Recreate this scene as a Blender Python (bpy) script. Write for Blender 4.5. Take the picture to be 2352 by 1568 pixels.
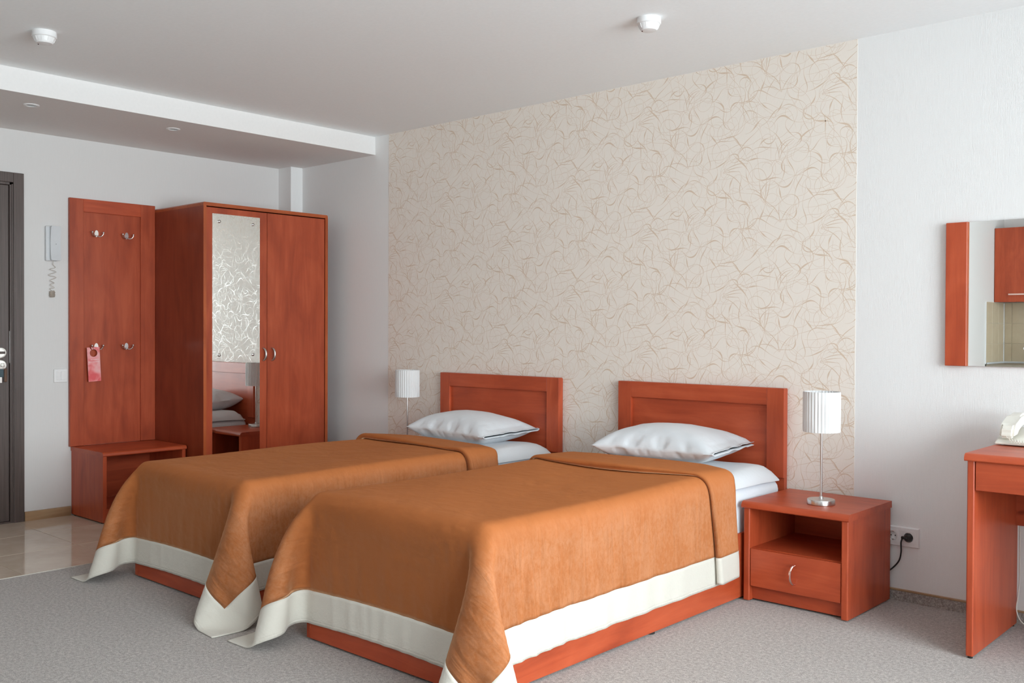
import bpy, bmesh, math, random
import numpy as np
from mathutils import Vector, Matrix
PI = math.pi
SC = bpy.context.scene
COL = SC.collection
for o in list(bpy.data.objects):
    bpy.data.objects.remove(o)

# ------------------------------------------------------------------ camera, sky, daylight, exposure
F_PX = 2218.4
yaw, pit, rol = (math.radians(a) for a in (42.262, 0.689, 0.239))
fw = Vector((-math.sin(yaw)*math.cos(pit), math.cos(yaw)*math.cos(pit), -math.sin(pit)))
rt = Vector((math.cos(yaw), math.sin(yaw), 0)); up = rt.cross(fw)
rt, up = rt*math.cos(rol)+up*math.sin(rol), up*math.cos(rol)-rt*math.sin(rol)
cam = bpy.data.cameras.new('camera'); cam.sensor_width = 36.0; cam.lens = F_PX/2352*36
cam.clip_start = 0.05
camo = bpy.data.objects.new('camera', cam); COL.objects.link(camo)
M = Matrix((rt, up, -fw)).transposed().to_4x4(); M.translation = Vector((0, 0, 1.22))
camo.matrix_world = M
SC.camera = camo

world = bpy.data.worlds.new('overcast_sky'); SC.world = world; world.use_nodes = True
bg = world.node_tree.nodes['Background']
bg.inputs[0].default_value = (0.87, 0.96, 1.0, 1)
bg.inputs[1].default_value = SKY_STRENGTH = 16.8
# window opening in the right-hand wall: the daylight portal sits in it
WX, WY0, WY1, WZ0, WZ1 = 1.85, -0.4, 3.75, 0.45, 2.50
pl = bpy.data.lights.new('window_daylight_portal', 'AREA'); pl.shape = 'RECTANGLE'
pl.size = WZ1-WZ0; pl.size_y = WY1-WY0; pl.cycles.is_portal = True
plo = bpy.data.objects.new('window_daylight_portal', pl); COL.objects.link(plo)
plo.location = (WX-0.005, (WY0+WY1)/2, (WZ0+WZ1)/2); plo.rotation_euler = (0, PI/2, 0)
SC.view_settings.view_transform = 'Standard'; SC.view_settings.look = 'None'
SC.view_settings.exposure = 0.0; SC.view_settings.gamma = 1.0
SC.view_settings.use_curve_mapping = False
SC.cycles.max_bounces = 14; SC.cycles.diffuse_bounces = 8; SC.cycles.glossy_bounces = 6
SC.cycles.transparent_max_bounces = 12
SC.cycles.sample_clamp_indirect = 6.0
SC.cycles.use_denoising = True

# ------------------------------------------------------------------ materials
def lin(r, g, b):
    f = lambda c: (c/255/12.92) if c/255 <= 0.04045 else ((c/255+0.055)/1.055)**2.4
    return (f(r), f(g), f(b), 1)

class NT:
    def __init__(s, name):
        s.m = bpy.data.materials.new(name); s.m.use_nodes = True
        s.t = s.m.node_tree; s.b = s.t.nodes['Principled BSDF']
    def n(s, kind, **kw):
        nd = s.t.nodes.new(kind)
        for k, v in kw.items():
            if k in nd.inputs: nd.inputs[k].default_value = v
            else: setattr(nd, k, v)
        return nd
    def l(s, a, b): s.t.links.new(a, b)
    def set(s, **kw):
        for k, v in kw.items():
            s.b.inputs[k.replace('_', ' ')].default_value = v
        return s
    def coords(s, scale=(1, 1, 1), kind='Object', rand=False):
        tc = s.n('ShaderNodeTexCoord'); mp = s.n('ShaderNodeMapping')
        mp.inputs['Scale'].default_value = scale
        s.l(tc.outputs[kind], mp.inputs['Vector'])
        if rand:
            oi = s.n('ShaderNodeObjectInfo'); cb = s.n('ShaderNodeMath', operation='MULTIPLY'); cb.inputs[1].default_value = 37.0
            s.l(oi.outputs['Random'], cb.inputs[0]); cx = s.n('ShaderNodeCombineXYZ')
            for i in range(3): s.l(cb.outputs[0], cx.inputs[i])
            s.l(cx.outputs[0], mp.inputs['Location'])
        return mp.outputs[0]
    def noise(s, vec, scale, detail=4, rough=0.55, dist=0.0):
        nd = s.n('ShaderNodeTexNoise'); nd.inputs['Scale'].default_value = scale
        nd.inputs['Detail'].default_value = detail; nd.inputs['Roughness'].default_value = rough
        nd.inputs['Distortion'].default_value = dist; s.l(vec, nd.inputs['Vector'])
        return nd.outputs['Fac']
    def ramp(s, fac, stops):
        r = s.n('ShaderNodeValToRGB'); s.l(fac, r.inputs[0])
        e = r.color_ramp.elements
        while len(e) < len(stops): e.new(0.5)
        for el, (p, c) in zip(e, stops): el.position = p; el.color = c
        return r.outputs[0]
    def mix(s, fac, a, b, mode='MIX'):
        m = s.n('ShaderNodeMix', data_type='RGBA', blend_type=mode)
        if isinstance(fac, (int, float)): m.inputs[0].default_value = fac
        else: s.l(fac, m.inputs[0])
        for v, i in ((a, 6), (b, 7)):
            if isinstance(v, tuple): m.inputs[i].default_value = v
            else: s.l(v, m.inputs[i])
        return m.outputs[2]
    def math(s, op, a, b=0.0, c=None):
        m = s.n('ShaderNodeMath', operation=op)
        for i, v in enumerate((a, b, c)):
            if v is None: continue
            if isinstance(v, (int, float)): m.inputs[i].default_value = v
            else: s.l(v, m.inputs[i])
        return m.outputs[0]
    def bump(s, h, strength, dist=0.002):
        b = s.n('ShaderNodeBump'); b.inputs['Strength'].default_value = strength; b.inputs['Distance'].default_value = dist
        s.l(h, b.inputs['Height']); s.l(b.outputs[0], s.b.inputs['Normal']); return s
    def col(s, c): s.l(c, s.b.inputs['Base Color']); return s

def plain(name, c, rough=0.5, metal=0.0, **kw):
    m = NT(name); m.set(Base_Color=c, Roughness=rough, Metallic=metal, **kw)
    v = m.coords(); f = m.noise(v, 60, 2)
    c2 = tuple(x*0.94 for x in c[:3])+(1,)
    m.col(m.mix(f, c2, c)); return m.m

WOOD_LO = (0.33, 0.049, 0.017, 1); WOOD_MID = (0.455, 0.075, 0.026, 1); WOOD_HI = (0.55, 0.104, 0.039, 1)
def wood(name, axis, tone=1.0, shift=(1, 1, 1)):
    m = NT(name)
    sc = [9.0, 9.0, 9.0]; sc[axis] = 0.9
    v = m.coords(tuple(sc), rand=True)
    a = m.noise(v, 2.2, 6, 0.6, 0.9)
    sc2 = [60.0, 60.0, 60.0]; sc2[axis] = 2.5
    b = m.noise(m.coords(tuple(sc2), rand=True), 2.5, 3)
    sc3 = [3.0, 3.0, 3.0]; sc3[axis] = 1.2
    d = m.noise(m.coords(tuple(sc3), rand=True), 1.6, 3, 0.5, 1.5)
    f = m.math('ADD', m.math('MULTIPLY', a, 0.5), m.math('MULTIPLY', d, 0.5))
    t = lambda c: tuple(x*tone*k for x, k in zip(c[:3], shift))+(1,)
    c = m.ramp(f, [(0.34, t(WOOD_LO)), (0.5, t(WOOD_MID)), (0.66, t(WOOD_HI))])
    c = m.mix(m.math('MULTIPLY', b, 0.28), c, t((0.27, 0.040, 0.014, 1)))
    m.col(c); m.set(Roughness=0.36); m.b.inputs['Specular IOR Level'].default_value = 0.4
    m.bump(b, 0.04, 0.001)
    return m.m
W_X = wood('cherry_laminate_grain_along_x', 0); W_Y = wood('cherry_laminate_grain_along_y', 1); W_Z = wood('cherry_laminate_grain_upright', 2)
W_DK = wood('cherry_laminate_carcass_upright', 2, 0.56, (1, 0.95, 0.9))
W_ZL = wood('cherry_laminate_falloff_upright', 2, 0.90, (0.95, 1.0, 1.05))  # darker copy of the upright laminate: light falloff put into its colour
W_EDGE = wood('cherry_edge_banding', 2, 0.95, (0.95, 1.25, 1.0))
W_EDGEY = wood('cherry_edge_banding_along_y', 1, 0.95, (0.95, 1.25, 1.0))

def wall_mat(name, c, rib=0.4, weave=False):
    m = NT(name)
    v = m.coords((400, 400, 14)); f = m.noise(v, 1.0, 3, 0.6)
    f2 = m.noise(m.coords((30, 30, 30)), 8, 3)
    h = m.math('ADD', f, m.math('MULTIPLY', f2, 0.4))
    m.col(m.mix(f, tuple(x*0.93 for x in c[:3])+(1,), c)); m.set(Roughness=0.75)
    m.bump(h, rib, 0.003); return m.m
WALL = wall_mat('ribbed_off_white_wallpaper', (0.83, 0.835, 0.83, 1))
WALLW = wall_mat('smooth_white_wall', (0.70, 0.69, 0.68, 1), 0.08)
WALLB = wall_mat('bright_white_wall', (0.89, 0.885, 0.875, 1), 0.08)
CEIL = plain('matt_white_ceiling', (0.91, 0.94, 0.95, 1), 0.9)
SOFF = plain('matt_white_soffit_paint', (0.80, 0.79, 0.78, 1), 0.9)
m = NT('cream_pattern_wallpaper_ground'); f = m.noise(m.coords((260, 260, 40)), 1.0, 3)
m.col(m.mix(f, (0.79, 0.735, 0.665, 1), (0.84, 0.785, 0.72, 1))); m.set(Roughness=0.6); m.bump(f, 0.12, 0.002); PAPER = m.m
m = NT('pearl_tan_wallpaper_print'); f = m.noise(m.coords((1, 1, 1)), 14, 2)
m.col(m.mix(f, (0.665, 0.53, 0.41, 1), (0.705, 0.57, 0.45, 1))); m.set(Roughness=0.24); m.b.inputs['Specular IOR Level'].default_value = 0.9; PRINT = m.m

m = NT('grey_brown_loop_carpet')
f = m.noise(m.coords((1, 1, 1)), 230, 3, 0.7); g = m.noise(m.coords((1, 1, 1)), 70, 4, 0.7); g2 = m.noise(m.coords((1, 1, 1)), 2.2, 3)
fg = m.math('ADD', m.math('MULTIPLY', f, 0.55), m.math('MULTIPLY', g, 0.45))
c = m.ramp(fg, [(0.36, (0.14, 0.122, 0.108, 1)), (0.5, (0.335, 0.302, 0.278, 1)), (0.64, (0.61, 0.565, 0.53, 1))])
c = m.mix(m.math('MULTIPLY', g2, 0.25), c, (0.33, 0.292, 0.265, 1))
m.col(c); m.set(Roughness=0.95, Sheen_Weight=0.25, Sheen_Roughness=0.5); m.bump(fg, 0.6, 0.006); CARPET = m.m

m = NT('polished_beige_floor_tile')
f = m.noise(m.coords((1, 1, 1), rand=True), 5, 5, 0.6, 0.6)
m.col(m.ramp(f, [(0.3, (0.58, 0.475, 0.375, 1)), (0.7, (0.68, 0.575, 0.47, 1))])); m.set(Roughness=0.07); m.b.inputs['Specular IOR Level'].default_value = 0.75; TILE = m.m
GROUT = plain('dark_grey_grout', (0.16, 0.13, 0.11, 1), 0.9)
BASEW = wood('pale_oak_baseboard_grain', 1, 1.0, (0.85, 3.2, 5.0))
m = NT('dark_wenge_door_veneer'); f = m.noise(m.coords((140, 140, 3), rand=True), 1.0, 4, 0.6)
m.col(m.ramp(f, [(0.3, (0.055, 0.038, 0.033, 1)), (0.7, (0.105, 0.077, 0.069, 1))])); m.set(Roughness=0.42); m.bump(f, 0.1, 0.001); WENGE = m.m
CHROME = plain('polished_chrome', (0.82, 0.82, 0.82, 1), 0.12, 1.0)
STEEL = plain('brushed_nickel', (0.66, 0.64, 0.62, 1), 0.28, 1.0)
SATIN = plain('satin_pale_nickel', (0.80, 0.78, 0.74, 1), 0.35, 0.8)
WHITEP = plain('white_plastic', (0.80, 0.80, 0.80, 1), 0.35)
GREYP = plain('light_grey_plastic', (0.62, 0.64, 0.66, 1), 0.4)
CREAMP = plain('cream_plastic', (0.78, 0.755, 0.68, 1), 0.35)
BLACKP = plain('black_rubber', (0.012, 0.012, 0.012, 1), 0.45)
DARK = plain('dark_void', (0.02, 0.018, 0.016, 1), 0.8)
SHADE = NT('white_pleated_fabric'); SHADE.set(Base_Color=(0.88, 0.88, 0.87, 1), Roughness=0.85); SHADE.b.inputs['Subsurface Weight'].default_value = 0.0
f = SHADE.noise(SHADE.coords((80, 80, 80)), 4, 2); SHADE.col(SHADE.mix(f, (0.70, 0.705, 0.705, 1), (0.74, 0.745, 0.745, 1))); SHADE = SHADE.m
BRASSF = plain('brown_leather', (0.11, 0.048, 0.022, 1), 0.5)
TEAL = plain('dark_teal_plastic', (0.012, 0.045, 0.06, 1), 0.4)
PINKH = plain('chrome_with_painted_reflection', (0.90, 0.62, 0.55, 1), 0.12, 1.0)  # orange surroundings reflected in the chrome, painted in as a pink tint

def linen(name, c):
    m = NT(name); f = m.noise(m.coords((1, 1, 1)), 9, 4, 0.6, 0.4)
    m.col(m.mix(m.noise(m.coords((1, 1, 1)), 300, 2), tuple(x*0.96 for x in c[:3])+(1,), c)); m.set(Roughness=0.8, Sheen_Weight=0.15)
    m.bump(f, 0.22, 0.02); return m.m
LINEN = linen('white_cotton', (0.67, 0.70, 0.73, 1))
SHEET = linen('white_bed_sheet', (0.72, 0.76, 0.81, 1))

def suede():
    m = NT('caramel_velour')
    uv = m.coords((1, 1, 1), kind='UV')
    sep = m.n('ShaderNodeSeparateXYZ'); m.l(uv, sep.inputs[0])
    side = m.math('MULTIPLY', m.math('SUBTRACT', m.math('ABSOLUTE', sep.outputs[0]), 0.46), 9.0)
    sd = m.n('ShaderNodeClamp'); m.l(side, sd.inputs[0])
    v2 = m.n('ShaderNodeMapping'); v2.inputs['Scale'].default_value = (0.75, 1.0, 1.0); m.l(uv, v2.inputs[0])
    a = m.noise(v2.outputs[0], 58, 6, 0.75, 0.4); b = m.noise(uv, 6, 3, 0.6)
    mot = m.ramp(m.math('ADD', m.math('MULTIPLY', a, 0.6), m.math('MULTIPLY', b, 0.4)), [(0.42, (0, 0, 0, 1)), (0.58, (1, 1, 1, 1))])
    fine = m.noise(uv, 500, 2)
    base = m.mix(fine, (0.445, 0.142, 0.043, 1), (0.505, 0.168, 0.052, 1))
    pile_glint = m.mix(fine, (0.475, 0.195, 0.088, 1), (0.52, 0.222, 0.104, 1))
    pile_shade = m.mix(fine, (0.41, 0.138, 0.046, 1), (0.455, 0.158, 0.054, 1))
    pile_sheen = m.mix(mot, pile_shade, pile_glint)  # raking light on the pile, painted as light and dark mottle on side drops
    m.col(m.mix(m.math('MULTIPLY', sd.outputs[0], 0.85), base, pile_sheen))
    m.set(Roughness=0.6, Sheen_Weight=0.6, Sheen_Roughness=0.30); m.b.inputs['Sheen Tint'].default_value = (1.0, 0.58, 0.32, 1)
    m.b.inputs['Specular IOR Level'].default_value = 0.12
    h = m.math('ADD', m.noise(uv, 5.0, 3, 0.55, 0.3), m.math('MULTIPLY', a, 0.05))
    wm_ = m.n('ShaderNodeMapping'); wm_.inputs['Rotation'].default_value = (0, 0, 0.22); wm_.inputs['Scale'].default_value = (2.2, 13.0, 1.0); m.l(uv, wm_.inputs[0])
    wrk = m.noise(wm_.outputs[0], 1.0, 3, 0.5, 0.8)
    h = m.math('ADD', h, m.math('MULTIPLY', wrk, m.math('ADD', m.math('MULTIPLY', sd.outputs[0], 0.75), 0.12)))
    m.bump(h, 0.25, 0.05)
    # the pile leans towards the foot end: tilt the shading normal that way
    tg = m.n('ShaderNodeTangent', direction_type='UV_MAP'); ge = m.n('ShaderNodeNewGeometry')
    cr = m.n('ShaderNodeVectorMath', operation='CROSS_PRODUCT'); m.l(tg.outputs[0], cr.inputs[0]); m.l(ge.outputs['Normal'], cr.inputs[1])
    sc = m.n('ShaderNodeVectorMath', operation='SCALE'); m.l(cr.outputs[0], sc.inputs[0]); sc.inputs['Scale'].default_value = 0.65
    ad = m.n('ShaderNodeVectorMath', operation='ADD'); m.l(ge.outputs['Normal'], ad.inputs[0]); m.l(sc.outputs[0], ad.inputs[1])
    nm = m.n('ShaderNodeVectorMath', operation='NORMALIZE'); m.l(ad.outputs[0], nm.inputs[0])
    for nd in m.t.nodes:
        if nd.type == 'BUMP': m.l(nm.outputs[0], nd.inputs['Normal'])
    return m.m
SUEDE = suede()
def band():
    m = NT('cream_cotton_border')
    uv = m.coords((1, 1, 1), kind='UV')
    f = m.noise(uv, 12, 4, 0.6); w = m.noise(uv, 420, 2)
    m.col(m.mix(w, (0.60, 0.57, 0.50, 1), (0.66, 0.635, 0.565, 1))); m.set(Roughness=0.85, Sheen_Weight=0.2)
    sp = m.n('ShaderNodeSeparateXYZ'); m.l(uv, sp.inputs[0])
    du = m.math('SUBTRACT', 0.9288, m.math('ABSOLUTE', sp.outputs[0])); dv = m.math('ADD', sp.outputs[1], 0.45)
    d = m.math('MINIMUM', du, dv)
    st = m.math('DIVIDE', m.math('SUBTRACT', d, 0.013), 0.0028)
    groove = m.math('POWER', 2.718, m.math('MULTIPLY', m.math('MULTIPLY', st, st), -1.0))
    hem = m.math('POWER', 2.718, m.math('MULTIPLY', d, -45.0))
    puck = m.math('MULTIPLY', m.noise(uv, 85, 1), hem)
    hh = m.math('ADD', m.math('MULTIPLY', f, 0.5), m.math('MULTIPLY', w, 0.02))
    hh = m.math('SUBTRACT', m.math('ADD', hh, m.math('MULTIPLY', puck, 0.35)), m.math('MULTIPLY', groove, 0.12))
    m.bump(hh, 0.4, 0.02); return m.m
BAND = band()

m = NT('mirror_silver'); m.set(Base_Color=(0.86, 0.88, 0.86, 1), Metallic=1.0, Roughness=0.0)
f = m.noise(m.coords(), 3, 1); m.col(m.mix(f, (0.85, 0.875, 0.855, 1), (0.87, 0.89, 0.87, 1))); MIRROR = m.m
m = NT('window_glass'); nt = m.t; out = nt.nodes['Material Output']
tr = m.n('ShaderNodeBsdfTransparent'); gl = m.n('ShaderNodeBsdfGlossy'); gl.inputs['Roughness'].default_value = 0.02
fr = m.n('ShaderNodeFresnel'); fr.inputs[0].default_value = 1.45; mx = m.n('ShaderNodeMixShader')
m.l(fr.outputs[0], mx.inputs[0]); m.l(tr.outputs[0], mx.inputs[1]); m.l(gl.outputs[0], mx.inputs[2]); m.l(mx.outputs[0], out.inputs[0]); GLASS = m.m

m = NT('pink_printed_card'); v = m.coords((1, 1, 1)); sp = m.n('ShaderNodeSeparateXYZ'); m.l(v, sp.inputs[0])
f = m.noise(v, 14, 2, 0.5, 0.5)
m.col(m.ramp(f, [(0.35, (0.72, 0.10, 0.11, 1)), (0.5, (0.80, 0.28, 0.28, 1)), (0.65, (0.80, 0.40, 0.40, 1))])); m.set(Roughness=0.4); CARD = m.m
INKW = plain('white_ink', (0.85, 0.75, 0.75, 1), 0.5)
m = NT('beige_kitchen_tile_glaze'); f = m.noise(m.coords((1, 1, 1), rand=True), 12, 4, 0.6)
m.col(m.mix(f, (0.50, 0.41, 0.29, 1), (0.58, 0.49, 0.36, 1))); m.set(Roughness=0.25); KTILE = m.m
KGROUT = plain('pale_grout', (0.62, 0.56, 0.45, 1), 0.9)
KTOP = plain('grey_brown_worktop', (0.30, 0.26, 0.20, 1), 0.4)

# ------------------------------------------------------------------ mesh helpers
ORIGIN = {}
def link(o): COL.objects.link(o); return o
def obj(name, bm, mat, parent=None, loc=None, kind=None):
    """link a bmesh (world coordinates) as one object; children are stored relative to their thing's base"""
    base = ORIGIN[parent.name] if parent else Vector(loc or (0, 0, 0))
    bmesh.ops.translate(bm, vec=-base, verts=bm.verts)
    bmesh.ops.recalc_face_normals(bm, faces=bm.faces)
    me = bpy.data.meshes.new(name); bm.to_mesh(me); bm.free()
    mats = mat if isinstance(mat, (list, tuple)) else [mat]
    for x in mats: me.materials.append(x)
    o = link(bpy.data.objects.new(name, me))
    if parent: o.parent = parent
    else: o.location = base
    ORIGIN[o.name] = base.copy()
    if kind: o['kind'] = kind
    return o
def shade(o, angle=35):
    me = o.data; me.polygons.foreach_set('use_smooth', [True]*len(me.polygons))
    try: me.set_sharp_from_angle(angle=math.radians(angle))
    except Exception: pass
    return o
def thing(name, label, cat, loc, group=None):
    o = link(bpy.data.objects.new(name, None)); o.location = loc; o.empty_display_size = 0.1
    ORIGIN[o.name] = Vector(loc); return tag(o, label, cat, group)
def tag(o, label, cat, group=None):
    o['label'] = label; o['category'] = cat
    if group: o['group'] = group
    return o
def struct(name, bm, mat, loc=None): return obj(name, bm, mat, None, loc=loc, kind='structure')
def dup(root, loc, label, group=None):
    def cp(o, par):
        c = link(o.copy()); c.parent = par
        for ch in o.children: cp(ch, c)
        return c
    r = cp(root, None); r.location = loc; r['label'] = label
    if group: r['group'] = group
    return r
def BM(): return bmesh.new()
def box(bm, x0, x1, y0, y1, z0, z1, bev=0.0, seg=2):
    r = bmesh.ops.create_cube(bm, size=1.0)
    vs = r['verts']
    for v in vs:
        v.co = Vector(((x0+x1)/2+v.co.x*(x1-x0), (y0+y1)/2+v.co.y*(y1-y0), (z0+z1)/2+v.co.z*(z1-z0)))
    if bev:
        es = list({e for v in vs for e in v.link_edges})
        bmesh.ops.bevel(bm, geom=es, offset=bev, segments=seg, affect='EDGES', profile=0.5)
    return bm
def bx(*a, **k): return box(BM(), *a, **k)
def prism(bm, prof, a0, a1, axis):
    """extrude a closed 2-D profile; axis 0: profile in (y,z), 1: (x,z), 2: (x,y)"""
    def P(p, a): return {0: (a, p[0], p[1]), 1: (p[0], a, p[1]), 2: (p[0], p[1], a)}[axis]
    A = [bm.verts.new(P(p, a0)) for p in prof]; B = [bm.verts.new(P(p, a1)) for p in prof]
    n = len(prof)
    bm.faces.new(A); bm.faces.new(B[::-1])
    for i in range(n): bm.faces.new((A[i], B[i], B[(i+1) % n], A[(i+1) % n]))
    return bm
def lathe(bm, prof, center, seg=32, axis='z', cap=True):
    cx, cy, cz = center; rings = []
    for r, z in prof:
        ring = []
        for i in range(seg):
            a = 2*PI*i/seg; u, v = r*math.cos(a), r*math.sin(a)
            p = {'z': (cx+u, cy+v, cz+z), 'x': (cx+z, cy+u, cz+v), 'y': (cx+u, cy+z, cz+v)}[axis]
            ring.append(bm.verts.new(p))
        rings.append(ring)
    for A, B in zip(rings, rings[1:]):
        for i in range(seg): bm.faces.new((A[i], A[(i+1) % seg], B[(i+1) % seg], B[i]))
    if cap:
        bm.faces.new(rings[0]); bm.faces.new(rings[-1][::-1])
    return bm
def catmull(pts, n):
    P = [Vector(p) for p in pts]; P = [P[0]*2-P[1]]+P+[P[-1]*2-P[-2]]; out = []
    for i in range(1, len(P)-2):
        for k in range(n):
            t = k/n; a, b, c, d = P[i-1], P[i], P[i+1], P[i+2]
            out.append(0.5*((2*b)+(c-a)*t+(2*a-5*b+4*c-d)*t*t+(3*b-a-3*c+d)*t**3))
    out.append(P[-2]); return out
def tube(bm, pts, r, seg=8, radii=None):
    pts = [Vector(p) for p in pts]; rings = []; prev = None
    for i, p in enumerate(pts):
        t = (pts[min(i+1, len(pts)-1)]-pts[max(i-1, 0)]).normalized()
        n = prev - t*prev.dot(t) if prev is not None else t.orthogonal()
        if n.length < 1e-6: n = t.orthogonal()
        n.normalize(); prev = n; b = t.cross(n); rr = radii[i] if radii else r
        rings.append([bm.verts.new(p+(n*math.cos(2*PI*k/seg)+b*math.sin(2*PI*k/seg))*rr) for k in range(seg)])
    for A, B in zip(rings, rings[1:]):
        for k in range(seg): bm.faces.new((A[k], A[(k+1) % seg], B[(k+1) % seg], B[k]))
    bm.faces.new(rings[0][::-1]); bm.faces.new(rings[-1]); return bm
def sphere(bm, c, r, seg=12, scale=(1, 1, 1)):
    res = bmesh.ops.create_uvsphere(bm, u_segments=seg, v_segments=seg//2+2, radius=r)
    for v in res['verts']: v.co = Vector((v.co.x*scale[0], v.co.y*scale[1], v.co.z*scale[2]))+Vector(c)
    return bm
def round_top_prof(d0, d1, z0, z1, r=0.018, n=6):
    """depth/height profile of a worktop whose front upper edge (at d0) is rounded over"""
    pr = [(d1, z0), (d1, z1)]
    for k in range(n+1):
        a = PI/2*k/n; pr.append((d0+r-r*math.sin(a), z1-r+r*math.cos(a)))
    pr.append((d0, z0+0.004)); pr.append((d0+0.004, z0)); return pr

# ------------------------------------------------------------------ the room
XL, XR, YB, YF, ZC = -6.362, WX, 4.42, -2.10, 2.58
struct('ceiling', bx(XL-.12, XR+.12, YF-.12, YB+.12, ZC, ZC+.12), CEIL)
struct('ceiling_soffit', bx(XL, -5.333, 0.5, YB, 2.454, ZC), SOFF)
struct('wall_back', bx(XL-.12, XR+.12, YB, YB+.12, -.1, ZC), WALL)
wb = bpy.data.objects['wall_back']
# door wall with its opening
DY0, DY1, DZ = 1.452, 2.372, 2.128
bm = BM(); box(bm, XL-.14, XL, 0.38, DY0, -.1, ZC); box(bm, XL-.14, XL, DY1, YB, -.1, ZC); box(bm, XL-.14, XL, DY0, DY1, DZ, ZC)
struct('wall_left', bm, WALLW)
struct('wall_column', bx(XL, -6.201, 4.314, YB, 0, 2.454), WALL)
struct('wall_entrance', bx(XL, -2.99, 0.38, 0.5, 0, ZC), WALLB)
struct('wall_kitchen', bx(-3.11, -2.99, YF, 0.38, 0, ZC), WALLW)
struct('wall_front', bx(-3.11, XR+.12, YF-.12, YF, -.1, ZC), WALLB)
bm = BM()
box(bm, XR, XR+.2, YF, WY0, -.1, ZC); box(bm, XR, XR+.2, WY1, YB, -.1, ZC)
box(bm, XR, XR+.2, WY0, WY1, -.1, WZ0); box(bm, XR, XR+.2, WY0, WY1, WZ1, ZC)
struct('wall_right', bm, WALLB)
struct('floor', bx(-4.97, XR+.12, YF-.12, YB, -.1, 0), CARPET)
struct('floor.001', bx(XL-.14, -4.97, 0.38, YB, -.1, -.003), GROUT)
ft = bpy.data.objects['floor.001']
xs = [XL, -5.928, -5.463, -4.97]; ys = [1.902+0.4715*k for k in range(-3, 6)]
for i in range(3):
    for j in range(len(ys)-1):
        y1 = min(ys[j+1], YB)
        if ys[j] > YB-.02 or y1 < .5: continue
        obj('tile', bx(xs[i]+.0016, xs[i+1]-(.0016 if i < 2 else 0), max(ys[j], .5)+.0016, y1-.0016, -.004, 0.0012, 0.0012, 1), TILE, ft)
struct('trim_1', bx(-4.973, -4.967, 0.5, YB, -.01, 0.0028), plain('pale_tile_edge', (0.66, 0.62, 0.55, 1), 0.4))
# window in the right-hand wall
bm = BM(); w = .06
x0, x1 = XR+.06, XR+.13
box(bm, x0, x1, WY0, WY1, WZ0, WZ0+w); box(bm, x0, x1, WY0, WY1, WZ1-w, WZ1)
for y in (WY0, WY0+(WY1-WY0)/3-.03, WY0+2*(WY1-WY0)/3-.03, WY1-w): box(bm, x0, x1, y, y+w, WZ0+w, WZ1-w)
win = struct('window_1', bm, WHITEP)
for k in range(3):
    ya = WY0+(WY1-WY0)*k/3+.03; yb = ya+(WY1-WY0)/3-.06
    obj('pane', bx(XR+.09, XR+.096, ya-.01, yb+.01, WZ0+w-.01, WZ1-w+.01), GLASS, win)
obj('window_sill', bx(XR-.16, XR+.06, WY0-.05, WY1+.05, WZ0-.03, WZ0, .006), WHITEP, win)
# base trims
bm = BM(); prism(bm, [(XL, 0.0012), (XL+.016, 0.0012), (XL+.012, .058), (XL, .06)], 2.433, 2.72, 1)
struct('baseboard_left', bm, BASEW)
bb = struct('baseboard_back', bx(-4.97, XR, YB-.008, YB, 0, .046), CARPET)
obj('wood_cap', bx(-4.97, XR, YB-.011, YB, .046, .055, .002, 1), BASEW, bb).location = (0, 0, 0)

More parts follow.
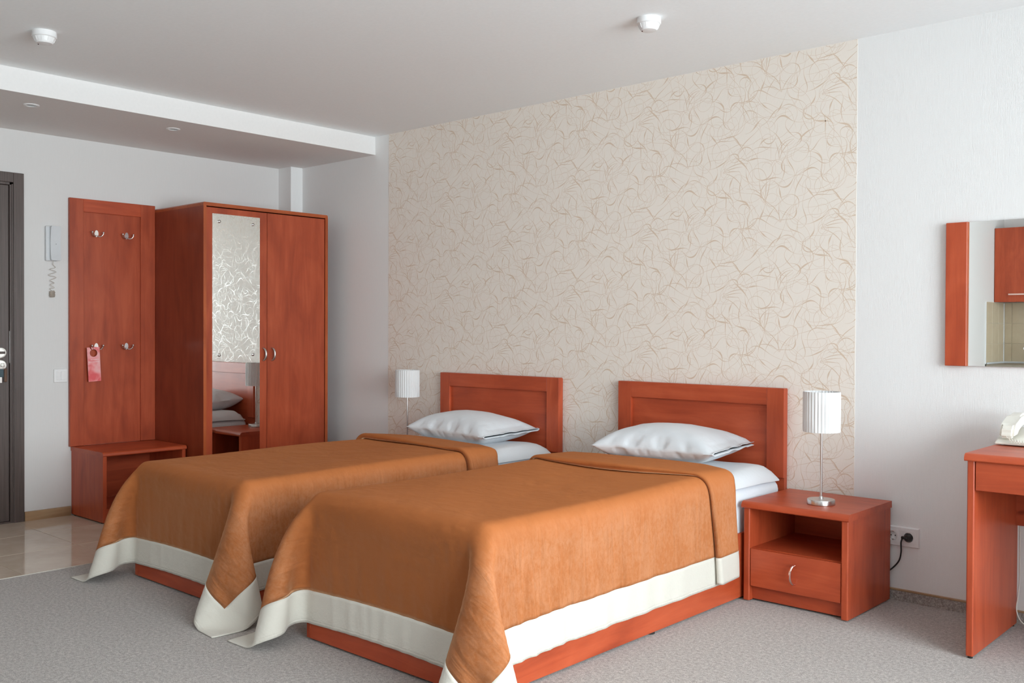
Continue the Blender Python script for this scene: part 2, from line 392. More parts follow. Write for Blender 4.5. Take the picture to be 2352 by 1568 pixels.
# patterned wallpaper panel on the back wall, print as calligraphic strokes
PX0, PX1 = -5.185, -1.848
paper = obj('wallpaper', bx(PX0, PX1, YB-.0012, YB, 0.047, ZC), PAPER, wb)
def wallpaper_print():
    rng = np.random.default_rng(11)
    UW, UH = 0.53, 0.64
    strokes = []
    def stroke(L, k0, amp, wmax, n):
        t = np.linspace(0, 1, n); ph = rng.uniform(0, 2*PI, 3)
        kap = k0 + 1.5*amp*(np.sin(2*PI*t*rng.uniform(.4, 1.1)+ph[0])+.6*np.sin(2*PI*t*rng.uniform(1.0, 2.2)+ph[1]))
        th = rng.uniform(0, 2*PI)+np.cumsum(kap)*L/n
        q = len(strokes); x = np.cumsum(np.cos(th))*L/n; z = np.cumsum(np.sin(th))*L/n
        x += (q*0.7549 % 1)*UW-x.mean(); z += (q*0.5698 % 1)*UH-z.mean()      # spread evenly over the repeat
        c = rng.uniform(.3, .7); wd = .00055+wmax*np.exp(-((t-c)/rng.uniform(.08, .15))**2)
        wd *= np.minimum(1, np.minimum(t, 1-t)*14+.15)
        strokes.append((x, z, th, wd))
    for _ in range(30): stroke(rng.uniform(.30, .60), rng.normal(0, 7), 12, rng.uniform(.0001, .0006), 52)     # hair-fine loops
    for _ in range(36): stroke(rng.uniform(.22, .42), rng.normal(0, 10), 11, rng.uniform(.0013, .0022), 44)  # swelling loops
    for _ in range(26): stroke(rng.uniform(.16, .30), rng.normal(0, 5), 12, rng.uniform(.0026, .0040), 40)  # brush leaves
    for _ in range(5):                                                                                      # small sprays
        bx_, bz_, d0 = rng.uniform(0, UW), rng.uniform(0, UH), rng.uniform(0, 2*PI)
        for q in range(4):
            n = 22; t = np.linspace(0, 1, n); L = rng.uniform(.09, .17); th = d0+(q-1.5)*.28+np.cumsum(np.full(n, rng.uniform(-14, 14)))*L/n
            strokes.append((bx_+np.cumsum(np.cos(th))*L/n, bz_+np.cumsum(np.sin(th))*L/n, th, .0006+.0012*np.sin(PI*t)**2))
    V = []; Fc = []; base = 0; z0, z1 = .056, ZC
    for i in range(-1, 8):
        for j in range(-2, 6):
            ox = PX0+i*UW; oz = j*UH+(UH/2 if i % 2 else 0)
            for x, z, th, wd in strokes:
                X, Z = x+ox, z+oz
                if X.max() < PX0 or X.min() > PX1 or Z.max() < z0 or Z.min() > z1: continue
                nx, nz = -np.sin(th)*wd, np.cos(th)*wd
                n = len(X)
                xx = np.stack([X+nx, X-nx], 1); zz = np.stack([Z+nz, Z-nz], 1)
                ok = (xx.max(1) > PX0) & (xx.min(1) < PX1) & (zz.max(1) > z0) & (zz.min(1) < z1)
                xx = np.clip(xx, PX0, PX1).ravel(); zz = np.clip(zz, z0, z1).ravel()
                V.append(np.stack([xx, np.full(2*n, YB-.00126-.0000012*(len(V) % 60)), zz], 1))
                a = np.arange(n-1)[ok[:-1] & ok[1:]]*2+base
                Fc.append(np.stack([a, a+1, a+3, a+2], 1)); base += 2*n
    V = np.concatenate(V); Fc = np.concatenate(Fc)
    me = bpy.data.meshes.new('wallpaper_print'); me.from_pydata(V.tolist(), [], Fc.tolist()); me.materials.append(PRINT)
    o = link(bpy.data.objects.new('wallpaper_print', me)); o.parent = paper; o['kind'] = 'stuff'; o['label'] = 'tan swirling line print'
wallpaper_print()

# entrance door
door = struct('door_1', bx(XL-.055, XL-.012, DY0+.022, DY1-.024, .012, DZ-.02, .002, 1), WENGE)
bm = BM()
for y0, y1 in ((DY0, DY0+.02), (DY1-.022, DY1)): box(bm, XL-.13, XL, y0, y1, 0, DZ)
box(bm, XL-.13, XL, DY0, DY1, DZ-.018, DZ)
obj('door_frame', bm, WENGE, door)
obj('door_sill', bx(XL-.13, XL+.004, DY0+.02, DY1-.022, .0, .0112), WENGE, door)
obj('door_light_stop', bx(XL-.105, XL-.0555, DY0+.0205, DY1-.0225, .0115, DZ-.0185), WENGE, door)  # unseen panel added behind the leaf to stop daylight leaking through the gaps
bm = BM(); c0, c1 = DY0-.058, DY1+.058
for y0, y1 in ((c0, DY0+.004), (DY1-.004, c1)): box(bm, XL, XL+.014, y0, y1, 0, DZ+.058, .003)
box(bm, XL, XL+.014, DY0+.004, DY1-.004, DZ-.004, DZ+.058, .003)
for y0, y1 in ((DY0-.004, DY0+.012), (DY1-.012, DY1+.004)): box(bm, XL-.004, XL+.006, y0, y1, 0, DZ-.012, .002, 1)
obj('door_casing', bm, WENGE, door)
obj('strike_plate', bx(XL-.020, XL-.004, DY1-.0235, DY1-.0215, 1.0, 1.2), STEEL, door)
kx = XL-.012; ky = 2.300
bm = BM(); lathe(bm, [(.033, 0), (.033, .006), (.029, .010), (.0235, .0105), (.0235, .004)], (kx, ky, 1.065), 28, 'x')
obj('escutcheon', bm, SATIN, door)
obj('latch_slot', bx(kx+.0045, kx+.0125, ky-.022, ky+.022, 1.058, 1.073, .003), WENGE, door)
bm = BM(); lathe(bm, [(.033, 0), (.033, .006), (.029, .010), (.001, .0115)], (kx, ky, 0.987), 28, 'x')
obj('lock_rosette', bm, SATIN, door)
bm = BM(); lathe(bm, [(.010, 0), (.010, .022), (.008, .024)], (kx+.008, ky, 0.990), 16, 'x')
obj('lock_cylinder', bm, SATIN, door)
keys = thing('key_bunch', 'keys with a brown leather fob hanging from the dark door lock', 'keys', (kx+.02, ky, 0.99))
bm = BM(); lathe(bm, [(.011, -.0012), (.011, .0012)], (kx+.043, ky, .990), 16, 'y'); box(bm, kx+.024, kx+.038, ky-.001, ky+.001, .987, .993)
obj('key', bm, STEEL, keys)
bm = BM(); tube(bm, [(kx+.046+.012*math.cos(a), ky+.002*math.sin(a), .976+.012*math.sin(a)) for a in np.linspace(0, 2*PI, 20)], .0012, 6); obj('key_ring', bm, STEEL, keys)
obj('leather_fob', bx(kx+.040, kx+.048, ky+.004, ky+.020, .885, .968, .0035), BRASSF, keys)
obj('teal_tag', bx(kx+.036, kx+.040, ky-.026, ky+.002, .915, .965, .0015), TEAL, keys)
bm = BM(); box(bm, kx+.034, kx+.036, ky-.022, ky-.006, .880, .925); lathe(bm, [(.010, -.001), (.010, .001)], (kx+.035, ky-.012, .935), 14, 'x')
obj('key', bm, STEEL, keys)

# ------------------------------------------------------------------ ceiling fittings
def smoke_detector(x, y, label):
    t = thing('smoke_detector', label, 'smoke detector', (x, y, ZC), 'ceiling smoke detectors')
    bm = BM(); lathe(bm, [(.052, 0), (.053, -.024), (.050, -.027), (.046, -.0275)], (x, y, ZC), 40); shade(obj('mounting_base', bm, WHITEP, t))
    bm = BM(); lathe(bm, [(.047, -.026), (.046, -.030), (.040, -.044), (.0395, -.047), (.034, -.054), (.020, -.0565), (.001, -.057)], (x, y, ZC), 40); shade(obj('sensor_head', bm, WHITEP, t))
    for k in range(10):
        a = 2*PI*k/10; r0, r1 = .0465, .0395
        bm = BM(); tube(bm, [(x+r0*math.cos(a), y+r0*math.sin(a), ZC-.028), (x+r1*math.cos(a), y+r1*math.sin(a), ZC-.046)], .0016, 6); obj('rib', bm, WHITEP, t)
    bm = BM(); sphere(bm, (x-.022, y-.018, ZC-.0555), .0032, 8); obj('indicator_lamp', bm, plain('dark_red_led', (.05, .01, .01, 1), .2), t)
    return t
smoke_detector(-4.592, 1.848, 'white smoke detector on the ceiling above the entrance end, near the stepped soffit')
smoke_detector(-2.405, 3.525, 'white smoke detector on the ceiling in front of the patterned wallpaper')
def downlight(x, y, label):
    t = thing('downlight', label, 'ceiling light', (x, y, 2.454), 'recessed soffit downlights')
    bm = BM(); lathe(bm, [(.042, 0), (.042, -.002), (.038, -.005), (.030, -.0045), (.029, -.001)], (x, y, 2.454), 36, cap=False)
    bm2 = bm; shade(obj('rim', bm2, WHITEP, t))
    bm = BM(); lathe(bm, [(.030, -.0005), (.026, -.0025), (.001, -.003)], (x, y, 2.454), 28); shade(obj('lens', bm, plain('grey_lamp_glass', (.32, .33, .32, 1), .15, .5), t))
downlight(-5.583, 2.176, 'unlit recessed downlight in the soffit, the one nearest the dark door')
downlight(-5.585, 3.021, 'unlit recessed downlight in the soffit, the one above the wardrobe')

# ------------------------------------------------------------------ entrance furniture
rk = thing('coat_rack', 'cherry wood wall coat rack panel standing on the bench beside the wardrobe', 'coat rack', (-6.34, 2.985, .447))
RX = -6.335
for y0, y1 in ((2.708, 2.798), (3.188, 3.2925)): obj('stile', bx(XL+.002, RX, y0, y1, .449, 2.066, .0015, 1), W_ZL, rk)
obj('top_rail', bx(XL+.002, RX, 2.798, 3.188, 1.981, 2.066, .0015, 1), W_Y, rk)
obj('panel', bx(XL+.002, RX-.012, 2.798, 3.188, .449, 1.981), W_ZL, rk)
PXF = RX-.012
def hook(y, z):
    bm = BM()
    pr = []
    for k in range(25):
        a = 2*PI*k/24; w = .0115+.0028*math.cos(2*a); pr.append((y+w*math.cos(a)*(1.0), z+.024*math.sin(a)))
    prism(bm, pr[:-1], PXF, PXF+.005, 0)
    bmesh.ops.bevel(bm, geom=[e for e in bm.edges], offset=.0012, segments=1, affect='EDGES')
    h = shade(obj('coat_hook', bm, CHROME, rk))
    for s in (-1, 1):
        bm = BM(); pts = catmull([(PXF+.004, y+s*.004, z-.012), (PXF+.014, y+s*.013, z-.020), (PXF+.022, y+s*.027, z-.016), (PXF+.027, y+s*.036, z-.002), (PXF+.028, y+s*.037, z+.004)], 5)
        tube(bm, pts, .0035, 8); sphere(bm, (PXF+.028, y+s*.037, z+.007), .0072, 12)
        shade(obj('prong', bm, CHROME, h), 60)
for y, z in ((2.886, 1.845), (3.092, 1.845), (2.884, 1.098), (3.090, 1.098)): hook(y, z)
# pink door hanger on the lower left hook
tgx = PXF+.026
def hanger():
    bm = BM(); W, H = .084, .225; yc, zt = 2.853, 1.094; rc = .025; cyh, czh = yc+.0005, zt-.038
    N = 32; tilt = math.radians(2.8)
    inner = [(cyh+rc*math.cos(2*PI*k/N+PI/2), czh+rc*math.sin(2*PI*k/N+PI/2)) for k in range(N)]
    def rayhit(a):
        dx, dz = math.cos(a), math.sin(a); ts = []
        if dx > 1e-9: ts.append((yc+W/2-cyh)/dx)
        if dx < -1e-9: ts.append((yc-W/2-cyh)/dx)
        if dz > 1e-9: ts.append((zt-czh)/dz)
        if dz < -1e-9: ts.append((zt-H-czh)/dz)
        t = min(ts); return (cyh+dx*t, czh+dz*t)
    # outer ring passes through the corners
    angs = sorted(set([2*PI*k/N for k in range(N)]+[math.atan2(z-czh, y-cyh) % (2*PI) for y in (yc-W/2, yc+W/2) for z in (zt, zt-H)]))
    rot = lambda y, z: (yc+(y-yc)*math.cos(tilt)-(z-zt)*math.sin(tilt), zt+(y-yc)*math.sin(tilt)+(z-zt)*math.cos(tilt))
    layers = []
    for x in (tgx, tgx+.0008):
        I = [bm.verts.new((x, *rot(cyh+rc*math.cos(a), czh+rc*math.sin(a)))) for a in angs]
        O = [bm.verts.new((x, *rot(*rayhit(a)))) for a in angs]; layers.append((I, O))
    n = len(angs); cut = [i for i in range(n) if abs(angs[i]-(PI/2+.35)) < .13]
    (I0, O0), (I1, O1) = layers
    for i in range(n):
        if i in cut[:1]: continue
        j = (i+1) % n
        for I, O in layers: bm.faces.new((I[i], I[j], O[j], O[i]))
        bm.faces.new((I0[i], I0[j], I1[j], I1[i])); bm.faces.new((O0[i], O0[j], O1[j], O1[i]))
    t = obj('door_hanger', bm, CARD, loc=(tgx, 2.853, 1.09))
    tag(t, 'pink cardboard door hanger with a round hole on the lower left coat hook', 'door hanger')
    for txt, yy, zz in (('НЕ НУЖНО', 2.892, 1.010), ('БЕСПОКОИТЬ', 2.893, .996)):
        cu = bpy.data.curves.new('lettering', 'FONT'); cu.body = txt; cu.size = .0108; cu.align_x = 'RIGHT'; cu.extrude = .0001; cu.space_character = .95
        tmp = link(bpy.data.objects.new('lettering', cu)); bpy.context.view_layer.update()
        me = bpy.data.meshes.new_from_object(tmp.evaluated_get(bpy.context.evaluated_depsgraph_get()))
        bpy.data.objects.remove(tmp); bpy.data.curves.remove(cu)
        me.transform(Matrix.Translation((tgx+.001, yy, zz)) @ Matrix.Rotation(tilt, 4, 'X') @ Matrix(((0, 0, 1, 0), (1, 0, 0, 0), (0, 1, 0, 0), (0, 0, 0, 1))))
        me.transform(Matrix.Translation((-tgx, -2.853, -1.09)))
        me.materials.clear(); me.materials.append(INKW)
        o = link(bpy.data.objects.new('lettering', me)); o.parent = t
hanger()

bn = thing('shoe_bench', 'low cherry wood open bench with a rounded top under the coat rack', 'bench', (-6.13, 3.0, 0))
BXF, BXB = -5.905, XL+.003
bm = BM(); prism(bm, [(-p[0], p[1]) for p in round_top_prof(-(BXF+.008), -(BXB), .421, .447, .018)], 2.722, 3.286, 1); shade(obj('bench_top', bm, W_Y, bn), 30)
obj('side_panel', bx(BXB, BXF, 2.726, 2.750, .008, .421, .001, 1), W_Z, bn); obj('side_panel', bx(BXB, BXF, 3.258, 3.282, .008, .421, .001, 1), W_Z, bn)
obj('back_panel', bx(BXB, BXB+.012, 2.750, 3.258, .05, .421), W_Y, bn)
obj('bottom_shelf', bx(BXB+.012, BXF-.004, 2.750, 3.258, .075, .092), W_Y, bn)
obj('bottom_rail', bx(BXF-.024, BXF-.002, 2.750, 3.258, .010, .075), W_Y, bn)
for y in (2.738, 3.27):
    for x in (BXB+.04, BXF-.03): bm = BM(); lathe(bm, [(.010, .0012), (.010, .009)], (x, y, 0), 12); obj('foot', bm, DARK, bn)

wd = thing('wardrobe', 'tall two-door cherry wood wardrobe with a mirror on its left door', 'wardrobe', (-6.03, 3.79, 0))
WF, WB_, WY_0, WY_1, WZT = -5.70, -6.185, 3.293, 4.284, 2.043
WBL = XL+.004
bm = BM(); prism(bm, [(WY_0, WZT-.023), (WY_1, WZT-.023), (WY_1, WZT-.008), (WY_1-.006, WZT), (WY_0+.006, WZT), (WY_0, WZT-.008)], WBL, WF, 0)
obj('top_panel', bm, W_EDGEY, wd)
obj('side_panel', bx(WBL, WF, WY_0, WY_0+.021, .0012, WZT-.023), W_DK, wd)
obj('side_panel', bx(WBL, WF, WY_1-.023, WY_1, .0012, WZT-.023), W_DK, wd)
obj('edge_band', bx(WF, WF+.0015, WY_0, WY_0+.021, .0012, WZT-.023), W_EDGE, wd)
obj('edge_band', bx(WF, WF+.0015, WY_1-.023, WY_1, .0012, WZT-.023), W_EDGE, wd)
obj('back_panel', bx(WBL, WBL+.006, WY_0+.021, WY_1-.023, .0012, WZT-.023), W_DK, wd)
obj('plinth', bx(WF-.03, WF-.01, WY_0+.021, WY_1-.023, .0012, .075), W_Y, wd)
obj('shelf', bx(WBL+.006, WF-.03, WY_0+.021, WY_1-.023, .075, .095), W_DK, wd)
DXB, DXF = WF-.022, WF-.004
yspl = 3.776
dz0, dz1 = .080, WZT-.030
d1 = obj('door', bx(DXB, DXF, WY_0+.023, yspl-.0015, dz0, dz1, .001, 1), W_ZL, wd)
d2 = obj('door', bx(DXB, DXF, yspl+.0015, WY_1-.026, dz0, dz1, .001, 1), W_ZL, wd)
def arch_handle(parent, y, x, zc, mat, h=.042):
    bm = BM(); pts = []
    for k in range(15):
        a = PI*k/14; pts.append((x+.026*math.sin(a)**.8+.001, y+.010*math.sin(a)*1.0, zc-h*math.cos(a)))
    tube(bm, pts, .0046, 10, [.0052+.0018*math.sin(PI*k/14) for k in range(15)]); return shade(obj('handle', bm, mat, parent), 60)
arch_handle(d1, 3.742, DXF, 1.046, STEEL); arch_handle(d2, 3.812, DXF, 1.046, STEEL)
bm = BM(); my0, my1, mz0, mz1 = 3.358, 3.717, .30, 1.974; bv = .022
A = [bm.verts.new((DXF+.0006, y, z)) for y, z in ((my0, mz0), (my1, mz0), (my1, mz1), (my0, mz1))]
B = [bm.verts.new((DXF+.0026, y, z)) for y, z in ((my0, mz0), (my1, mz0), (my1, mz1), (my0, mz1))]
Ci = [bm.verts.new((DXF+.0028, y, z)) for y, z in ((my0+bv, mz0+bv), (my1-bv, mz0+bv), (my1-bv, mz1-bv), (my0+bv, mz1-bv))]
bm.faces.new(A); bm.faces.new(Ci)
for k in range(4):
    j = (k+1) % 4; bm.faces.new((A[k], A[j], B[j], B[k])); bm.faces.new((B[k], B[j], Ci[j], Ci[k]))
o = obj('mirror', bm, MIRROR, d1); o['label'] = 'frameless bevelled mirror'
for y in (3.408, 3.662):
    for z in (.36, 1.046, 1.924):
        bm = BM(); lathe(bm, [(.010, .002), (.010, .008), (.006, .0115), (.001, .0125)], (DXF, y, z), 20, 'x'); shade(obj('mirror_clip', bm, STEEL, d1))

# ------------------------------------------------------------------ wall fittings
ic = thing('intercom_handset', 'pale grey wall intercom handset with tangled coiled cord beside the dark door', 'intercom', (XL, 2.60, 1.65))
ix = XL
obj('wall_base', bx(ix, ix+.022, 2.560, 2.632, 1.648, 1.872, .006), GREYP, ic)
bm = BM(); prof = []
for k in range(21):
    t = k/20; z = 1.652+.218*t; prof.append((ix+.024+.026*(1-.55*math.sin(PI*t)**.7)+.004, z))
prof = [(ix+.022+.010*math.sin(PI*0), 1.652)]+[(ix+.034+.014*(abs(2*k/20-1)**1.6), 1.652+.218*k/20) for k in range(21)]+[(ix+.022, 1.870)]
prism(bm, prof, 2.583, 2.646, 1); bmesh.ops.bevel(bm, geom=[e for e in bm.edges if abs((e.verts[0].co-e.verts[1].co).y) < .001], offset=.004, segments=2, affect='EDGES')
shade(obj('handset', bm, GREYP, ic))
bm = BM(); sphere(bm, (ix+.0345, 2.618, 1.757), .0022, 8); obj('button', bm, BLACKP, ic)
rng = random.Random(5)
pts = [(ix+.02, 2.606, 1.65), (ix+.014, 2.607, 1.625)]
for k in range(11):
    s = -1 if k % 2 else 1; pts.append((ix+.012+.006*(k % 3), 2.602+s*(.020 if k < 6 else .014)+rng.uniform(-.004, .004), 1.605-.0155*k+rng.uniform(-.006, .006)))
for k in range(60):
    a = k*1.25; pts.append((ix+.014+.009*math.cos(a), 2.602+.016*math.sin(a)+rng.uniform(-.002, .002), 1.455-.0006*k+.004*math.cos(a)))
bm = BM(); tube(bm, catmull(pts, 4), .0014, 6); shade(obj('coiled_cord', bm, plain('beige_cord', (.46, .40, .34, 1), .5), ic), 80)

sw = thing('light_switch', 'white double rocker light switch on the wall left of the coat rack', 'light switch', (XL, 2.652, .91))
sy0, sy1 = 2.614, 2.700
bm = BM(); box(bm, XL, XL+.010, sy0, sy1, .868, .956, .005); obj('switch_frame', bm, WHITEP, sw)
for a, b in ((sy0+.015, 2.6565), (2.6575, sy1-.015)): obj('rocker', bx(XL+.006, XL+.013, a, b, .884, .940, .0015), WHITEP, sw)

so = thing('power_socket', 'white double power socket low on the wall right of the near nightstand', 'socket', (-1.63, YB, .293))
sx0, sx1 = -1.722, -1.545; szc = .293
bm = BM(); gx = [sx0, -1.693, -1.635, -1.621, -1.563, sx1]; gz = [szc-.045, szc-.029, szc+.029, szc+.045]
gv = [[bm.verts.new((x, YB-.011, z)) for z in gz] for x in gx]
for i in range(5):
    for j in range(3):
        if j == 1 and i in (1, 3): continue
        bm.faces.new((gv[i][j], gv[i+1][j], gv[i+1][j+1], gv[i][j+1]))
rim = {v for v in bm.verts if v.is_boundary and (abs(v.co.x-sx0) < 1e-5 or abs(v.co.x-sx1) < 1e-5 or abs(abs(v.co.z-szc)-.045) < 1e-5)}
ext = bmesh.ops.extrude_edge_only(bm, edges=[e for e in bm.edges if e.is_boundary])
for v in ext['geom']:
    if isinstance(v, bmesh.types.BMVert): v.co.y = YB
for v in rim:
    v.co.x += .0045 if v.co.x < sx0+1e-4 else (-.0045 if v.co.x > sx1-1e-4 else 0); v.co.z += .0045 if v.co.z < szc-.0449 else (-.0045 if v.co.z > szc+.0449 else 0)
obj('socket_frame', bm, WHITEP, so)
for xc in (-1.664, -1.592):
    bm = BM(); sq = .029; rr = .0215; n = 32
    yy = YB-.0125
    inn = [bm.verts.new((xc+rr*math.cos(2*PI*k/n), yy, szc+rr*math.sin(2*PI*k/n))) for k in range(n)]
    outv = []
    for k in range(n):
        c, s = math.cos(2*PI*k/n), math.sin(2*PI*k/n); f = sq/max(abs(c), abs(s)); outv.append(bm.verts.new((xc+c*f, yy, szc+s*f)))
    deep = [bm.verts.new((xc+rr*.92*math.cos(2*PI*k/n), YB-.0005, szc+rr*.92*math.sin(2*PI*k/n))) for k in range(n)]
    outb = [bm.verts.new((v.co.x, YB-.004, v.co.z)) for v in outv]
    for k in range(n):
        j = (k+1) % n
        bm.faces.new((inn[k], inn[j], outv[j], outv[k])); bm.faces.new((inn[k], deep[k], deep[j], inn[j])); bm.faces.new((outv[k], outv[j], outb[j], outb[k]))
    bm.faces.new(deep)
    ins = obj('socket_insert', bm, WHITEP, so)
    for q in (-1, 1):
        bm = BM(); lathe(bm, [(.0026, -.0018), (.0026, -.0006)], (xc+q*.0095, YB, szc), 12, 'y'); obj('pin_hole', bm, DARK, ins)
        obj('earth_clip', bx(xc-.003, xc+.003, YB-.008, YB-.001, szc+q*.0185-.0025, szc+q*.0185+.0025), STEEL, ins)
# socket recess: the frame behind an insert is closed by the insert's own dish
wm = thing('wall_mirror', 'frameless wall mirror with a cherry wood strip on its side, hung above the desk', 'mirror', (-.92, YB, 1.07))
for x0, x1 in ((-1.438, -1.350), (-.35, -.262)): obj('side_strip', bx(x0, x1, YB-.026, YB, 1.072, 1.693, .002, 1), W_Z, wm)
obj('edge_strip', bx(-1.350, -1.3485, YB-.024, YB, 1.072, 1.693), W_EDGE, wm)
obj('backing_board', bx(-1.350, -.35, YB-.008, YB, 1.080, 1.685), W_Y, wm)
obj('glass', bx(-1.348, -.351, YB-.0125, YB-.008, 1.073, 1.692), MIRROR, wm)

# ------------------------------------------------------------------ bedside tables and lamps
def nightstand(ox, oy, label):
    """front left bottom corner at (ox, oy)"""
    W, D, H = .486, .462, .452
    t = thing('nightstand', label, 'nightstand', (ox+W/2, oy+D/2, 0), 'matching nightstands')
    x0, x1, y0, y1 = ox, ox+W, oy, oy+D
    bm = BM(); prism(bm, round_top_prof(y0-.012, y1, H-.030, H, .022), x0-.006, x1+.006, 0); shade(obj('table_top', bm, W_X, t), 30)
    for a, b in ((x0, x0+.030), (x1-.030, x1)):
        bm = BM(); r = .004
        prism(bm, [(a, y0+r), (a+r, y0), (b-r, y0), (b, y0+r), (b, y1), (a, y1)], .006, H-.030, 2); obj('side_panel', bm, W_Z, t)
    obj('back_panel', bx(x0+.030, x1-.030, y1-.012, y1-.002, .02, H-.030), W_X, t)
    obj('shelf', bx(x0+.030, x1-.030, y0+.024, y1-.012, .226, .243), W_X, t)
    dr = obj('drawer', bx(x0+.033, x1-.033, y0+.004, y0+.022, .072, .240, .0015, 1), W_X, t)
    bm = BM()
    box(bm, x0+.04, x0+.052, y0+.022, y1-.03, .08, .21); box(bm, x1-.052, x1-.04, y0+.022, y1-.03, .08, .21); box(bm, x0+.052, x1-.052, y1-.042, y1-.03, .08, .21); box(bm, x0+.052, x1-.052, y0+.022, y1-.042, .08, .086)
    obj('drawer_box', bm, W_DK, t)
    bm = BM(); pts = []; cx, cz = (x0+x1)/2, .157
    for k in range(15):
        a = PI*k/14; pts.append((cx-.012*math.sin(a)+.006, y0+.002-.026*math.sin(a)**.8, cz-.042*math.cos(a)))
    tube(bm, pts, .005, 10, [.0042+.0022*math.sin(PI*k/14) for k in range(15)]); shade(obj('handle', bm, PINKH, dr), 60)
    obj('plinth', bx(x0+.030, x1-.030, y0+.03, y0+.046, .010, .072), W_X, t)
    for xx in (x0+.015, x1-.015):
        for yy in (y0+.03, y1-.03): obj('glide', lathe(BM(), [(.009, 0), (.009, .007)], (xx, yy, 0), 12), DARK, t)
    return t
ns = nightstand(-2.155, 3.935, 'cherry wood nightstand with a drawer at the right of the nearer bed')
dup(ns, (-4.877, 3.935+.231, 0), 'cherry wood nightstand left of the farther bed, mostly hidden behind it')
def lamp(x, y, z, label):
    t = thing('table_lamp', label, 'lamp', (x, y, z), 'white bedside lamps')
    bm = BM(); lathe(bm, [(.058, 0), (.060, .002), (.060, .020), (.058, .023), (.010, .0245), (.001, .0245)], (x, y, z), 48); shade(obj('lamp_base', bm, STEEL, t))
    bm = BM(); lathe(bm, [(.010, .0245), (.009, .032), (.0055, .036), (.0055, .38), (.008, .381), (.008, .41)], (x, y, z), 16); shade(obj('stem', bm, STEEL, t))
    R, z0, z1, n = .0795, z+.322, z+.500, 34
    rg = random.Random(3); bm = BM(); Np = n*6; rings = []
    prof = [(z0, 1.0), (z0+.006, 1.0), (z0+.06, 1.0), (z0+.12, 1.0), (z1-.006, 1.0), (z1, 1.0)]
    jit = [rg.uniform(-.5, .5) for _ in range(n+1)]
    for sgn, rs in ((1, R), (-1, R-.004)):
        for zz, s in (prof if sgn == 1 else prof[::-1]):
            ring = []
            for k in range(Np):
                a = 2*PI*k/Np; q = k/6; amp = .0 if zz in (z0, z1) else .0016
                ph = (q % 1); r = rs*s+amp*(abs(ph-.5)*4-1)*(1+.5*jit[int(q) % n])
                ring.append(bm.verts.new((x+r*math.cos(a), y+r*math.sin(a), zz)))
            rings.append(ring)
    for A, B in zip(rings, rings[1:]+rings[:1]):
        for k in range(Np): bm.faces.new((A[k], A[(k+1) % Np], B[(k+1) % Np], B[k]))
    shade(obj('lamp_shade', bm, SHADE, t), 25)
    bm = BM(); sphere(bm, (x, y, z+.43), .028, 16); lathe(bm, [(.013, .385), (.013, .41)], (x, y, z), 14); shade(obj('bulb', bm, WHITEP, t))
    bm = BM()
    for k in range(3):
        a = 2*PI*k/3; tube(bm, [(x+.008*math.cos(a), y+.008*math.sin(a), z+.395), (x+(R-.003)*math.cos(a), y+(R-.003)*math.sin(a), z1-.004)], .0015, 6)
    obj('shade_spider', bm, STEEL, t); return t
LA = lamp(-1.862, 4.095, .452, 'white pleated table lamp on the near nightstand in front of the wallpaper edge')
dup(LA, (-4.81, 4.265, .452), 'smaller-looking white pleated table lamp behind the farther bed by the wardrobe')

# cable of the near lamp, plugged into the double socket and running up behind the nightstand
bm = BM(); lathe(bm, [(.017, -.004), (.0185, -.012), (.0185, -.020), (.012, -.030), (.001, -.031)], (-1.592, YB, szc), 24, 'y')
box(bm, -1.618, -1.588, YB-.034, YB-.020, szc-.006, szc+.006, .003); plug = bm
bm = BM(); tube(bm, catmull([(-1.612, YB-.028, .293), (-1.617, YB-.032, .270), (-1.618, YB-.028, .225), (-1.632, YB-.022, .180), (-1.672, YB-.018, .135), (-1.715, YB-.018, .110), (-1.80, YB-.016, .100), (-1.86, YB-.016, .16), (-1.86, YB-.016, .40)], 6), .0035, 8)
pcb = shade(obj('power_cable', bm, BLACKP, LA), 80); pcb['label'] = 'black power cable'; shade(obj('plug', plug, BLACKP, pcb), 40)

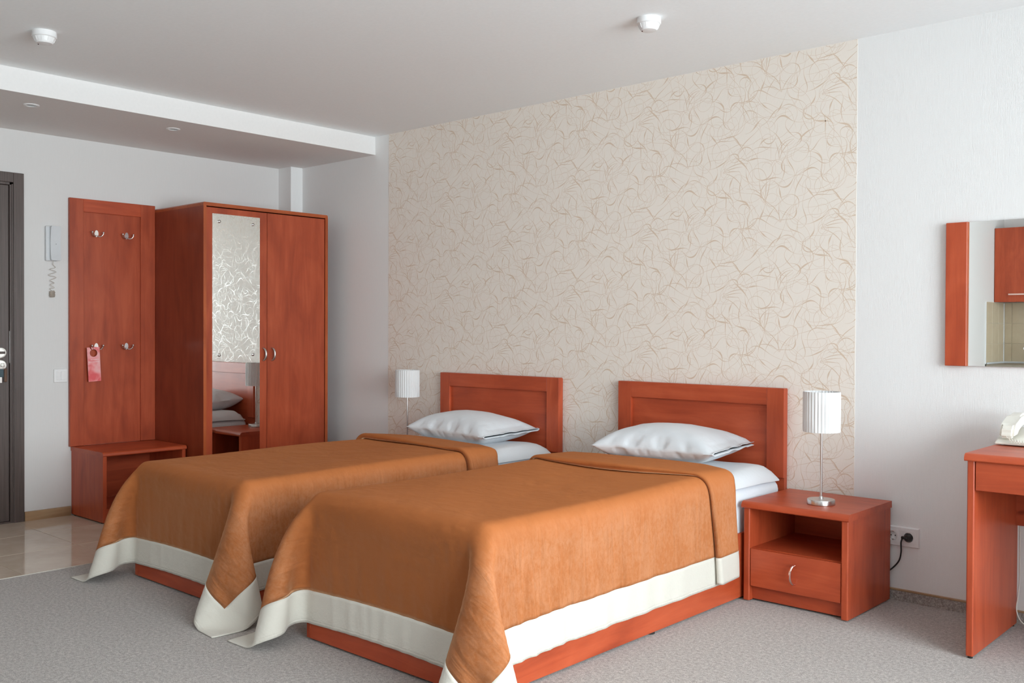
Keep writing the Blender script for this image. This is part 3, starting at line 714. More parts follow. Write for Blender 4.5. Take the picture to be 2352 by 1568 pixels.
# ------------------------------------------------------------------ beds
# drape of the bedspread and shape of the pillow: double differences of vertex grids, half millimetres
SPREAD_DATA = [-1373,-444,12,-1,52,0,-2,52,0,-1,52,0,0,51,0,0,53,5,-2,49,18,0,47,26,12,44,25,24,41,22,34,34,19,47,20,14,51,-1,10,46,-24,8,38,-33,9,47,-24,8,51,2,8,43,29,6,13,50,4,-15,50,3,0,51,3,0,51,4,0,51,3,-14,48,3,14,48,3,0,51,2,-13,47,3,13,48,1,0,51,2,0,50,2,0,52,2,-12,47,1,12,49,1,0,50,1,-9,50,1,9,49,1,0,51,0,-8,50,1,8,50,0,0,51,0,-6,50,0,6,51,0,0,51,0,-3,51,1,3,51,0,0,51,0,0,51,0,0,51,0,0,52,0,0,51,-1,0,51,0,0,51,0,0,52,0,0,51,0,0,51,0,0,52,0,0,51,0,0,51,0,0,52,0,0,51,0,0,51,-1,0,52,0,0,51,0,0,51,0,0,52,0,0,51,0,0,52,-1,0,51,0,0,52,0,0,51,0,0,52,0,0,51,0,0,52,-1,0,51,0,0,52,0,0,51,0,0,52,0,0,51,0,0,52,-1,0,51,0,0,52,0,0,51,0,0,52,0,0,51,0,0,52,0,0,52,-1,0,51,0,0,52,0,0,51,0,0,52,0,0,51,0,52,1,0,-1,0,0,1,-1,0,0,0,0,-1,1,4,-2,-5,14,-8,-8,11,-19,-14,11,-12,-1,3,
-9,2,3,-5,5,1,-5,7,2,-1,10,1,3,9,1,3,2,0,-3,-3,0,0,-4,0,2,-3,0,6,-1,0,0,-1,1,-1,1,0,0,-1,-1,0,1,1,1,0,0,-1,0,-1,0,0,1,1,1,-1,-1,0,1,0,0,0,0,1,0,0,-1,-1,1,1,1,-1,-1,0,0,1,0,0,0,0,0,0,-1,0,0,1,1,0,-1,-1,0,1,0,0,0,1,1,0,-1,0,0,0,0,0,0,0,-1,0,0,0,0,0,0,0,0,0,0,0,0,0,0,0,0,0,1,0,0,0,0,0,0,0,0,0,0,0,0,0,0,0,0,0,0,0,0,0,0,0,0,0,0,-1,0,0,0,0,0,1,0,0,0,0,0,0,0,1,0,0,-1,-1,0,0,0,0,0,1,0,0,0,0,0,0,0,0,0,0,0,-1,0,0,0,0,0,1,0,0,0,0,0,0,0,0,0,0,0,-1,0,0,0,0,0,1,0,0,0,0,0,0,0,0,0,0,0,-1,0,1,0,0,-1,0,0,0,1,0,0,0,0,0,0,0,0,0,0,0,0,0,1,0,51,1,0,1,0,0,-1,0,0,1,0,3,-3,-4,15,-7,-6,10,-7,-8,6,-6,-6,1,-10,-5,5,-11,1,3,-9,3,3,-7,7,2,-3,9,2,2,11,1,3,5,-1,-1,-2,1,0,-4,0,2,-4,0,
3,-2,1,2,1,-1,0,-1,1,0,1,0,0,-1,-1,1,1,0,-1,1,1,0,0,0,1,0,0,-1,0,0,0,0,0,0,0,-1,0,0,1,1,0,0,-1,1,0,0,0,0,1,0,0,-1,0,0,0,1,0,0,0,0,0,0,-1,0,0,1,0,0,0,0,-1,0,0,1,0,0,0,0,0,0,0,0,0,0,0,0,0,0,0,0,0,0,0,0,0,0,0,0,0,0,0,0,0,0,0,0,0,0,0,0,0,0,0,-1,0,0,0,0,0,0,0,0,1,0,0,0,0,1,0,0,-1,0,0,0,-1,0,0,0,0,0,1,0,1,0,0,-1,0,0,0,0,0,0,-1,0,0,0,0,0,1,0,0,0,0,0,0,0,0,0,0,0,-1,0,0,0,0,0,1,0,0,0,0,0,0,0,0,0,0,0,-1,0,1,0,0,-1,1,0,0,0,0,0,0,0,0,0,0,0,0,0,0,0,0,0,-1,0,0,0,0,0,0,53,1,0,-2,0,0,1,1,2,-3,-4,16,-6,-7,10,-7,-6,6,-3,-3,1,-1,-3,0,-7,-5,2,-9,-3,4,-10,2,3,-10,5,4,-5,10,2,-1,11,1,4,7,0,0,0,0,-1,-4,0,2,-3,1,3,-2,0,3,0,0,-1,1,-1,0,0,1,0,0,0,0,-1,0,0,0,0,0,0,-1,0,1,1,
0,0,0,0,0,0,0,0,0,0,0,0,0,1,0,0,0,-1,0,0,0,0,0,0,0,1,1,0,-1,-1,1,0,1,-1,0,0,0,0,-1,1,0,1,-1,1,0,0,-1,0,1,0,0,-1,1,0,0,0,0,0,0,0,0,0,0,0,-1,0,0,1,0,0,0,0,0,0,0,0,0,0,0,0,0,0,0,-1,0,0,1,0,0,0,0,0,0,0,0,0,0,0,0,0,0,0,0,0,-1,0,0,1,0,0,0,0,0,0,0,0,0,0,0,0,0,1,-1,0,-1,1,0,0,0,0,0,0,0,0,0,0,0,0,0,0,-1,0,0,1,0,0,0,0,0,0,0,0,0,0,0,-1,0,1,0,0,-1,1,0,0,0,0,0,0,0,0,0,0,0,0,0,0,-1,0,0,0,0,0,0,0,0,1,0,0,0,0,0,0,51,2,0,1,0,0,-2,-3,16,-8,-8,12,-5,-5,5,-2,-4,1,-2,-1,1,1,1,-1,-7,-6,2,-7,-4,2,-9,-1,4,-9,3,3,-9,8,3,-3,11,2,2,11,1,1,2,0,0,-2,0,1,-6,0,4,-2,0,2,1,1,0,0,0,0,-1,-1,0,1,1,1,1,0,-1,0,0,0,0,0,1,-1,0,-1,1,0,0,0,-1,0,0,1,0,0,0,1,0,-1,-1,1,1,0,0,0,1,0,0,-1,0,0,
0,0,0,0,0,0,0,1,0,0,0,0,1,0,-1,-1,0,1,0,0,0,1,0,0,-1,-1,0,0,1,0,0,0,0,0,0,0,0,0,0,0,0,0,0,0,0,0,0,-1,0,0,0,0,0,0,0,0,1,0,0,0,0,0,0,0,0,0,0,0,0,0,0,-1,0,0,0,0,0,1,0,0,0,0,0,0,0,0,0,0,0,-1,0,0,0,0,0,1,0,0,0,0,1,0,0,-1,0,0,1,-1,0,-1,0,0,1,1,0,-1,0,0,1,0,0,-1,0,0,1,-1,0,-1,1,0,0,0,0,0,0,0,0,0,0,0,0,0,0,-1,0,0,0,0,0,1,0,0,0,0,0,0,0,0,0,0,0,0,0,0,0,53,2,0,-3,-2,15,-9,-10,14,-6,-7,5,-3,-3,1,-1,0,1,1,0,0,-1,-1,0,-2,-2,1,-5,-3,1,-7,-3,2,-10,1,3,-10,5,4,-7,11,3,1,13,1,2,4,0,0,-1,0,0,-4,1,4,-3,0,4,1,0,-1,-1,0,0,1,0,0,-1,0,0,0,0,0,0,0,0,0,0,0,1,0,0,0,0,0,0,0,0,0,0,0,0,0,1,0,0,-1,0,0,0,0,0,1,1,0,-1,0,0,0,0,0,1,0,0,-1,0,0,0,0,0,1,0,0,-1,0,-1,0,1,1,1,0,0,-1,0,0,
0,-1,0,0,0,0,0,1,0,0,0,0,0,-1,-1,0,1,0,0,0,1,0,-1,0,0,1,0,0,0,0,0,-1,0,0,1,0,0,0,0,0,0,0,0,0,0,0,0,0,0,0,0,0,0,0,0,0,0,0,0,0,0,0,0,0,0,0,0,0,0,0,0,0,0,0,0,0,0,-1,0,0,1,0,0,0,0,0,0,0,0,0,0,0,0,0,0,-1,0,0,1,0,0,0,0,0,0,0,0,0,0,0,0,0,0,-1,0,0,1,0,0,0,0,0,0,0,0,0,0,0,0,0,1,0,0,-1,0,0,0,0,50,2,15,-8,-10,15,-12,-15,6,-4,-3,0,0,1,1,1,0,-1,2,1,-1,2,3,1,0,-1,-1,-4,-3,2,-6,-3,2,-8,-1,2,-10,2,4,-10,9,3,-4,13,3,4,12,-1,-1,-3,1,1,-3,0,4,-4,0,3,0,0,0,0,1,0,0,0,0,0,0,1,0,0,-1,1,-1,0,0,1,1,0,0,-1,0,-1,0,0,1,0,0,0,0,0,0,1,1,0,-1,0,0,0,0,0,1,-1,0,-1,1,-1,0,0,1,1,1,-1,-1,0,1,0,0,0,0,0,0,0,0,0,0,-1,-1,0,0,0,0,1,0,0,0,0,0,0,0,0,0,0,0,0,0,0,0,1,0,0,0,0,0,0,0,0,0,0,0,0,
0,0,0,0,0,0,0,0,0,0,0,-1,0,0,0,0,0,1,0,0,0,0,0,0,0,0,0,0,0,-1,0,0,0,0,0,1,0,0,0,0,0,0,0,0,0,0,0,-1,0,0,1,0,0,0,0,0,0,0,0,0,0,0,-1,0,0,0,0,0,1,0,0,0,0,0,0,0,0,0,0,0,-1,0,0,0,0,0,1,0,0,0,0,0,0,0,0,0,0,0,0,0,0,0,0,0,-1,0,0,0,0,0,0,49,8,22,-13,-23,12,-1,-1,0,-2,-3,1,-5,-6,1,-3,-2,1,-1,0,0,3,2,-1,2,3,1,0,-1,0,-4,-3,1,-6,-2,3,-10,0,2,-10,4,4,-9,13,3,2,15,1,0,2,0,1,-4,1,3,-4,1,5,-1,-1,-1,1,0,0,-1,0,0,0,0,0,1,0,0,-1,1,0,0,-1,1,1,0,-1,0,1,0,0,-1,0,0,0,0,0,0,1,0,0,-1,0,0,0,0,0,1,1,0,-1,0,0,0,0,0,1,0,0,-1,0,0,0,0,0,1,0,0,-1,0,0,0,1,0,0,0,0,0,-1,0,0,0,0,0,1,0,0,-1,0,0,0,0,0,1,0,0,-1,0,0,0,0,0,1,0,0,-1,0,0,1,0,0,0,0,0,0,0,0,0,0,0,-1,0,0,1,0,0,-1,0,0,1,0,0,0,0,
0,0,0,0,0,0,0,0,0,0,0,0,0,0,0,0,0,0,0,0,0,0,0,0,0,0,0,0,0,0,0,0,0,0,0,0,0,0,0,0,0,0,0,0,0,0,0,0,0,0,0,0,0,0,0,0,0,0,0,0,0,0,0,0,0,0,0,0,0,0,0,0,0,0,-1,0,0,1,0,0,0,0,0,0,43,23,19,3,-13,4,-2,-10,5,-3,-8,3,-3,-6,2,-4,-5,1,-4,-4,2,-1,0,0,2,1,-1,0,0,0,-3,-2,2,-5,-3,1,-7,-2,3,-11,2,3,-10,9,4,-5,16,2,1,7,0,0,-2,0,4,-5,1,6,-1,1,-1,-1,0,0,1,0,0,0,0,1,0,0,-1,1,0,0,-1,0,1,0,0,-1,1,0,0,0,0,0,0,0,0,0,0,1,0,0,-1,1,0,0,0,0,1,0,0,-1,0,0,0,0,0,1,0,0,-1,0,0,0,0,0,1,1,0,-1,0,0,0,-1,0,0,0,0,0,1,0,0,0,0,0,-1,0,0,1,0,0,0,0,0,0,0,0,0,0,0,0,0,0,0,0,0,0,0,0,0,0,0,0,-1,0,0,0,0,0,1,0,0,0,0,0,0,0,0,0,0,0,0,0,0,-1,0,0,1,0,0,0,0,0,0,0,0,0,0,0,-1,0,0,0,0,0,1,0,0,0,0,0,0,
0,0,0,0,0,-1,0,0,1,0,0,0,0,0,0,0,0,0,0,0,-1,0,0,0,0,0,1,0,0,0,0,0,0,0,0,0,0,0,0,0,0,0,0,0,-1,0,0,1,0,0,0,0,0,0,0,-1,0,36,34,17,4,-7,2,4,-10,3,0,-10,4,-2,-8,3,-2,-7,3,-2,-5,1,-3,-4,2,-2,-2,0,-1,-1,1,-1,-1,0,-3,-2,2,-6,-3,2,-10,-1,4,-12,4,3,-10,14,3,1,15,0,0,-2,1,2,-5,1,7,-1,0,0,0,0,0,0,0,0,0,0,0,-1,0,0,0,0,0,1,1,0,0,-1,0,0,0,0,0,1,0,-1,-1,0,1,0,1,0,0,-1,0,0,0,0,0,1,0,0,-1,0,0,0,1,0,1,0,0,-1,0,0,0,0,0,0,0,0,0,0,0,0,0,0,0,1,0,0,-1,0,0,0,0,0,1,0,0,-1,0,0,1,0,0,-1,0,0,0,0,0,1,0,0,-1,0,0,1,0,0,-1,0,0,1,1,0,-1,-1,0,1,0,0,0,0,0,0,0,0,0,0,0,0,0,0,0,0,0,0,0,0,0,0,0,0,0,0,0,0,0,0,1,0,0,-1,0,0,0,0,0,0,0,0,0,0,0,0,0,0,0,0,0,0,0,0,0,0,0,0,0,0,0,0,0,1,0,0,-1,0,0,0,
0,0,0,0,0,0,0,0,0,0,0,0,0,0,0,0,0,0,0,0,0,0,0,0,0,0,0,0,0,0,25,43,13,7,-3,1,5,-7,3,5,-9,3,2,-10,4,0,-9,2,-2,-7,3,-2,-6,2,-2,-4,2,-2,-3,1,-2,-4,1,-3,-3,1,-5,-2,2,-6,-2,2,-11,0,4,-13,8,5,-6,16,2,0,7,0,2,-5,0,7,-3,1,1,0,0,0,0,0,0,0,0,1,0,0,-1,0,0,0,0,0,1,0,0,-1,1,0,0,0,0,0,1,0,0,-1,0,2,1,0,-2,0,0,0,0,0,1,0,0,-1,0,0,0,0,0,1,0,0,-1,0,-1,0,1,1,0,-1,0,0,0,0,0,1,0,0,-1,0,0,1,0,0,0,0,0,-1,0,0,1,0,0,-1,0,0,1,0,0,0,0,0,0,0,0,0,0,0,0,0,0,0,-1,0,0,0,0,0,1,0,0,0,0,0,0,0,0,0,0,0,0,0,0,-1,0,0,1,0,0,0,0,0,0,0,0,0,0,0,0,0,0,-1,0,0,1,0,0,0,0,0,0,0,0,0,0,0,-1,0,0,1,0,0,0,0,0,0,0,0,0,0,0,0,0,0,-1,0,0,1,0,0,0,0,0,0,0,0,0,0,0,0,0,0,-1,0,0,0,0,0,1,0,0,0,0,-1,0,0,1,0,
0,0,0,7,51,9,7,-2,1,9,-4,2,8,-6,3,7,-8,2,4,-9,4,3,-9,3,-1,-9,3,-1,-7,2,-2,-6,3,-3,-3,1,-2,-4,2,-3,-4,2,-7,-3,3,-9,-2,3,-14,4,5,-11,13,2,-2,11,0,0,-1,1,7,-5,1,3,0,0,0,0,1,0,0,-1,0,1,1,0,-1,0,0,0,-1,2,1,1,-2,-1,0,0,0,-1,0,0,1,0,0,-1,1,1,0,-1,0,0,-1,0,0,1,0,0,0,1,0,0,-1,0,0,0,0,0,1,1,0,-1,-1,0,1,0,0,0,0,0,0,0,0,0,0,0,0,0,0,0,0,0,1,0,0,-1,0,0,1,0,0,-1,0,0,1,0,0,-1,0,0,1,0,0,-1,0,0,1,1,0,-1,-1,0,1,0,0,-1,0,0,1,0,0,-1,0,0,1,0,0,-1,1,0,1,-1,0,0,0,0,0,0,0,0,0,0,0,0,0,0,0,0,0,0,0,0,0,0,0,0,0,0,0,0,0,1,0,0,-1,0,0,0,0,0,0,0,0,0,0,0,0,0,0,1,0,0,-1,0,0,0,0,0,0,0,1,0,0,-1,0,0,1,1,0,-1,-1,0,1,0,0,-1,0,0,0,0,0,0,0,0,0,0,-15,49,7,8,2,1,10,0,0,10,-2,1,10,-4,3,9,-6,3,6,-9,3,5,-10,3,
1,-9,4,0,-9,2,-1,-7,3,-3,-6,2,-4,-4,2,-3,-5,1,-8,-3,4,-11,-2,5,-16,9,6,-9,16,0,-1,2,1,5,-5,1,7,0,0,0,0,0,0,0,1,0,-1,-1,0,2,0,0,-1,1,0,0,-1,0,1,0,-1,0,0,0,0,0,0,1,0,1,-1,0,-1,0,0,1,1,0,0,0,0,-1,0,0,0,0,0,0,1,0,0,-1,-1,0,1,1,0,-1,0,0,1,0,0,-1,0,0,1,0,0,-1,0,0,1,0,0,-1,0,0,1,0,0,-1,0,0,1,0,0,-1,0,0,1,0,0,0,0,0,0,0,0,0,-1,0,0,1,0,0,0,0,0,0,0,0,0,0,0,0,0,0,-1,0,0,0,0,0,1,0,0,0,0,0,0,0,0,0,0,0,-1,0,0,1,0,0,0,0,0,0,0,0,0,0,0,0,0,0,-1,0,0,1,0,0,0,0,0,0,0,0,0,0,0,0,0,1,-1,0,-1,1,0,1,0,0,-1,0,0,0,0,0,0,0,0,0,-1,0,0,1,0,-1,0,0,1,0,0,0,0,0,0,0,0,0,0,-32,41,7,6,3,0,7,4,0,8,3,0,11,1,0,11,-2,2,12,-5,3,9,-7,2,8,-9,4,3,-10,3,2,-10,3,-1,-9,4,-2,-7,2,-3,-5,5,-5,-5,3,-8,-4,4,-16,0,6,
-17,13,3,-7,14,-1,6,-7,2,8,-2,0,0,0,0,0,-1,1,1,1,0,-1,-1,0,-1,1,-1,2,0,1,-2,0,-1,0,0,1,0,1,-1,0,-1,0,0,1,1,0,0,-1,0,0,0,0,0,0,0,0,0,0,0,0,0,0,0,0,1,1,0,-1,-1,0,1,0,0,-1,0,0,1,0,0,0,0,0,0,0,0,0,0,0,0,0,0,0,0,0,1,0,0,-1,0,0,1,0,0,-1,0,0,0,0,0,1,0,0,-1,1,0,1,-1,0,-1,0,0,1,0,0,0,0,0,0,0,0,0,1,0,0,0,0,0,-1,0,-1,0,0,1,0,0,0,0,0,0,1,0,0,0,0,0,-1,0,0,0,0,0,0,0,0,0,0,0,1,0,0,-1,0,0,0,0,0,0,0,0,0,0,0,0,0,0,1,0,0,-1,0,0,0,0,0,0,0,0,0,0,0,0,0,0,1,0,0,0,0,1,-1,0,-1,0,0,0,0,0,0,0,0,0,0,-31,41,8,-1,-1,0,0,1,0,2,1,-1,5,3,0,9,4,-1,10,2,0,14,0,3,14,-5,1,12,-9,4,7,-10,4,4,-11,3,1,-12,4,-3,-9,3,-3,-7,3,-6,-5,4,-10,-4,6,-17,4,8,-15,13,2,-3,4,-1,9,-4,2,1,0,1,1,0,-1,0,0,0,0,1,0,-1,0,1,
1,0,-1,-1,1,0,0,0,0,0,0,0,0,0,0,0,0,-1,0,1,1,-1,-1,0,0,1,0,0,0,0,0,0,0,0,0,0,0,0,-1,0,0,1,0,0,0,0,1,0,0,0,0,0,-1,0,0,1,0,0,-1,0,0,1,0,0,0,0,0,-1,0,0,1,0,0,0,0,0,0,0,0,0,0,0,0,-1,0,0,0,0,0,1,0,0,0,0,0,0,0,0,0,0,0,0,0,0,0,0,0,-1,0,0,1,0,0,0,0,0,0,0,0,0,0,0,0,0,0,-1,0,0,1,0,0,0,0,0,0,0,0,0,0,0,-1,0,0,1,0,1,0,0,-1,0,0,1,0,0,-1,0,0,0,-1,0,0,1,0,0,0,0,0,0,0,0,0,0,0,0,0,0,0,0,0,0,1,0,0,0,0,0,-1,0,0,0,0,0,0,0,0,-11,51,6,-5,-1,0,-4,-2,0,-2,-1,2,-2,-1,-1,0,-1,1,2,2,0,5,2,-1,9,2,0,14,1,0,15,-5,2,13,-9,2,9,-12,5,4,-15,5,-1,-11,5,-3,-7,6,-6,-6,5,-13,-5,8,-18,4,7,-16,14,0,7,-4,0,4,-1,1,-3,0,0,5,1,1,-5,0,-1,2,0,0,0,1,0,-1,-1,0,1,1,0,0,0,0,0,1,0,-1,0,0,0,-1,0,1,1,-1,0,0,0,
0,0,1,0,1,-1,0,0,0,0,-1,1,0,1,-1,0,0,0,0,0,0,0,-1,0,0,1,0,0,0,1,0,1,0,0,-1,0,0,0,-1,0,1,0,0,-1,0,0,0,0,0,1,0,0,-1,0,0,0,1,0,1,0,0,-1,0,0,1,0,0,0,-1,0,-1,0,0,1,0,0,0,0,0,0,1,0,0,0,0,0,0,0,0,-1,0,-1,0,0,1,0,0,0,1,0,0,0,0,0,0,0,0,-1,0,0,0,0,0,1,0,0,0,0,0,0,0,0,0,0,0,-1,0,0,0,0,0,1,0,0,0,0,0,0,0,0,0,0,0,-1,0,0,0,0,0,0,0,0,0,-1,0,1,0,0,0,1,0,0,0,0,0,0,0,0,12,50,5,-2,1,0,-4,0,0,-4,1,0,-3,0,1,-3,0,0,-2,-1,0,-1,0,1,-1,0,0,2,0,0,6,1,0,11,-1,1,14,-6,0,14,-11,2,8,-17,6,0,-15,6,-4,-9,5,-5,-6,6,-11,-3,9,-16,3,8,-13,7,2,2,0,0,2,1,1,2,1,-1,-2,0,1,0,1,-1,2,0,-1,0,1,1,0,0,-1,0,0,1,0,0,0,1,0,0,0,1,-1,0,0,1,1,0,0,0,0,-1,0,0,1,0,0,0,0,1,-1,0,-1,1,0,0,0,0,0,0,0,1,0,0,0,0,
0,-1,-1,0,0,0,0,1,0,0,0,1,0,-1,0,0,1,0,0,0,0,0,0,0,0,0,0,0,0,0,0,0,-1,0,0,0,0,0,0,0,0,1,0,0,0,0,0,0,0,-1,0,0,1,0,0,0,-1,0,0,0,0,0,1,0,1,0,0,-1,0,0,0,0,0,0,-1,0,0,0,-1,0,1,0,0,0,0,1,0,0,-1,0,0,0,-1,0,0,0,0,0,1,0,0,0,0,0,0,0,0,0,0,0,-1,0,0,0,0,0,1,0,0,0,0,0,0,0,0,0,0,0,0,0,0,0,0,0,-1,0,0,1,0,0,-1,39,35,3,-3,2,0,-2,3,1,-2,1,0,-4,2,0,-3,2,0,-4,3,1,-3,1,0,-4,0,1,-3,2,1,-3,0,0,0,0,1,3,0,1,9,-4,-1,15,-9,0,12,-17,3,2,-15,8,-3,-8,9,-5,-6,7,-10,-3,9,-15,2,7,-5,1,2,2,1,0,1,1,-1,1,1,-1,1,1,0,0,0,0,1,1,0,1,0,0,0,1,-1,1,0,-1,0,0,0,1,0,1,0,0,-1,-1,0,0,1,0,0,0,0,0,0,0,0,0,0,0,0,1,-1,0,0,1,1,0,0,0,0,0,0,0,0,0,1,0,0,-1,0,0,0,0,0,0,0,0,1,0,0,0,0,0,-1,0,0,0,0,0,1,0,
-1,0,0,0,-1,0,0,1,0,0,0,0,0,-1,0,0,1,0,0,0,0,0,0,0,0,0,0,0,0,1,0,0,-1,0,0,0,-1,-1,0,0,1,0,0,0,0,0,0,1,0,0,0,1,0,-1,0,0,0,0,0,0,0,0,0,0,0,1,0,0,0,-1,0,0,0,0,0,0,0,-1,0,0,0,0,0,1,0,0,0,0,0,0,0,0,0,0,0,0,0,0,0,0,0,-1,0,0,0,0,1,1,0,-1,-1,0,0,1,52,-1,2,0,3,1,0,2,-1,-1,3,0,0,4,1,-2,3,0,0,4,-1,-3,4,1,-2,6,0,-3,3,1,-3,4,1,-4,3,0,-4,3,1,-4,3,2,0,0,-1,12,-9,-1,10,-14,3,1,-16,7,-3,-9,7,-5,-4,7,-11,-3,12,1,5,0,2,1,-2,1,1,0,1,1,-1,0,0,-1,1,1,0,0,0,-1,0,0,0,1,0,0,0,0,0,1,1,0,-1,0,-1,1,0,0,0,0,0,0,0,0,0,0,-1,0,1,0,1,0,1,0,0,0,0,0,-1,-1,0,0,0,-1,0,0,0,0,0,0,0,1,1,0,0,0,0,0,0,0,-1,0,0,0,-1,0,0,1,0,0,0,0,0,0,0,1,-1,0,0,1,1,0,0,0,0,0,0,0,0,0,0,0,-1,0,0,0,-1,0,0,0,0,0,
0,0,0,0,0,1,0,0,0,1,0,0,0,0,0,0,0,0,-1,0,0,0,0,0,0,0,1,0,0,-1,0,0,0,0,0,0,0,0,0,0,0,0,0,0,0,0,0,0,0,0,1,0,0,0,0,0,0,0,0,0,0,0,0,0,0,0,-1,0,-1,0,0,0,0,0,1,0,0,0,0,-1,0,0,1,0,0,0,0,51,-2,2,0,-1,0,0,0,1,0,0,0,0,-1,-1,1,0,0,-1,-1,1,0,0,-1,1,0,1,-1,2,-1,0,3,0,0,5,0,-1,6,0,-2,8,0,-4,8,2,-9,9,1,4,-4,0,9,-14,1,2,-12,7,-1,-13,14,3,2,1,-2,0,-2,-1,1,-2,0,1,-2,0,0,0,1,1,-1,-1,-1,-1,1,1,0,0,0,-1,0,0,-1,0,0,0,0,0,-1,0,0,0,0,1,0,1,0,-1,-1,0,0,1,0,0,0,-1,1,-1,0,-1,1,1,0,0,-1,0,0,1,0,0,0,0,0,1,0,0,-1,0,-1,0,0,0,0,0,0,0,0,1,0,0,0,1,0,0,0,0,0,-1,0,0,0,0,0,1,0,0,0,0,0,-1,0,0,0,0,-1,1,0,0,0,1,0,-1,0,1,1,0,0,0,-1,0,-1,0,0,1,0,-1,0,0,0,0,0,0,0,0,0,0,0,1,0,0,0,0,0,0,0,0,
-1,0,1,0,0,0,0,0,0,0,0,0,0,0,0,1,0,0,0,0,0,-1,0,0,0,0,0,0,0,0,0,0,0,0,0,0,0,0,0,1,0,1,0,0,0,-1,0,0,0,0,0,0,1,0,0,-1,0,0,0,0,52,0,3,0,0,-1,0,0,0,0,0,0,0,0,1,-1,0,0,0,0,-1,1,0,0,-1,0,0,0,0,1,1,0,-1,-1,0,1,0,0,0,0,0,0,0,2,0,0,4,1,-1,6,0,-1,0,1,2,-10,4,2,2,-2,1,-3,-2,-1,-1,-1,-1,-1,-1,0,-1,0,0,0,-1,-1,0,0,1,1,0,-1,-1,-1,0,1,0,1,0,1,0,0,0,-1,0,0,1,0,0,0,0,0,-1,0,0,1,0,0,-1,0,0,1,1,-1,0,0,0,-1,-1,0,1,1,0,0,-1,0,0,1,0,0,-1,0,0,1,0,0,0,0,0,0,0,0,0,0,0,0,0,0,0,0,0,-1,0,0,1,0,0,0,0,0,0,0,0,0,0,0,0,0,-1,0,0,1,0,0,0,0,0,0,0,0,0,0,0,0,0,1,0,0,0,0,0,0,0,0,0,0,0,0,0,0,0,0,0,0,0,0,0,0,0,0,0,0,0,1,0,0,-1,0,0,0,0,0,0,0,0,0,0,0,0,0,0,0,0,0,1,0,0,0,0,0,
-1,0,0,0,0,0,0,0,0,0,0,0,0,0,0,0,0,0,1,0,0,0,0,0,-1,0,0,0,0,0,0,0,0,51,0,2,0,0,1,-1,0,-1,1,0,0,0,0,0,0,0,0,0,0,1,0,0,0,0,0,0,0,0,-1,0,0,1,0,0,-1,0,0,0,0,0,1,-1,-1,0,1,-4,0,-1,0,0,1,5,1,2,2,-1,2,0,-1,1,0,-1,0,-1,-1,-2,0,0,0,0,0,-1,-1,0,0,0,0,0,-1,0,0,0,0,0,0,0,-1,0,-1,0,0,0,1,0,0,0,0,0,-1,0,0,1,0,0,-1,0,0,1,0,0,-1,0,0,1,0,0,0,0,0,-1,0,0,0,0,0,0,0,0,0,0,0,1,0,0,0,0,0,0,0,0,0,0,0,0,0,0,0,0,0,-1,1,0,0,0,0,0,0,0,0,-1,0,0,0,0,0,1,0,1,0,0,0,0,0,0,-1,0,0,1,0,0,0,0,-1,0,0,0,0,0,0,0,0,1,0,0,0,0,0,0,0,0,0,0,0,0,0,0,-1,0,0,0,0,0,0,0,0,1,0,0,0,0,0,0,0,0,0,0,0,-1,0,0,0,0,0,0,0,0,0,0,0,1,0,0,0,0,0,0,0,0,0,0,0,-1,0,0,0,0,0,0,0,0,0,0,0,1,0,0,
0,0,0,0,0,0,51,0,2,0,0,0,1,0,0,-1,0,0,0,0,0,0,0,0,0,0,0,0,0,0,0,0,0,0,0,0,0,0,0,0,0,1,0,0,0,0,0,0,0,1,0,-1,4,0,1,0,0,0,-5,0,1,1,0,0,1,-1,1,1,-2,0,-1,0,-1,-1,0,-1,-2,0,1,1,0,0,-1,0,-1,1,0,1,0,0,0,-1,0,0,0,0,0,0,0,0,0,0,-1,1,0,1,-1,0,0,0,0,0,1,0,-1,0,0,1,-1,0,-1,0,0,0,1,0,1,0,0,0,0,0,0,0,0,0,0,0,-1,0,0,0,0,0,0,0,0,0,0,0,0,0,0,0,0,0,1,0,0,0,0,0,0,-1,0,0,1,0,0,0,0,0,0,0,0,0,0,0,0,0,0,0,0,0,0,0,-1,0,0,1,0,0,0,0,0,0,0,0,0,0,0,0,0,0,0,0,0,0,0,0,-1,0,0,1,0,0,0,0,0,0,0,0,0,0,0,0,0,0,0,0,0,0,0,0,0,0,0,0,0,0,0,0,0,0,0,0,0,0,0,0,0,0,0,0,0,0,0,0,0,0,0,0,0,0,0,0,0,0,0,0,0,0,0,0,0,0,0,1,0,51,0,2,0,0,0,0,0,1,0,0,-1,0,0,0,0,0,0,0,0,0,
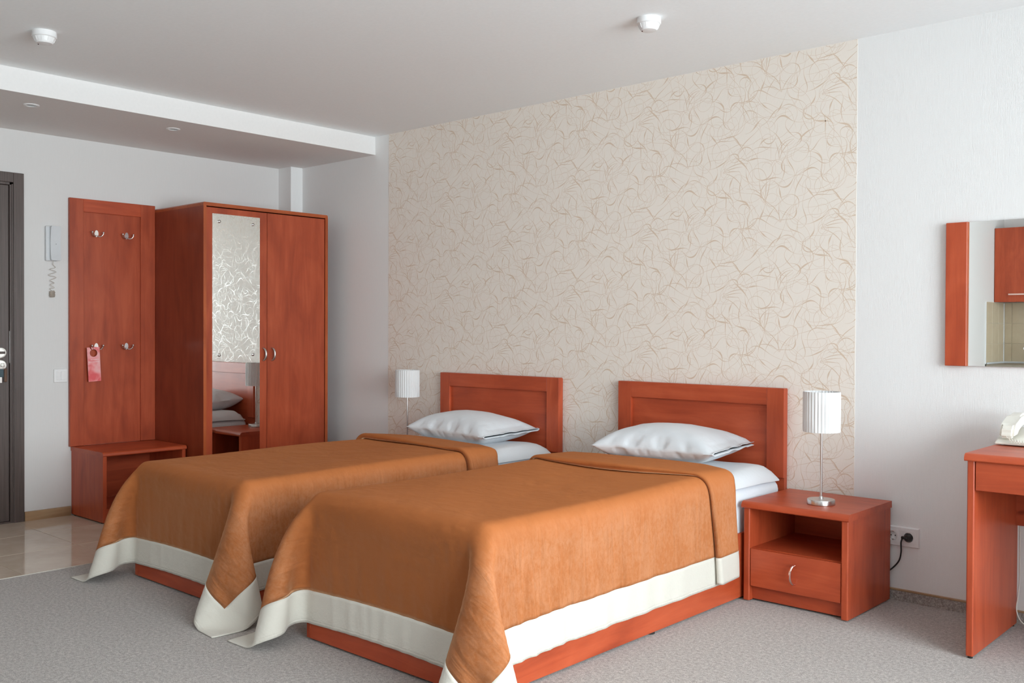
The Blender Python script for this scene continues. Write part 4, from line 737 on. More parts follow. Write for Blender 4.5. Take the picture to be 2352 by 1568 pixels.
0,0,0,0,0,0,0,0,0,-1,0,0,1,0,0,0,0,0,0,0,0,0,0,0,0,-3,0,0,-1,0,1,4,-1,1,1,0,2,0,0,0,0,0,-1,0,-1,0,0,0,1,1,0,-2,-1,0,0,0,0,1,-1,0,-1,0,0,0,0,0,0,0,0,-1,0,0,0,0,0,1,-1,0,-1,1,0,0,0,0,0,-1,0,1,0,0,-1,1,0,1,0,0,0,-1,0,-1,0,0,0,0,0,0,0,0,0,1,0,1,0,0,0,0,0,0,0,0,0,0,0,0,0,0,0,0,0,0,-1,0,0,0,0,0,1,0,-1,0,0,0,0,0,0,0,0,0,0,0,0,-1,0,0,1,0,0,0,0,1,0,0,0,-1,0,0,1,0,0,0,0,-1,0,0,0,0,0,0,0,0,0,0,0,1,0,0,0,0,0,0,1,0,0,-1,0,-1,0,0,0,0,0,0,0,0,0,0,0,1,0,0,0,1,0,0,-1,0,0,1,0,-1,-1,0,0,1,0,0,-1,0,0,1,0,1,-1,0,0,1,0,0,-1,0,0,1,0,0,-1,0,-1,0,0,0,0,0,48,-5,2,0,0,0,1,0,0,0,1,0,0,0,0,0,0,0,1,0,0,-1,0,0,1,0,0,0,0,1,0,1,0,0,0,-1,0,0,0,0,0,0,1,-2,0,0,3,0,
0,2,1,0,0,-1,1,1,0,0,1,-1,1,0,-1,0,0,0,0,-1,0,-1,0,0,0,-1,0,0,0,0,-1,0,0,0,0,0,0,0,0,0,0,0,1,0,0,0,0,0,-1,0,0,1,-1,0,0,0,0,0,1,0,0,0,0,0,-1,0,-1,1,0,0,0,0,1,0,0,0,0,0,0,0,0,0,-1,0,-1,0,0,0,0,0,0,0,0,0,0,0,0,0,0,0,0,0,0,1,0,0,0,0,0,0,0,1,0,0,0,0,0,0,0,0,0,-1,0,0,1,0,0,0,0,0,0,0,0,0,0,0,0,0,-1,0,0,0,0,0,1,0,0,0,0,0,0,0,0,0,-1,0,0,1,0,0,0,0,0,0,0,0,0,0,0,0,0,0,0,0,0,0,0,0,0,0,0,0,0,0,0,0,0,0,0,0,0,0,0,0,0,0,0,0,0,0,0,0,0,0,0,0,0,0,0,0,0,0,0,0,0,0,0,0,0,1,0,0,-1,0,0,48,5,2,1,0,0,-1,0,-1,1,-1,1,0,0,0,1,0,0,-1,0,0,1,0,0,-1,0,0,1,0,-1,0,-1,0,-1,0,1,1,0,0,0,0,-1,0,1,1,1,-2,-1,1,-1,0,0,-1,0,1,0,0,1,0,-1,0,1,0,0,-1,0,0,1,0,0,-1,0,0,1,0,
0,0,0,-1,0,0,0,-1,0,0,0,0,0,0,0,0,0,0,-1,0,0,1,0,0,0,0,0,-1,0,0,1,0,0,-1,0,0,0,0,0,1,-1,0,0,1,0,-1,0,0,0,0,0,0,0,0,0,0,0,1,0,0,0,0,0,0,0,0,0,0,0,0,0,0,0,0,0,0,0,0,0,0,0,0,0,0,0,0,0,0,0,0,-1,-1,0,0,1,0,0,0,0,0,0,0,0,0,0,0,-1,0,0,1,0,1,0,0,0,0,0,0,-1,0,0,1,0,-1,0,0,0,1,0,0,-1,0,0,0,0,0,0,0,0,0,0,1,0,0,0,0,0,0,0,0,0,1,0,-1,-1,0,0,0,0,0,0,0,0,0,0,1,0,0,0,0,0,0,0,0,0,0,0,0,0,0,-1,0,0,0,0,0,0,0,0,0,0,0,0,1,0,1,-1,0,52,0,1,-1,0,0,0,0,1,0,0,0,0,0,0,0,0,0,0,0,-1,0,0,1,0,0,0,0,0,0,0,0,0,1,0,-1,-1,0,0,0,-1,1,0,0,-1,0,1,1,0,-1,-1,1,1,1,0,1,-1,0,1,0,0,-1,-1,0,1,0,1,-1,0,-1,0,0,0,0,0,0,-1,0,0,0,0,0,0,0,0,0,0,0,0,0,0,0,0,0,-1,0,0,0,0,-1,1,0,
1,0,0,-1,-1,0,1,1,0,0,0,0,-1,0,0,1,-1,0,0,0,0,0,1,0,0,0,0,0,0,0,-1,0,0,0,0,0,0,0,0,0,0,0,0,0,0,0,0,0,0,0,0,0,0,0,0,0,0,0,0,0,0,0,0,1,0,0,0,0,0,0,0,0,0,0,0,0,0,0,0,0,0,0,0,0,0,0,0,0,0,0,0,0,0,0,0,0,0,0,0,0,-1,0,0,1,0,0,0,0,0,0,0,0,0,0,0,0,0,0,0,0,0,0,0,0,0,0,0,0,0,0,0,0,0,0,0,0,0,0,0,0,0,0,0,0,0,0,0,0,0,0,0,0,0,1,0,0,-1,0,0,0,0,0,0,0,0,0,0,0,0,0,0,51,0,2,0,0,0,0,0,0,0,0,-1,0,0,0,0,0,0,0,0,1,0,0,-1,0,0,0,0,0,0,0,0,0,-1,0,1,1,0,0,0,1,-1,1,-1,0,0,-1,0,0,1,0,0,0,-1,0,0,1,1,0,-1,1,1,1,0,-1,-1,-1,1,0,1,0,0,-1,-1,0,0,1,0,0,-1,0,0,1,0,0,0,0,0,-1,0,-1,0,0,1,1,0,-1,0,0,1,-1,0,-1,0,0,1,0,0,-1,-1,0,0,1,0,1,0,0,-1,0,0,0,0,0,0,-1,0,0,0,0,
1,1,0,0,0,0,0,0,0,0,0,0,0,0,0,0,0,0,0,0,0,0,0,0,0,0,0,0,-1,0,0,0,0,0,0,0,0,1,0,0,0,0,-1,0,0,0,0,0,0,0,0,0,0,0,0,0,0,0,0,0,0,0,0,0,0,0,0,0,0,1,0,0,0,1,0,-1,-1,0,1,0,0,-1,0,0,0,0,0,0,0,0,0,0,0,0,0,0,0,0,0,1,0,0,0,0,0,0,0,0,0,0,0,-1,1,0,0,-1,0,0,1,0,0,-1,0,0,1,0,0,-1,0,1,1,0,0,-1,0,0,0,0,0,0,0,0,0,0,48,-5,2,0,0,-1,1,0,0,0,0,1,0,1,0,0,0,0,1,0,0,0,1,0,0,0,0,0,0,0,1,1,0,0,0,-1,0,1,0,0,0,1,0,1,0,0,0,-1,1,0,0,0,0,1,0,1,-1,0,0,0,0,0,-1,0,0,1,1,0,-1,-1,0,0,1,0,0,0,-1,0,0,1,0,0,-1,0,-1,0,0,0,0,0,0,0,0,0,-1,0,0,0,0,0,1,0,0,0,0,0,0,0,0,0,0,0,0,0,-1,0,0,1,0,0,0,0,0,0,0,0,0,0,0,-1,-1,0,0,0,0,0,1,0,0,-1,0,0,1,0,1,0,0,0,0,0,0,0,0,0,0,0,
-1,0,0,0,0,0,0,0,0,0,0,0,0,0,0,1,0,0,0,0,0,0,0,0,0,0,0,0,0,0,0,0,0,0,0,0,0,0,0,0,0,0,0,0,0,0,-1,0,0,1,0,-1,0,0,1,0,0,0,0,0,0,0,0,0,0,0,0,0,0,0,0,0,0,0,0,0,0,0,0,0,0,0,0,0,0,0,0,0,0,0,0,0,0,0,0,0,0,0,0,0,0,0,0,0,0,0,0,0,0,0,0,0,0,0,-1,0,0,48,5,1,1,0,0,0,0,0,0,0,0,0,-1,0,0,0,0,0,0,0,0,-1,0,1,0,0,0,0,0,0,-1,0,1,0,0,0,-1,0,1,0,-1,-1,-1,0,1,0,1,0,-1,0,1,1,-1,0,0,0,0,0,0,0,0,0,1,0,0,-1,0,1,1,0,-1,-1,1,0,0,0,0,0,-1,0,0,1,0,0,-1,0,0,1,0,0,-1,0,0,1,0,0,0,0,-1,-1,0,1,0,0,-1,0,0,0,0,0,1,0,0,0,0,0,-1,0,0,0,0,0,0,0,0,1,0,0,0,0,0,0,0,0,0,-1,0,0,1,0,0,-1,0,-1,0,0,0,0,0,0,0,0,0,0,0,1,1,0,0,0,0,0,0,0,0,0,0,0,0,0,0,0,0,0,0,0,0,-1,0,-1,1,0,
0,0,0,0,0,0,0,0,0,0,0,0,0,0,0,0,0,0,0,1,0,1,-1,0,0,0,0,0,0,0,0,0,0,-1,0,0,1,1,0,-1,-1,0,0,0,0,0,0,0,0,0,0,0,1,0,0,-1,0,1,0,0,0,0,0,0,0,0,0,0,0,0,0,0,0,0,0,-1,0,0,0,0,0,0,1,0,0,-1,0,1,0,0,51,0,1,0,0,0,0,0,0,0,0,0,1,0,0,0,0,0,-1,0,0,0,0,0,0,0,0,0,0,0,0,0,0,0,0,0,0,0,0,0,0,0,1,0,0,0,0,0,-1,0,0,0,0,0,1,0,0,0,1,0,0,0,-1,0,0,0,1,0,0,-1,0,0,1,-1,0,-1,0,0,0,1,0,0,-1,0,0,1,0,0,-1,0,0,0,0,-1,0,0,1,0,0,0,0,0,0,0,0,0,0,0,0,0,0,-1,-1,0,1,0,0,0,1,0,0,0,0,0,0,0,-1,0,0,0,0,0,0,0,0,0,0,0,0,0,0,1,0,0,0,0,0,0,0,0,0,0,0,0,0,0,0,0,0,0,0,0,0,0,0,0,0,0,-1,0,0,0,0,0,0,0,0,0,0,0,1,0,0,0,0,0,0,0,0,0,-1,0,0,1,0,0,0,0,0,0,0,0,-1,0,0,1,0,0,0,0,
0,0,0,0,0,0,0,0,0,0,-1,0,0,1,0,0,0,0,0,0,0,0,0,0,0,-1,0,0,1,0,0,0,0,0,0,0,0,0,0,0,0,0,0,0,0,0,0,0,0,0,0,0,0,0,0,0,0,0,0,0,0,0,0,49,-4,1,0,0,0,0,0,0,0,0,0,0,0,0,0,1,0,2,0,0,0,0,0,0,1,-1,0,0,1,0,0,0,0,1,0,0,0,0,0,0,0,0,1,0,1,-1,-1,1,1,0,0,1,0,0,-1,0,0,0,0,1,0,0,-1,0,0,0,0,0,0,0,0,0,0,0,1,1,0,-1,-1,0,0,0,0,0,0,0,0,0,0,0,1,0,0,-1,0,0,0,0,0,0,0,-1,0,0,1,0,0,0,0,0,0,0,0,-1,0,0,0,0,0,0,0,0,1,0,0,0,0,0,0,0,0,0,0,0,0,0,0,0,0,0,-1,0,0,0,0,0,0,0,0,0,0,0,0,0,0,0,0,0,0,0,0,0,0,0,0,0,0,1,0,0,0,0,0,0,-1,0,0,1,0,0,0,0,0,0,0,-1,0,0,1,1,0,-1,-1,0,0,0,0,0,0,0,0,1,0,0,-1,0,0,0,0,0,0,0,0,0,0,1,0,0,-1,1,0,1,-1,0,0,0,0,0,0,0,0,0,0,-1,1,0,
1,-1,0,-1,0,0,0,0,0,0,0,0,0,0,0,0,0,0,0,0,0,1,0,0,0,0,0,0,0,0,0,0,0,0,0,0,49,4,0,0,0,1,1,0,0,0,0,0,0,0,-1,0,-1,0,0,0,0,0,0,0,0,-1,1,1,0,-1,0,0,0,0,-1,0,0,0,0,1,-1,1,0,0,-1,-1,0,1,0,0,0,1,0,0,0,1,-1,0,-1,0,0,1,0,1,0,0,-1,-1,0,1,0,0,-1,1,0,0,-1,0,1,0,0,-1,1,0,0,-1,0,0,0,0,0,0,0,1,0,0,-1,0,0,0,0,0,0,0,0,-1,0,0,0,0,0,1,0,0,0,0,0,0,0,0,0,0,0,-1,0,0,0,0,0,0,0,0,0,0,0,1,0,0,0,0,0,0,0,0,0,0,0,0,0,0,0,0,0,0,0,0,0,0,0,0,0,0,0,0,0,0,0,0,0,0,0,0,0,0,0,0,0,0,0,0,-1,0,0,1,0,0,0,0,0,-1,-1,0,1,1,0,0,0,0,0,0,0,0,-1,0,0,1,0,0,0,0,0,0,0,0,0,0,0,0,0,0,-1,0,0,1,0,0,0,0,0,0,0,0,0,0,0,0,0,0,0,0,0,0,0,0,0,0,0,0,0,0,0,0,0,0,0,0,0,0,0,0,0,0,0,0,
0,0,0,0,0,0,0,0,0,49,-5,1,0,1,0,0,0,-1,0,0,0,1,0,1,0,1,0,0,0,0,0,0,0,1,1,0,-1,0,0,1,1,0,0,0,0,1,0,0,-1,1,-1,1,0,1,0,0,-1,0,0,0,0,0,0,0,0,0,1,0,0,0,0,0,0,0,0,1,0,0,-1,1,0,1,-1,0,-1,0,0,0,1,0,1,-1,0,-1,0,0,0,0,0,0,0,0,-1,0,0,0,0,0,1,0,0,0,0,0,0,0,0,0,0,0,-1,0,0,0,0,0,0,-1,0,1,0,0,0,1,0,0,0,0,0,0,0,0,0,0,-1,0,0,0,0,0,0,0,0,0,0,0,0,0,0,0,0,0,0,0,0,0,0,0,0,0,0,0,0,0,0,0,0,0,0,0,0,0,0,0,0,0,0,0,0,1,0,0,-1,0,0,1,0,0,0,0,0,0,0,0,0,0,0,0,0,0,0,0,0,-1,0,0,1,0,0,-1,0,0,0,0,0,0,0,0,0,1,0,0,-1,0,0,0,0,0,0,0,0,0,0,1,0,0,-1,0,0,1,0,0,0,0,0,0,0,0,0,0,0,0,0,0,0,0,0,-1,0,0,1,0,0,-1,0,0,0,0,0,0,0,0,49,5,0,1,-1,0,-1,0,1,1,0,-1,0,0,0,0,-1,0,
0,0,0,1,0,0,-1,-1,0,1,0,0,0,-1,0,0,0,0,0,0,0,1,-1,0,-1,0,0,1,0,0,0,0,0,0,0,0,0,0,1,0,1,0,0,-1,-1,0,0,0,0,1,0,0,-1,0,0,0,0,1,0,0,-1,0,0,0,0,0,1,0,0,-1,1,0,0,-1,0,0,0,0,0,0,0,0,0,0,0,0,0,0,0,0,0,0,0,0,0,0,0,0,0,0,0,0,-1,0,0,0,0,0,0,0,0,1,0,0,0,0,0,0,0,0,0,0,0,0,0,0,0,0,0,0,0,0,0,0,0,0,0,0,0,0,0,0,0,0,0,0,0,0,0,0,0,0,0,0,-1,0,0,1,0,0,0,0,0,0,0,0,0,0,0,0,0,0,0,0,0,0,0,0,0,0,-1,0,0,1,0,0,0,0,0,-1,0,0,1,0,0,0,0,0,0,0,0,0,-1,0,0,1,0,0,0,0,0,0,0,0,0,0,0,-1,0,0,1,0,0,0,0,0,0,0,0,0,0,0,0,0,0,0,0,0,0,0,1,0,0,-1,0,0,0,0,0,0,0,0,0,0,0,51,0,0,0,0,0,0,0,0,0,0,1,0,0,-1,0,0,0,0,0,0,0,0,0,0,0,0,0,0,0,0,0,0,0,0,0,0,0,0,0,0,0,1,0,0,
0,0,0,0,0,0,0,0,0,1,0,0,0,0,-1,0,0,1,0,0,0,0,0,0,0,0,0,0,0,0,0,0,0,1,0,0,-1,0,0,0,0,0,0,-1,0,0,1,0,0,0,0,0,0,0,-1,0,0,0,0,0,1,0,0,0,0,0,0,0,0,0,0,0,0,0,0,0,0,0,0,0,0,0,0,0,-1,0,0,0,0,0,0,0,0,0,0,0,0,0,0,0,0,0,0,0,0,0,0,0,0,0,0,0,0,0,0,0,0,0,0,0,0,0,0,0,0,0,0,0,0,0,0,0,0,0,0,0,0,0,0,0,0,0,0,0,0,0,0,0,0,0,0,0,0,1,0,0,-1,0,0,1,0,0,0,0,0,0,0,0,0,0,0,0,0,0,0,0,0,0,0,0,0,0,0,-1,0,0,1,0,0,-1,1,0,0,-1,0,0,0,0,0,0,0,0,0,0,0,0,0,0,0,0,0,0,0,0,0,0,0,0,0,1,0,0,0,0,0,0,0,0,48,-5,0,0,0,0,1,0,0,0,0,0,0,1,1,1,0,0,0,0,-1,0,1,1,1,0,-1,0,1,0,0,0,0,1,1,0,-1,0,0,0,1,1,0,0,-1,0,0,1,1,0,-1,0,0,1,0,0,-1,0,0,1,0,0,-1,1,0,0,-1,0,0,1,0,0,
0,1,0,-1,0,0,0,-1,0,0,0,0,0,1,0,0,0,0,0,-1,0,0,0,0,0,0,0,0,0,0,0,0,0,-1,0,0,0,0,0,0,0,0,0,0,0,0,0,0,1,0,0,0,0,0,0,0,0,0,0,0,0,0,0,0,0,0,0,0,0,0,0,0,0,0,0,0,0,0,0,0,0,0,0,0,0,0,0,0,0,0,0,0,0,0,-1,0,0,0,0,0,1,0,0,0,0,0,0,0,0,0,0,0,0,0,0,0,0,0,0,0,0,0,0,0,0,0,0,0,0,0,0,0,0,0,0,0,0,0,0,-1,0,0,1,0,0,0,0,0,0,0,0,0,0,0,0,0,0,0,0,0,0,0,0,-1,0,0,1,0,0,0,0,0,0,0,0,0,0,0,0,0,0,0,0,0,0,0,0,0,0,0,0,0,0,0,0,0,0,0,0,0,0,48,5,0,0,0,0,1,0,0,0,0,0,0,-1,-1,0,0,0,1,0,1,0,-1,-1,0,0,1,0,-1,0,0,0,0,1,-1,0,1,0,0,0,0,-1,0,-1,1,0,0,-1,0,0,1,1,0,-1,0,0,1,0,0,-1,0,0,1,0,0,0,1,0,0,-1,0,0,0,-1,0,0,0,0,0,1,0,0,0,0,0,-1,0,0,0,0,0,1,0,0,0,0,0,0,0,
0,0,0,0,0,0,0,0,0,0,0,0,0,0,0,0,0,0,0,0,0,-1,0,0,0,0,0,0,-1,0,0,1,0,0,0,0,0,0,0,0,0,0,0,0,0,0,0,0,0,0,0,0,0,0,0,0,0,0,0,0,0,0,0,0,0,0,0,1,0,0,0,0,0,-1,0,0,0,0,0,0,0,0,0,0,0,0,0,0,0,0,0,0,0,0,0,0,0,0,0,0,0,0,0,0,0,0,0,0,0,0,0,0,1,0,0,-1,0,0,0,0,0,0,0,0,0,0,0,0,0,1,0,0,-1,0,0,1,1,0,0,-1,0,0,0,0,0,0,0,0,0,0,0,0,0,0,0,0,0,0,0,0,0,0,0,0,0,0,0,0,0,0,0,0,0,0,51,0,0,0,0,0,0,0,-1,0,0,0,0,0,1,0,0,0,0,0,0,0,0,0,0,0,0,0,0,0,1,0,0,-1,0,0,0,0,0,0,-1,0,0,1,0,1,0,0,0,0,0,0,0,0,0,0,0,0,0,1,0,0,-1,0,0,0,0,0,0,0,0,0,0,0,0,1,0,0,-1,0,0,1,0,0,-1,1,0,1,0,0,-1,-1,0,0,0,0,0,0,0,0,0,0,0,0,0,0,0,0,0,0,0,0,0,0,0,0,0,0,0,0,0,0,0,0,0,0,
0,0,0,0,0,0,0,0,0,0,0,0,0,0,0,0,0,0,0,0,0,0,0,0,0,0,0,0,0,0,0,0,0,0,0,0,0,0,0,0,-1,0,0,0,0,0,1,0,0,0,0,0,0,0,0,0,0,0,0,0,0,-1,0,0,1,0,0,0,0,0,0,0,0,0,0,0,0,0,0,0,0,0,0,0,0,-1,0,0,1,0,0,0,0,0,0,0,0,0,0,0,0,0,0,0,0,0,0,0,0,-1,0,0,1,0,0,0,0,0,0,0,0,0,0,0,0,0,0,0,0,0,0,0,0,0,0,0,0,0,0,-1,0,0,1,0,0,0,0,51,0,0,0,0,-1,0,0,1,0,0,0,0,0,0,0,0,0,0,0,0,0,0,0,0,0,0,0,0,0,0,0,0,0,0,0,0,0,0,1,1,0,0,-1,0,0,0,0,0,0,0,0,0,0,0,0,0,1,0,-1,0,0,1,0,0,0,0,-1,0,1,0,0,0,1,0,-1,0,0,1,0,0,-1,0,0,0,-1,0,0,0,0,0,1,0,0,0,0,0,0,0,0,0,0,0,0,0,0,0,0,-1,0,0,0,0,0,0,0,0,0,0,0,0,0,0,0,-1,0,0,1,0,0,0,0,0,0,0,0,0,0,0,0,0,0,0,0,0,0,0,0,0,0,0,0,0,
0,0,0,0,0,0,0,0,0,0,0,0,0,1,0,0,0,0,0,-1,0,0,0,0,1,0,0,-1,0,0,1,0,0,-1,1,0,1,-1,0,-1,0,0,1,0,0,-1,0,0,1,0,0,-1,0,0,1,0,0,-1,0,0,0,0,0,0,0,0,0,0,0,0,0,0,0,0,0,0,0,0,0,0,0,0,0,0,0,0,0,0,0,0,0,0,0,0,0,0,0,0,0,0,0,0,0,0,0,0,0,0,0,0,0,0,1,0,0,-1,0,0,0,0,48,-5,-1,1,0,1,-1,0,0,1,0,0,1,1,0,0,0,-1,0,0,0,0,1,0,1,0,0,0,1,0,0,0,0,0,1,0,1,0,0,-1,0,1,1,1,0,-1,0,0,1,0,0,0,0,0,0,0,-1,0,-1,1,1,1,0,-1,0,0,0,0,0,0,0,0,0,0,0,0,0,0,0,0,0,0,0,0,1,0,0,-1,0,0,0,0,0,0,0,0,0,0,0,0,0,0,0,0,0,0,0,0,0,0,0,0,0,0,0,0,0,0,0,0,0,0,0,0,0,0,0,0,0,0,0,0,0,0,0,0,0,0,0,0,0,0,0,0,0,0,0,0,0,0,0,0,0,0,0,0,0,0,0,0,0,0,0,0,0,0,-1,0,0,0,0,0,1,0,0,0,0,-1,0,0,
1,0,0,-1,0,0,1,-1,0,-1,1,0,1,0,0,-1,0,0,1,-1,0,-1,1,0,1,0,0,-1,0,0,1,0,0,0,0,0,0,0,0,0,0,0,0,0,0,0,-1,0,0,1,0,0,0,0,0,0,0,0,0,0,0,-1,0,0,1,0,0,0,0,0,0,0,0,0,0,0,0,0,0,-1,0,0,1,0,0,-1,0,0,1,0,0,0,0,48,5,0,0,0,-1,1,0,0,0,0,0,0,-1,0,0,0,1,0,0,0,1,-1,0,0,0,0,0,-1,0,0,0,0,1,-1,0,0,0,0,1,0,-1,-1,-1,0,1,0,0,0,0,0,0,0,0,1,-1,1,0,1,0,0,-1,0,1,0,0,0,1,0,-1,0,0,0,-1,0,0,0,0,0,0,0,0,0,0,0,1,0,0,0,0,0,0,0,0,0,0,0,0,0,0,0,0,-1,0,0,0,0,0,1,0,0,0,0,0,0,0,0,0,0,0,-1,0,0,0,0,0,0,0,0,0,0,0,0,0,0,0,0,0,0,0,0,0,0,0,0,0,0,0,0,0,0,0,0,0,0,0,0,0,0,1,0,0,-1,0,0,1,1,0,-1,0,0,1,-1,0,0,0,0,0,0,0,0,0,0,0,0,0,0,1,0,0,-1,0,0,0,0,0,0,0,0,1,0,0,-1,0,0,0,0,
0,0,0,0,0,0,0,0,0,0,0,0,0,0,0,0,0,0,0,1,0,0,-1,0,0,0,0,0,0,0,0,0,0,0,0,0,0,0,0,0,0,0,0,0,0,0,0,0,0,0,0,0,1,0,0,-1,0,0,0,0,0,0,0,0,0,0,51,0,-1,0,0,0,0,0,0,0,0,0,0,0,0,1,0,0,-1,0,0,0,0,0,0,0,0,1,0,0,-1,0,0,0,0,0,0,0,0,0,0,0,1,0,0,0,1,1,0,-1,0,0,-1,0,0,1,0,0,0,0,0,0,0,0,0,0,0,0,0,1,0,0,0,0,0,0,0,0,-1,0,0,0,0,0,0,0,0,0,0,0,0,0,0,0,0,0,0,0,0,0,0,0,0,0,0,0,0,0,0,0,0,0,0,0,-1,0,0,0,1,0,1,-1,0,0,1,0,0,0,0,0,-1,0,0,0,0,0,0,0,0,0,0,0,0,0,0,0,0,0,0,0,0,0,0,0,0,0,0,0,0,-1,0,0,1,0,0,-1,-1,0,1,0,0,0,1,0,-1,0,0,1,0,0,0,0,0,0,0,0,0,-1,0,0,1,0,0,0,0,0,0,0,0,-1,0,0,1,0,0,0,0,0,-1,0,0,1,0,0,0,0,0,0,0,0,0,0,0,0,0,0,-1,0,0,1,0,0,0,0,
0,0,0,0,0,0,0,0,0,0,0,0,0,-1,0,0,1,0,0,-1,0,0,1,0,0,-1,0,0,1,0,0,0,0,0,0,0,0,0,0,49,-5,-1,0,0,1,0,0,-1,0,1,0,0,0,0,0,0,0,1,0,0,0,1,0,0,0,0,0,0,0,1,1,0,0,1,0,0,0,0,0,0,1,0,1,0,1,0,-1,0,0,0,1,0,0,0,0,0,0,-1,0,0,0,1,0,0,0,1,0,0,-1,0,0,0,0,0,0,0,0,1,0,0,-1,0,0,0,0,0,0,0,0,0,0,0,0,1,0,-1,-1,0,0,1,0,1,0,0,0,0,0,-1,0,0,0,0,0,1,0,0,0,-1,0,0,1,0,0,0,0,-1,-1,0,0,1,0,0,0,0,0,0,0,0,0,0,0,0,0,0,0,0,0,0,0,0,0,0,1,0,0,-1,0,0,1,0,0,0,0,0,0,1,0,0,0,0,-1,-1,0,1,0,0,-1,0,0,0,0,0,0,0,0,0,1,0,0,-1,0,0,0,0,0,0,0,0,1,0,0,-1,0,0,0,0,0,1,0,0,-1,0,0,0,0,0,0,0,0,0,0,0,0,0,0,0,0,0,0,0,0,0,0,0,0,0,0,0,0,0,0,0,0,0,0,0,0,0,0,0,0,0,0,0,0,0,0,0,0,0,
0,0,0,0,0,0,0,0,0,0,0,0,48,5,-1,0,0,-1,1,0,1,0,-1,0,0,0,0,1,0,0,0,0,0,0,-1,0,0,0,0,0,0,0,1,-1,0,0,-1,0,0,0,0,0,-1,0,1,0,0,-1,0,0,1,1,0,-1,-1,1,1,-1,-1,1,1,1,-1,0,0,1,0,0,-1,0,-1,1,0,1,-1,0,0,0,0,0,0,0,0,1,0,0,-1,0,0,0,0,0,0,0,0,0,0,0,0,1,0,0,-1,0,0,0,0,0,0,0,0,0,0,0,0,0,0,0,0,0,1,0,-1,0,0,0,-1,0,1,1,0,0,-1,0,0,0,0,0,0,0,0,0,0,0,0,0,0,0,0,0,0,0,0,0,0,-1,0,0,1,0,0,0,0,0,-1,0,0,1,-1,0,0,0,0,0,1,0,0,0,0,0,0,0,0,0,0,0,0,0,0,-1,0,0,1,0,0,0,0,0,0,0,0,-1,0,0,1,0,0,0,0,0,-1,0,0,1,0,0,0,0,0,-1,0,0,1,0,0,0,0,0,0,0,0,0,0,0,-1,0,0,1,0,0,0,0,0,0,0,0,0,0,0,0,0,0,0,0,0,0,0,0,0,0,0,0,0,0,0,0,0,0,0,0,-1,0,0,1,0,51,0,-2,0,0,1,0,0,-1,0,0,0,0,0,0,
-1,0,0,1,0,0,0,0,0,0,0,0,0,0,0,0,0,1,0,0,0,0,0,0,1,1,0,-1,0,0,1,0,0,-1,-1,0,2,0,0,-1,0,1,1,-1,0,1,0,0,-1,0,0,1,-1,0,-1,1,0,1,0,0,0,0,0,-1,0,0,0,1,0,0,-1,0,0,1,0,0,0,0,0,-1,0,0,0,0,0,1,0,-1,0,0,0,0,0,1,0,0,-1,0,0,0,0,0,0,0,0,1,-1,0,0,1,0,-1,0,0,1,0,0,-1,0,0,1,0,0,-1,0,0,1,0,0,-1,0,0,1,0,0,0,0,0,0,0,0,0,0,0,-1,0,0,1,0,0,-1,1,0,0,0,0,0,-1,0,0,0,0,0,0,0,0,0,0,0,0,0,0,1,0,0,-1,0,0,0,0,0,0,0,0,0,0,0,0,0,0,0,0,1,0,0,-1,0,0,1,0,0,0,1,0,0,-1,0,0,0,0,0,0,0,0,0,0,0,0,0,0,0,0,0,0,0,0,0,0,0,0,0,0,0,0,0,0,0,0,0,0,0,0,0,0,0,0,0,0,0,0,0,0,0,0,0,0,0,0,48,-5,-1,1,0,-1,0,0,1,0,1,0,1,0,0,0,0,0,-1,0,0,1,0,0,0,1,0,1,0,0,-1,0,-1,0,1,1,1,0,0,0,0,-1,
0,0,0,0,1,1,1,1,0,0,0,0,0,0,0,0,-1,0,0,0,0,1,0,0,-1,1,1,1,-1,0,-1,1,0,0,0,0,0,0,0,0,0,0,0,1,0,0,-1,0,0,0,0,-1,0,0,1,0,0,0,0,0,0,0,0,0,0,0,-1,0,0,1,1,0,0,0,0,0,-1,0,0,1,0,0,-1,0,0,0,0,-1,0,0,1,0,0,-1,0,0,1,0,0,-1,0,0,1,0,0,-1,0,0,0,0,0,1,0,0,-1,0,0,1,0,0,0,0,0,0,0,0,0,-1,0,0,1,0,0,0,0,0,0,0,0,0,0,0,0,0,0,-1,0,0,1,0,0,0,0,0,0,0,0,0,0,0,0,0,0,0,0,0,0,0,0,0,0,0,0,0,0,-1,0,0,1,0,0,0,0,0,0,0,0,0,0,0,0,0,0,0,0,0,-1,0,0,1,0,0,-1,0,0,1,0,0,-1,0,0,1,0,0,-1,0,0,1,0,0,-1,0,0,1,0,0,0,0,0,0,0,49,5,-2,0,0,0,-1,0,0,1,-1,0,0,0,0,0,0,0,1,0,0,-1,0,0,1,-1,0,-1,0,0,1,0,0,1,-1,0,-1,0,0,0,0,1,1,0,0,1,-1,0,0,0,0,0,-1,0,1,-1,0,0,1,0,1,-1,1,0,0,0,0,0,0,
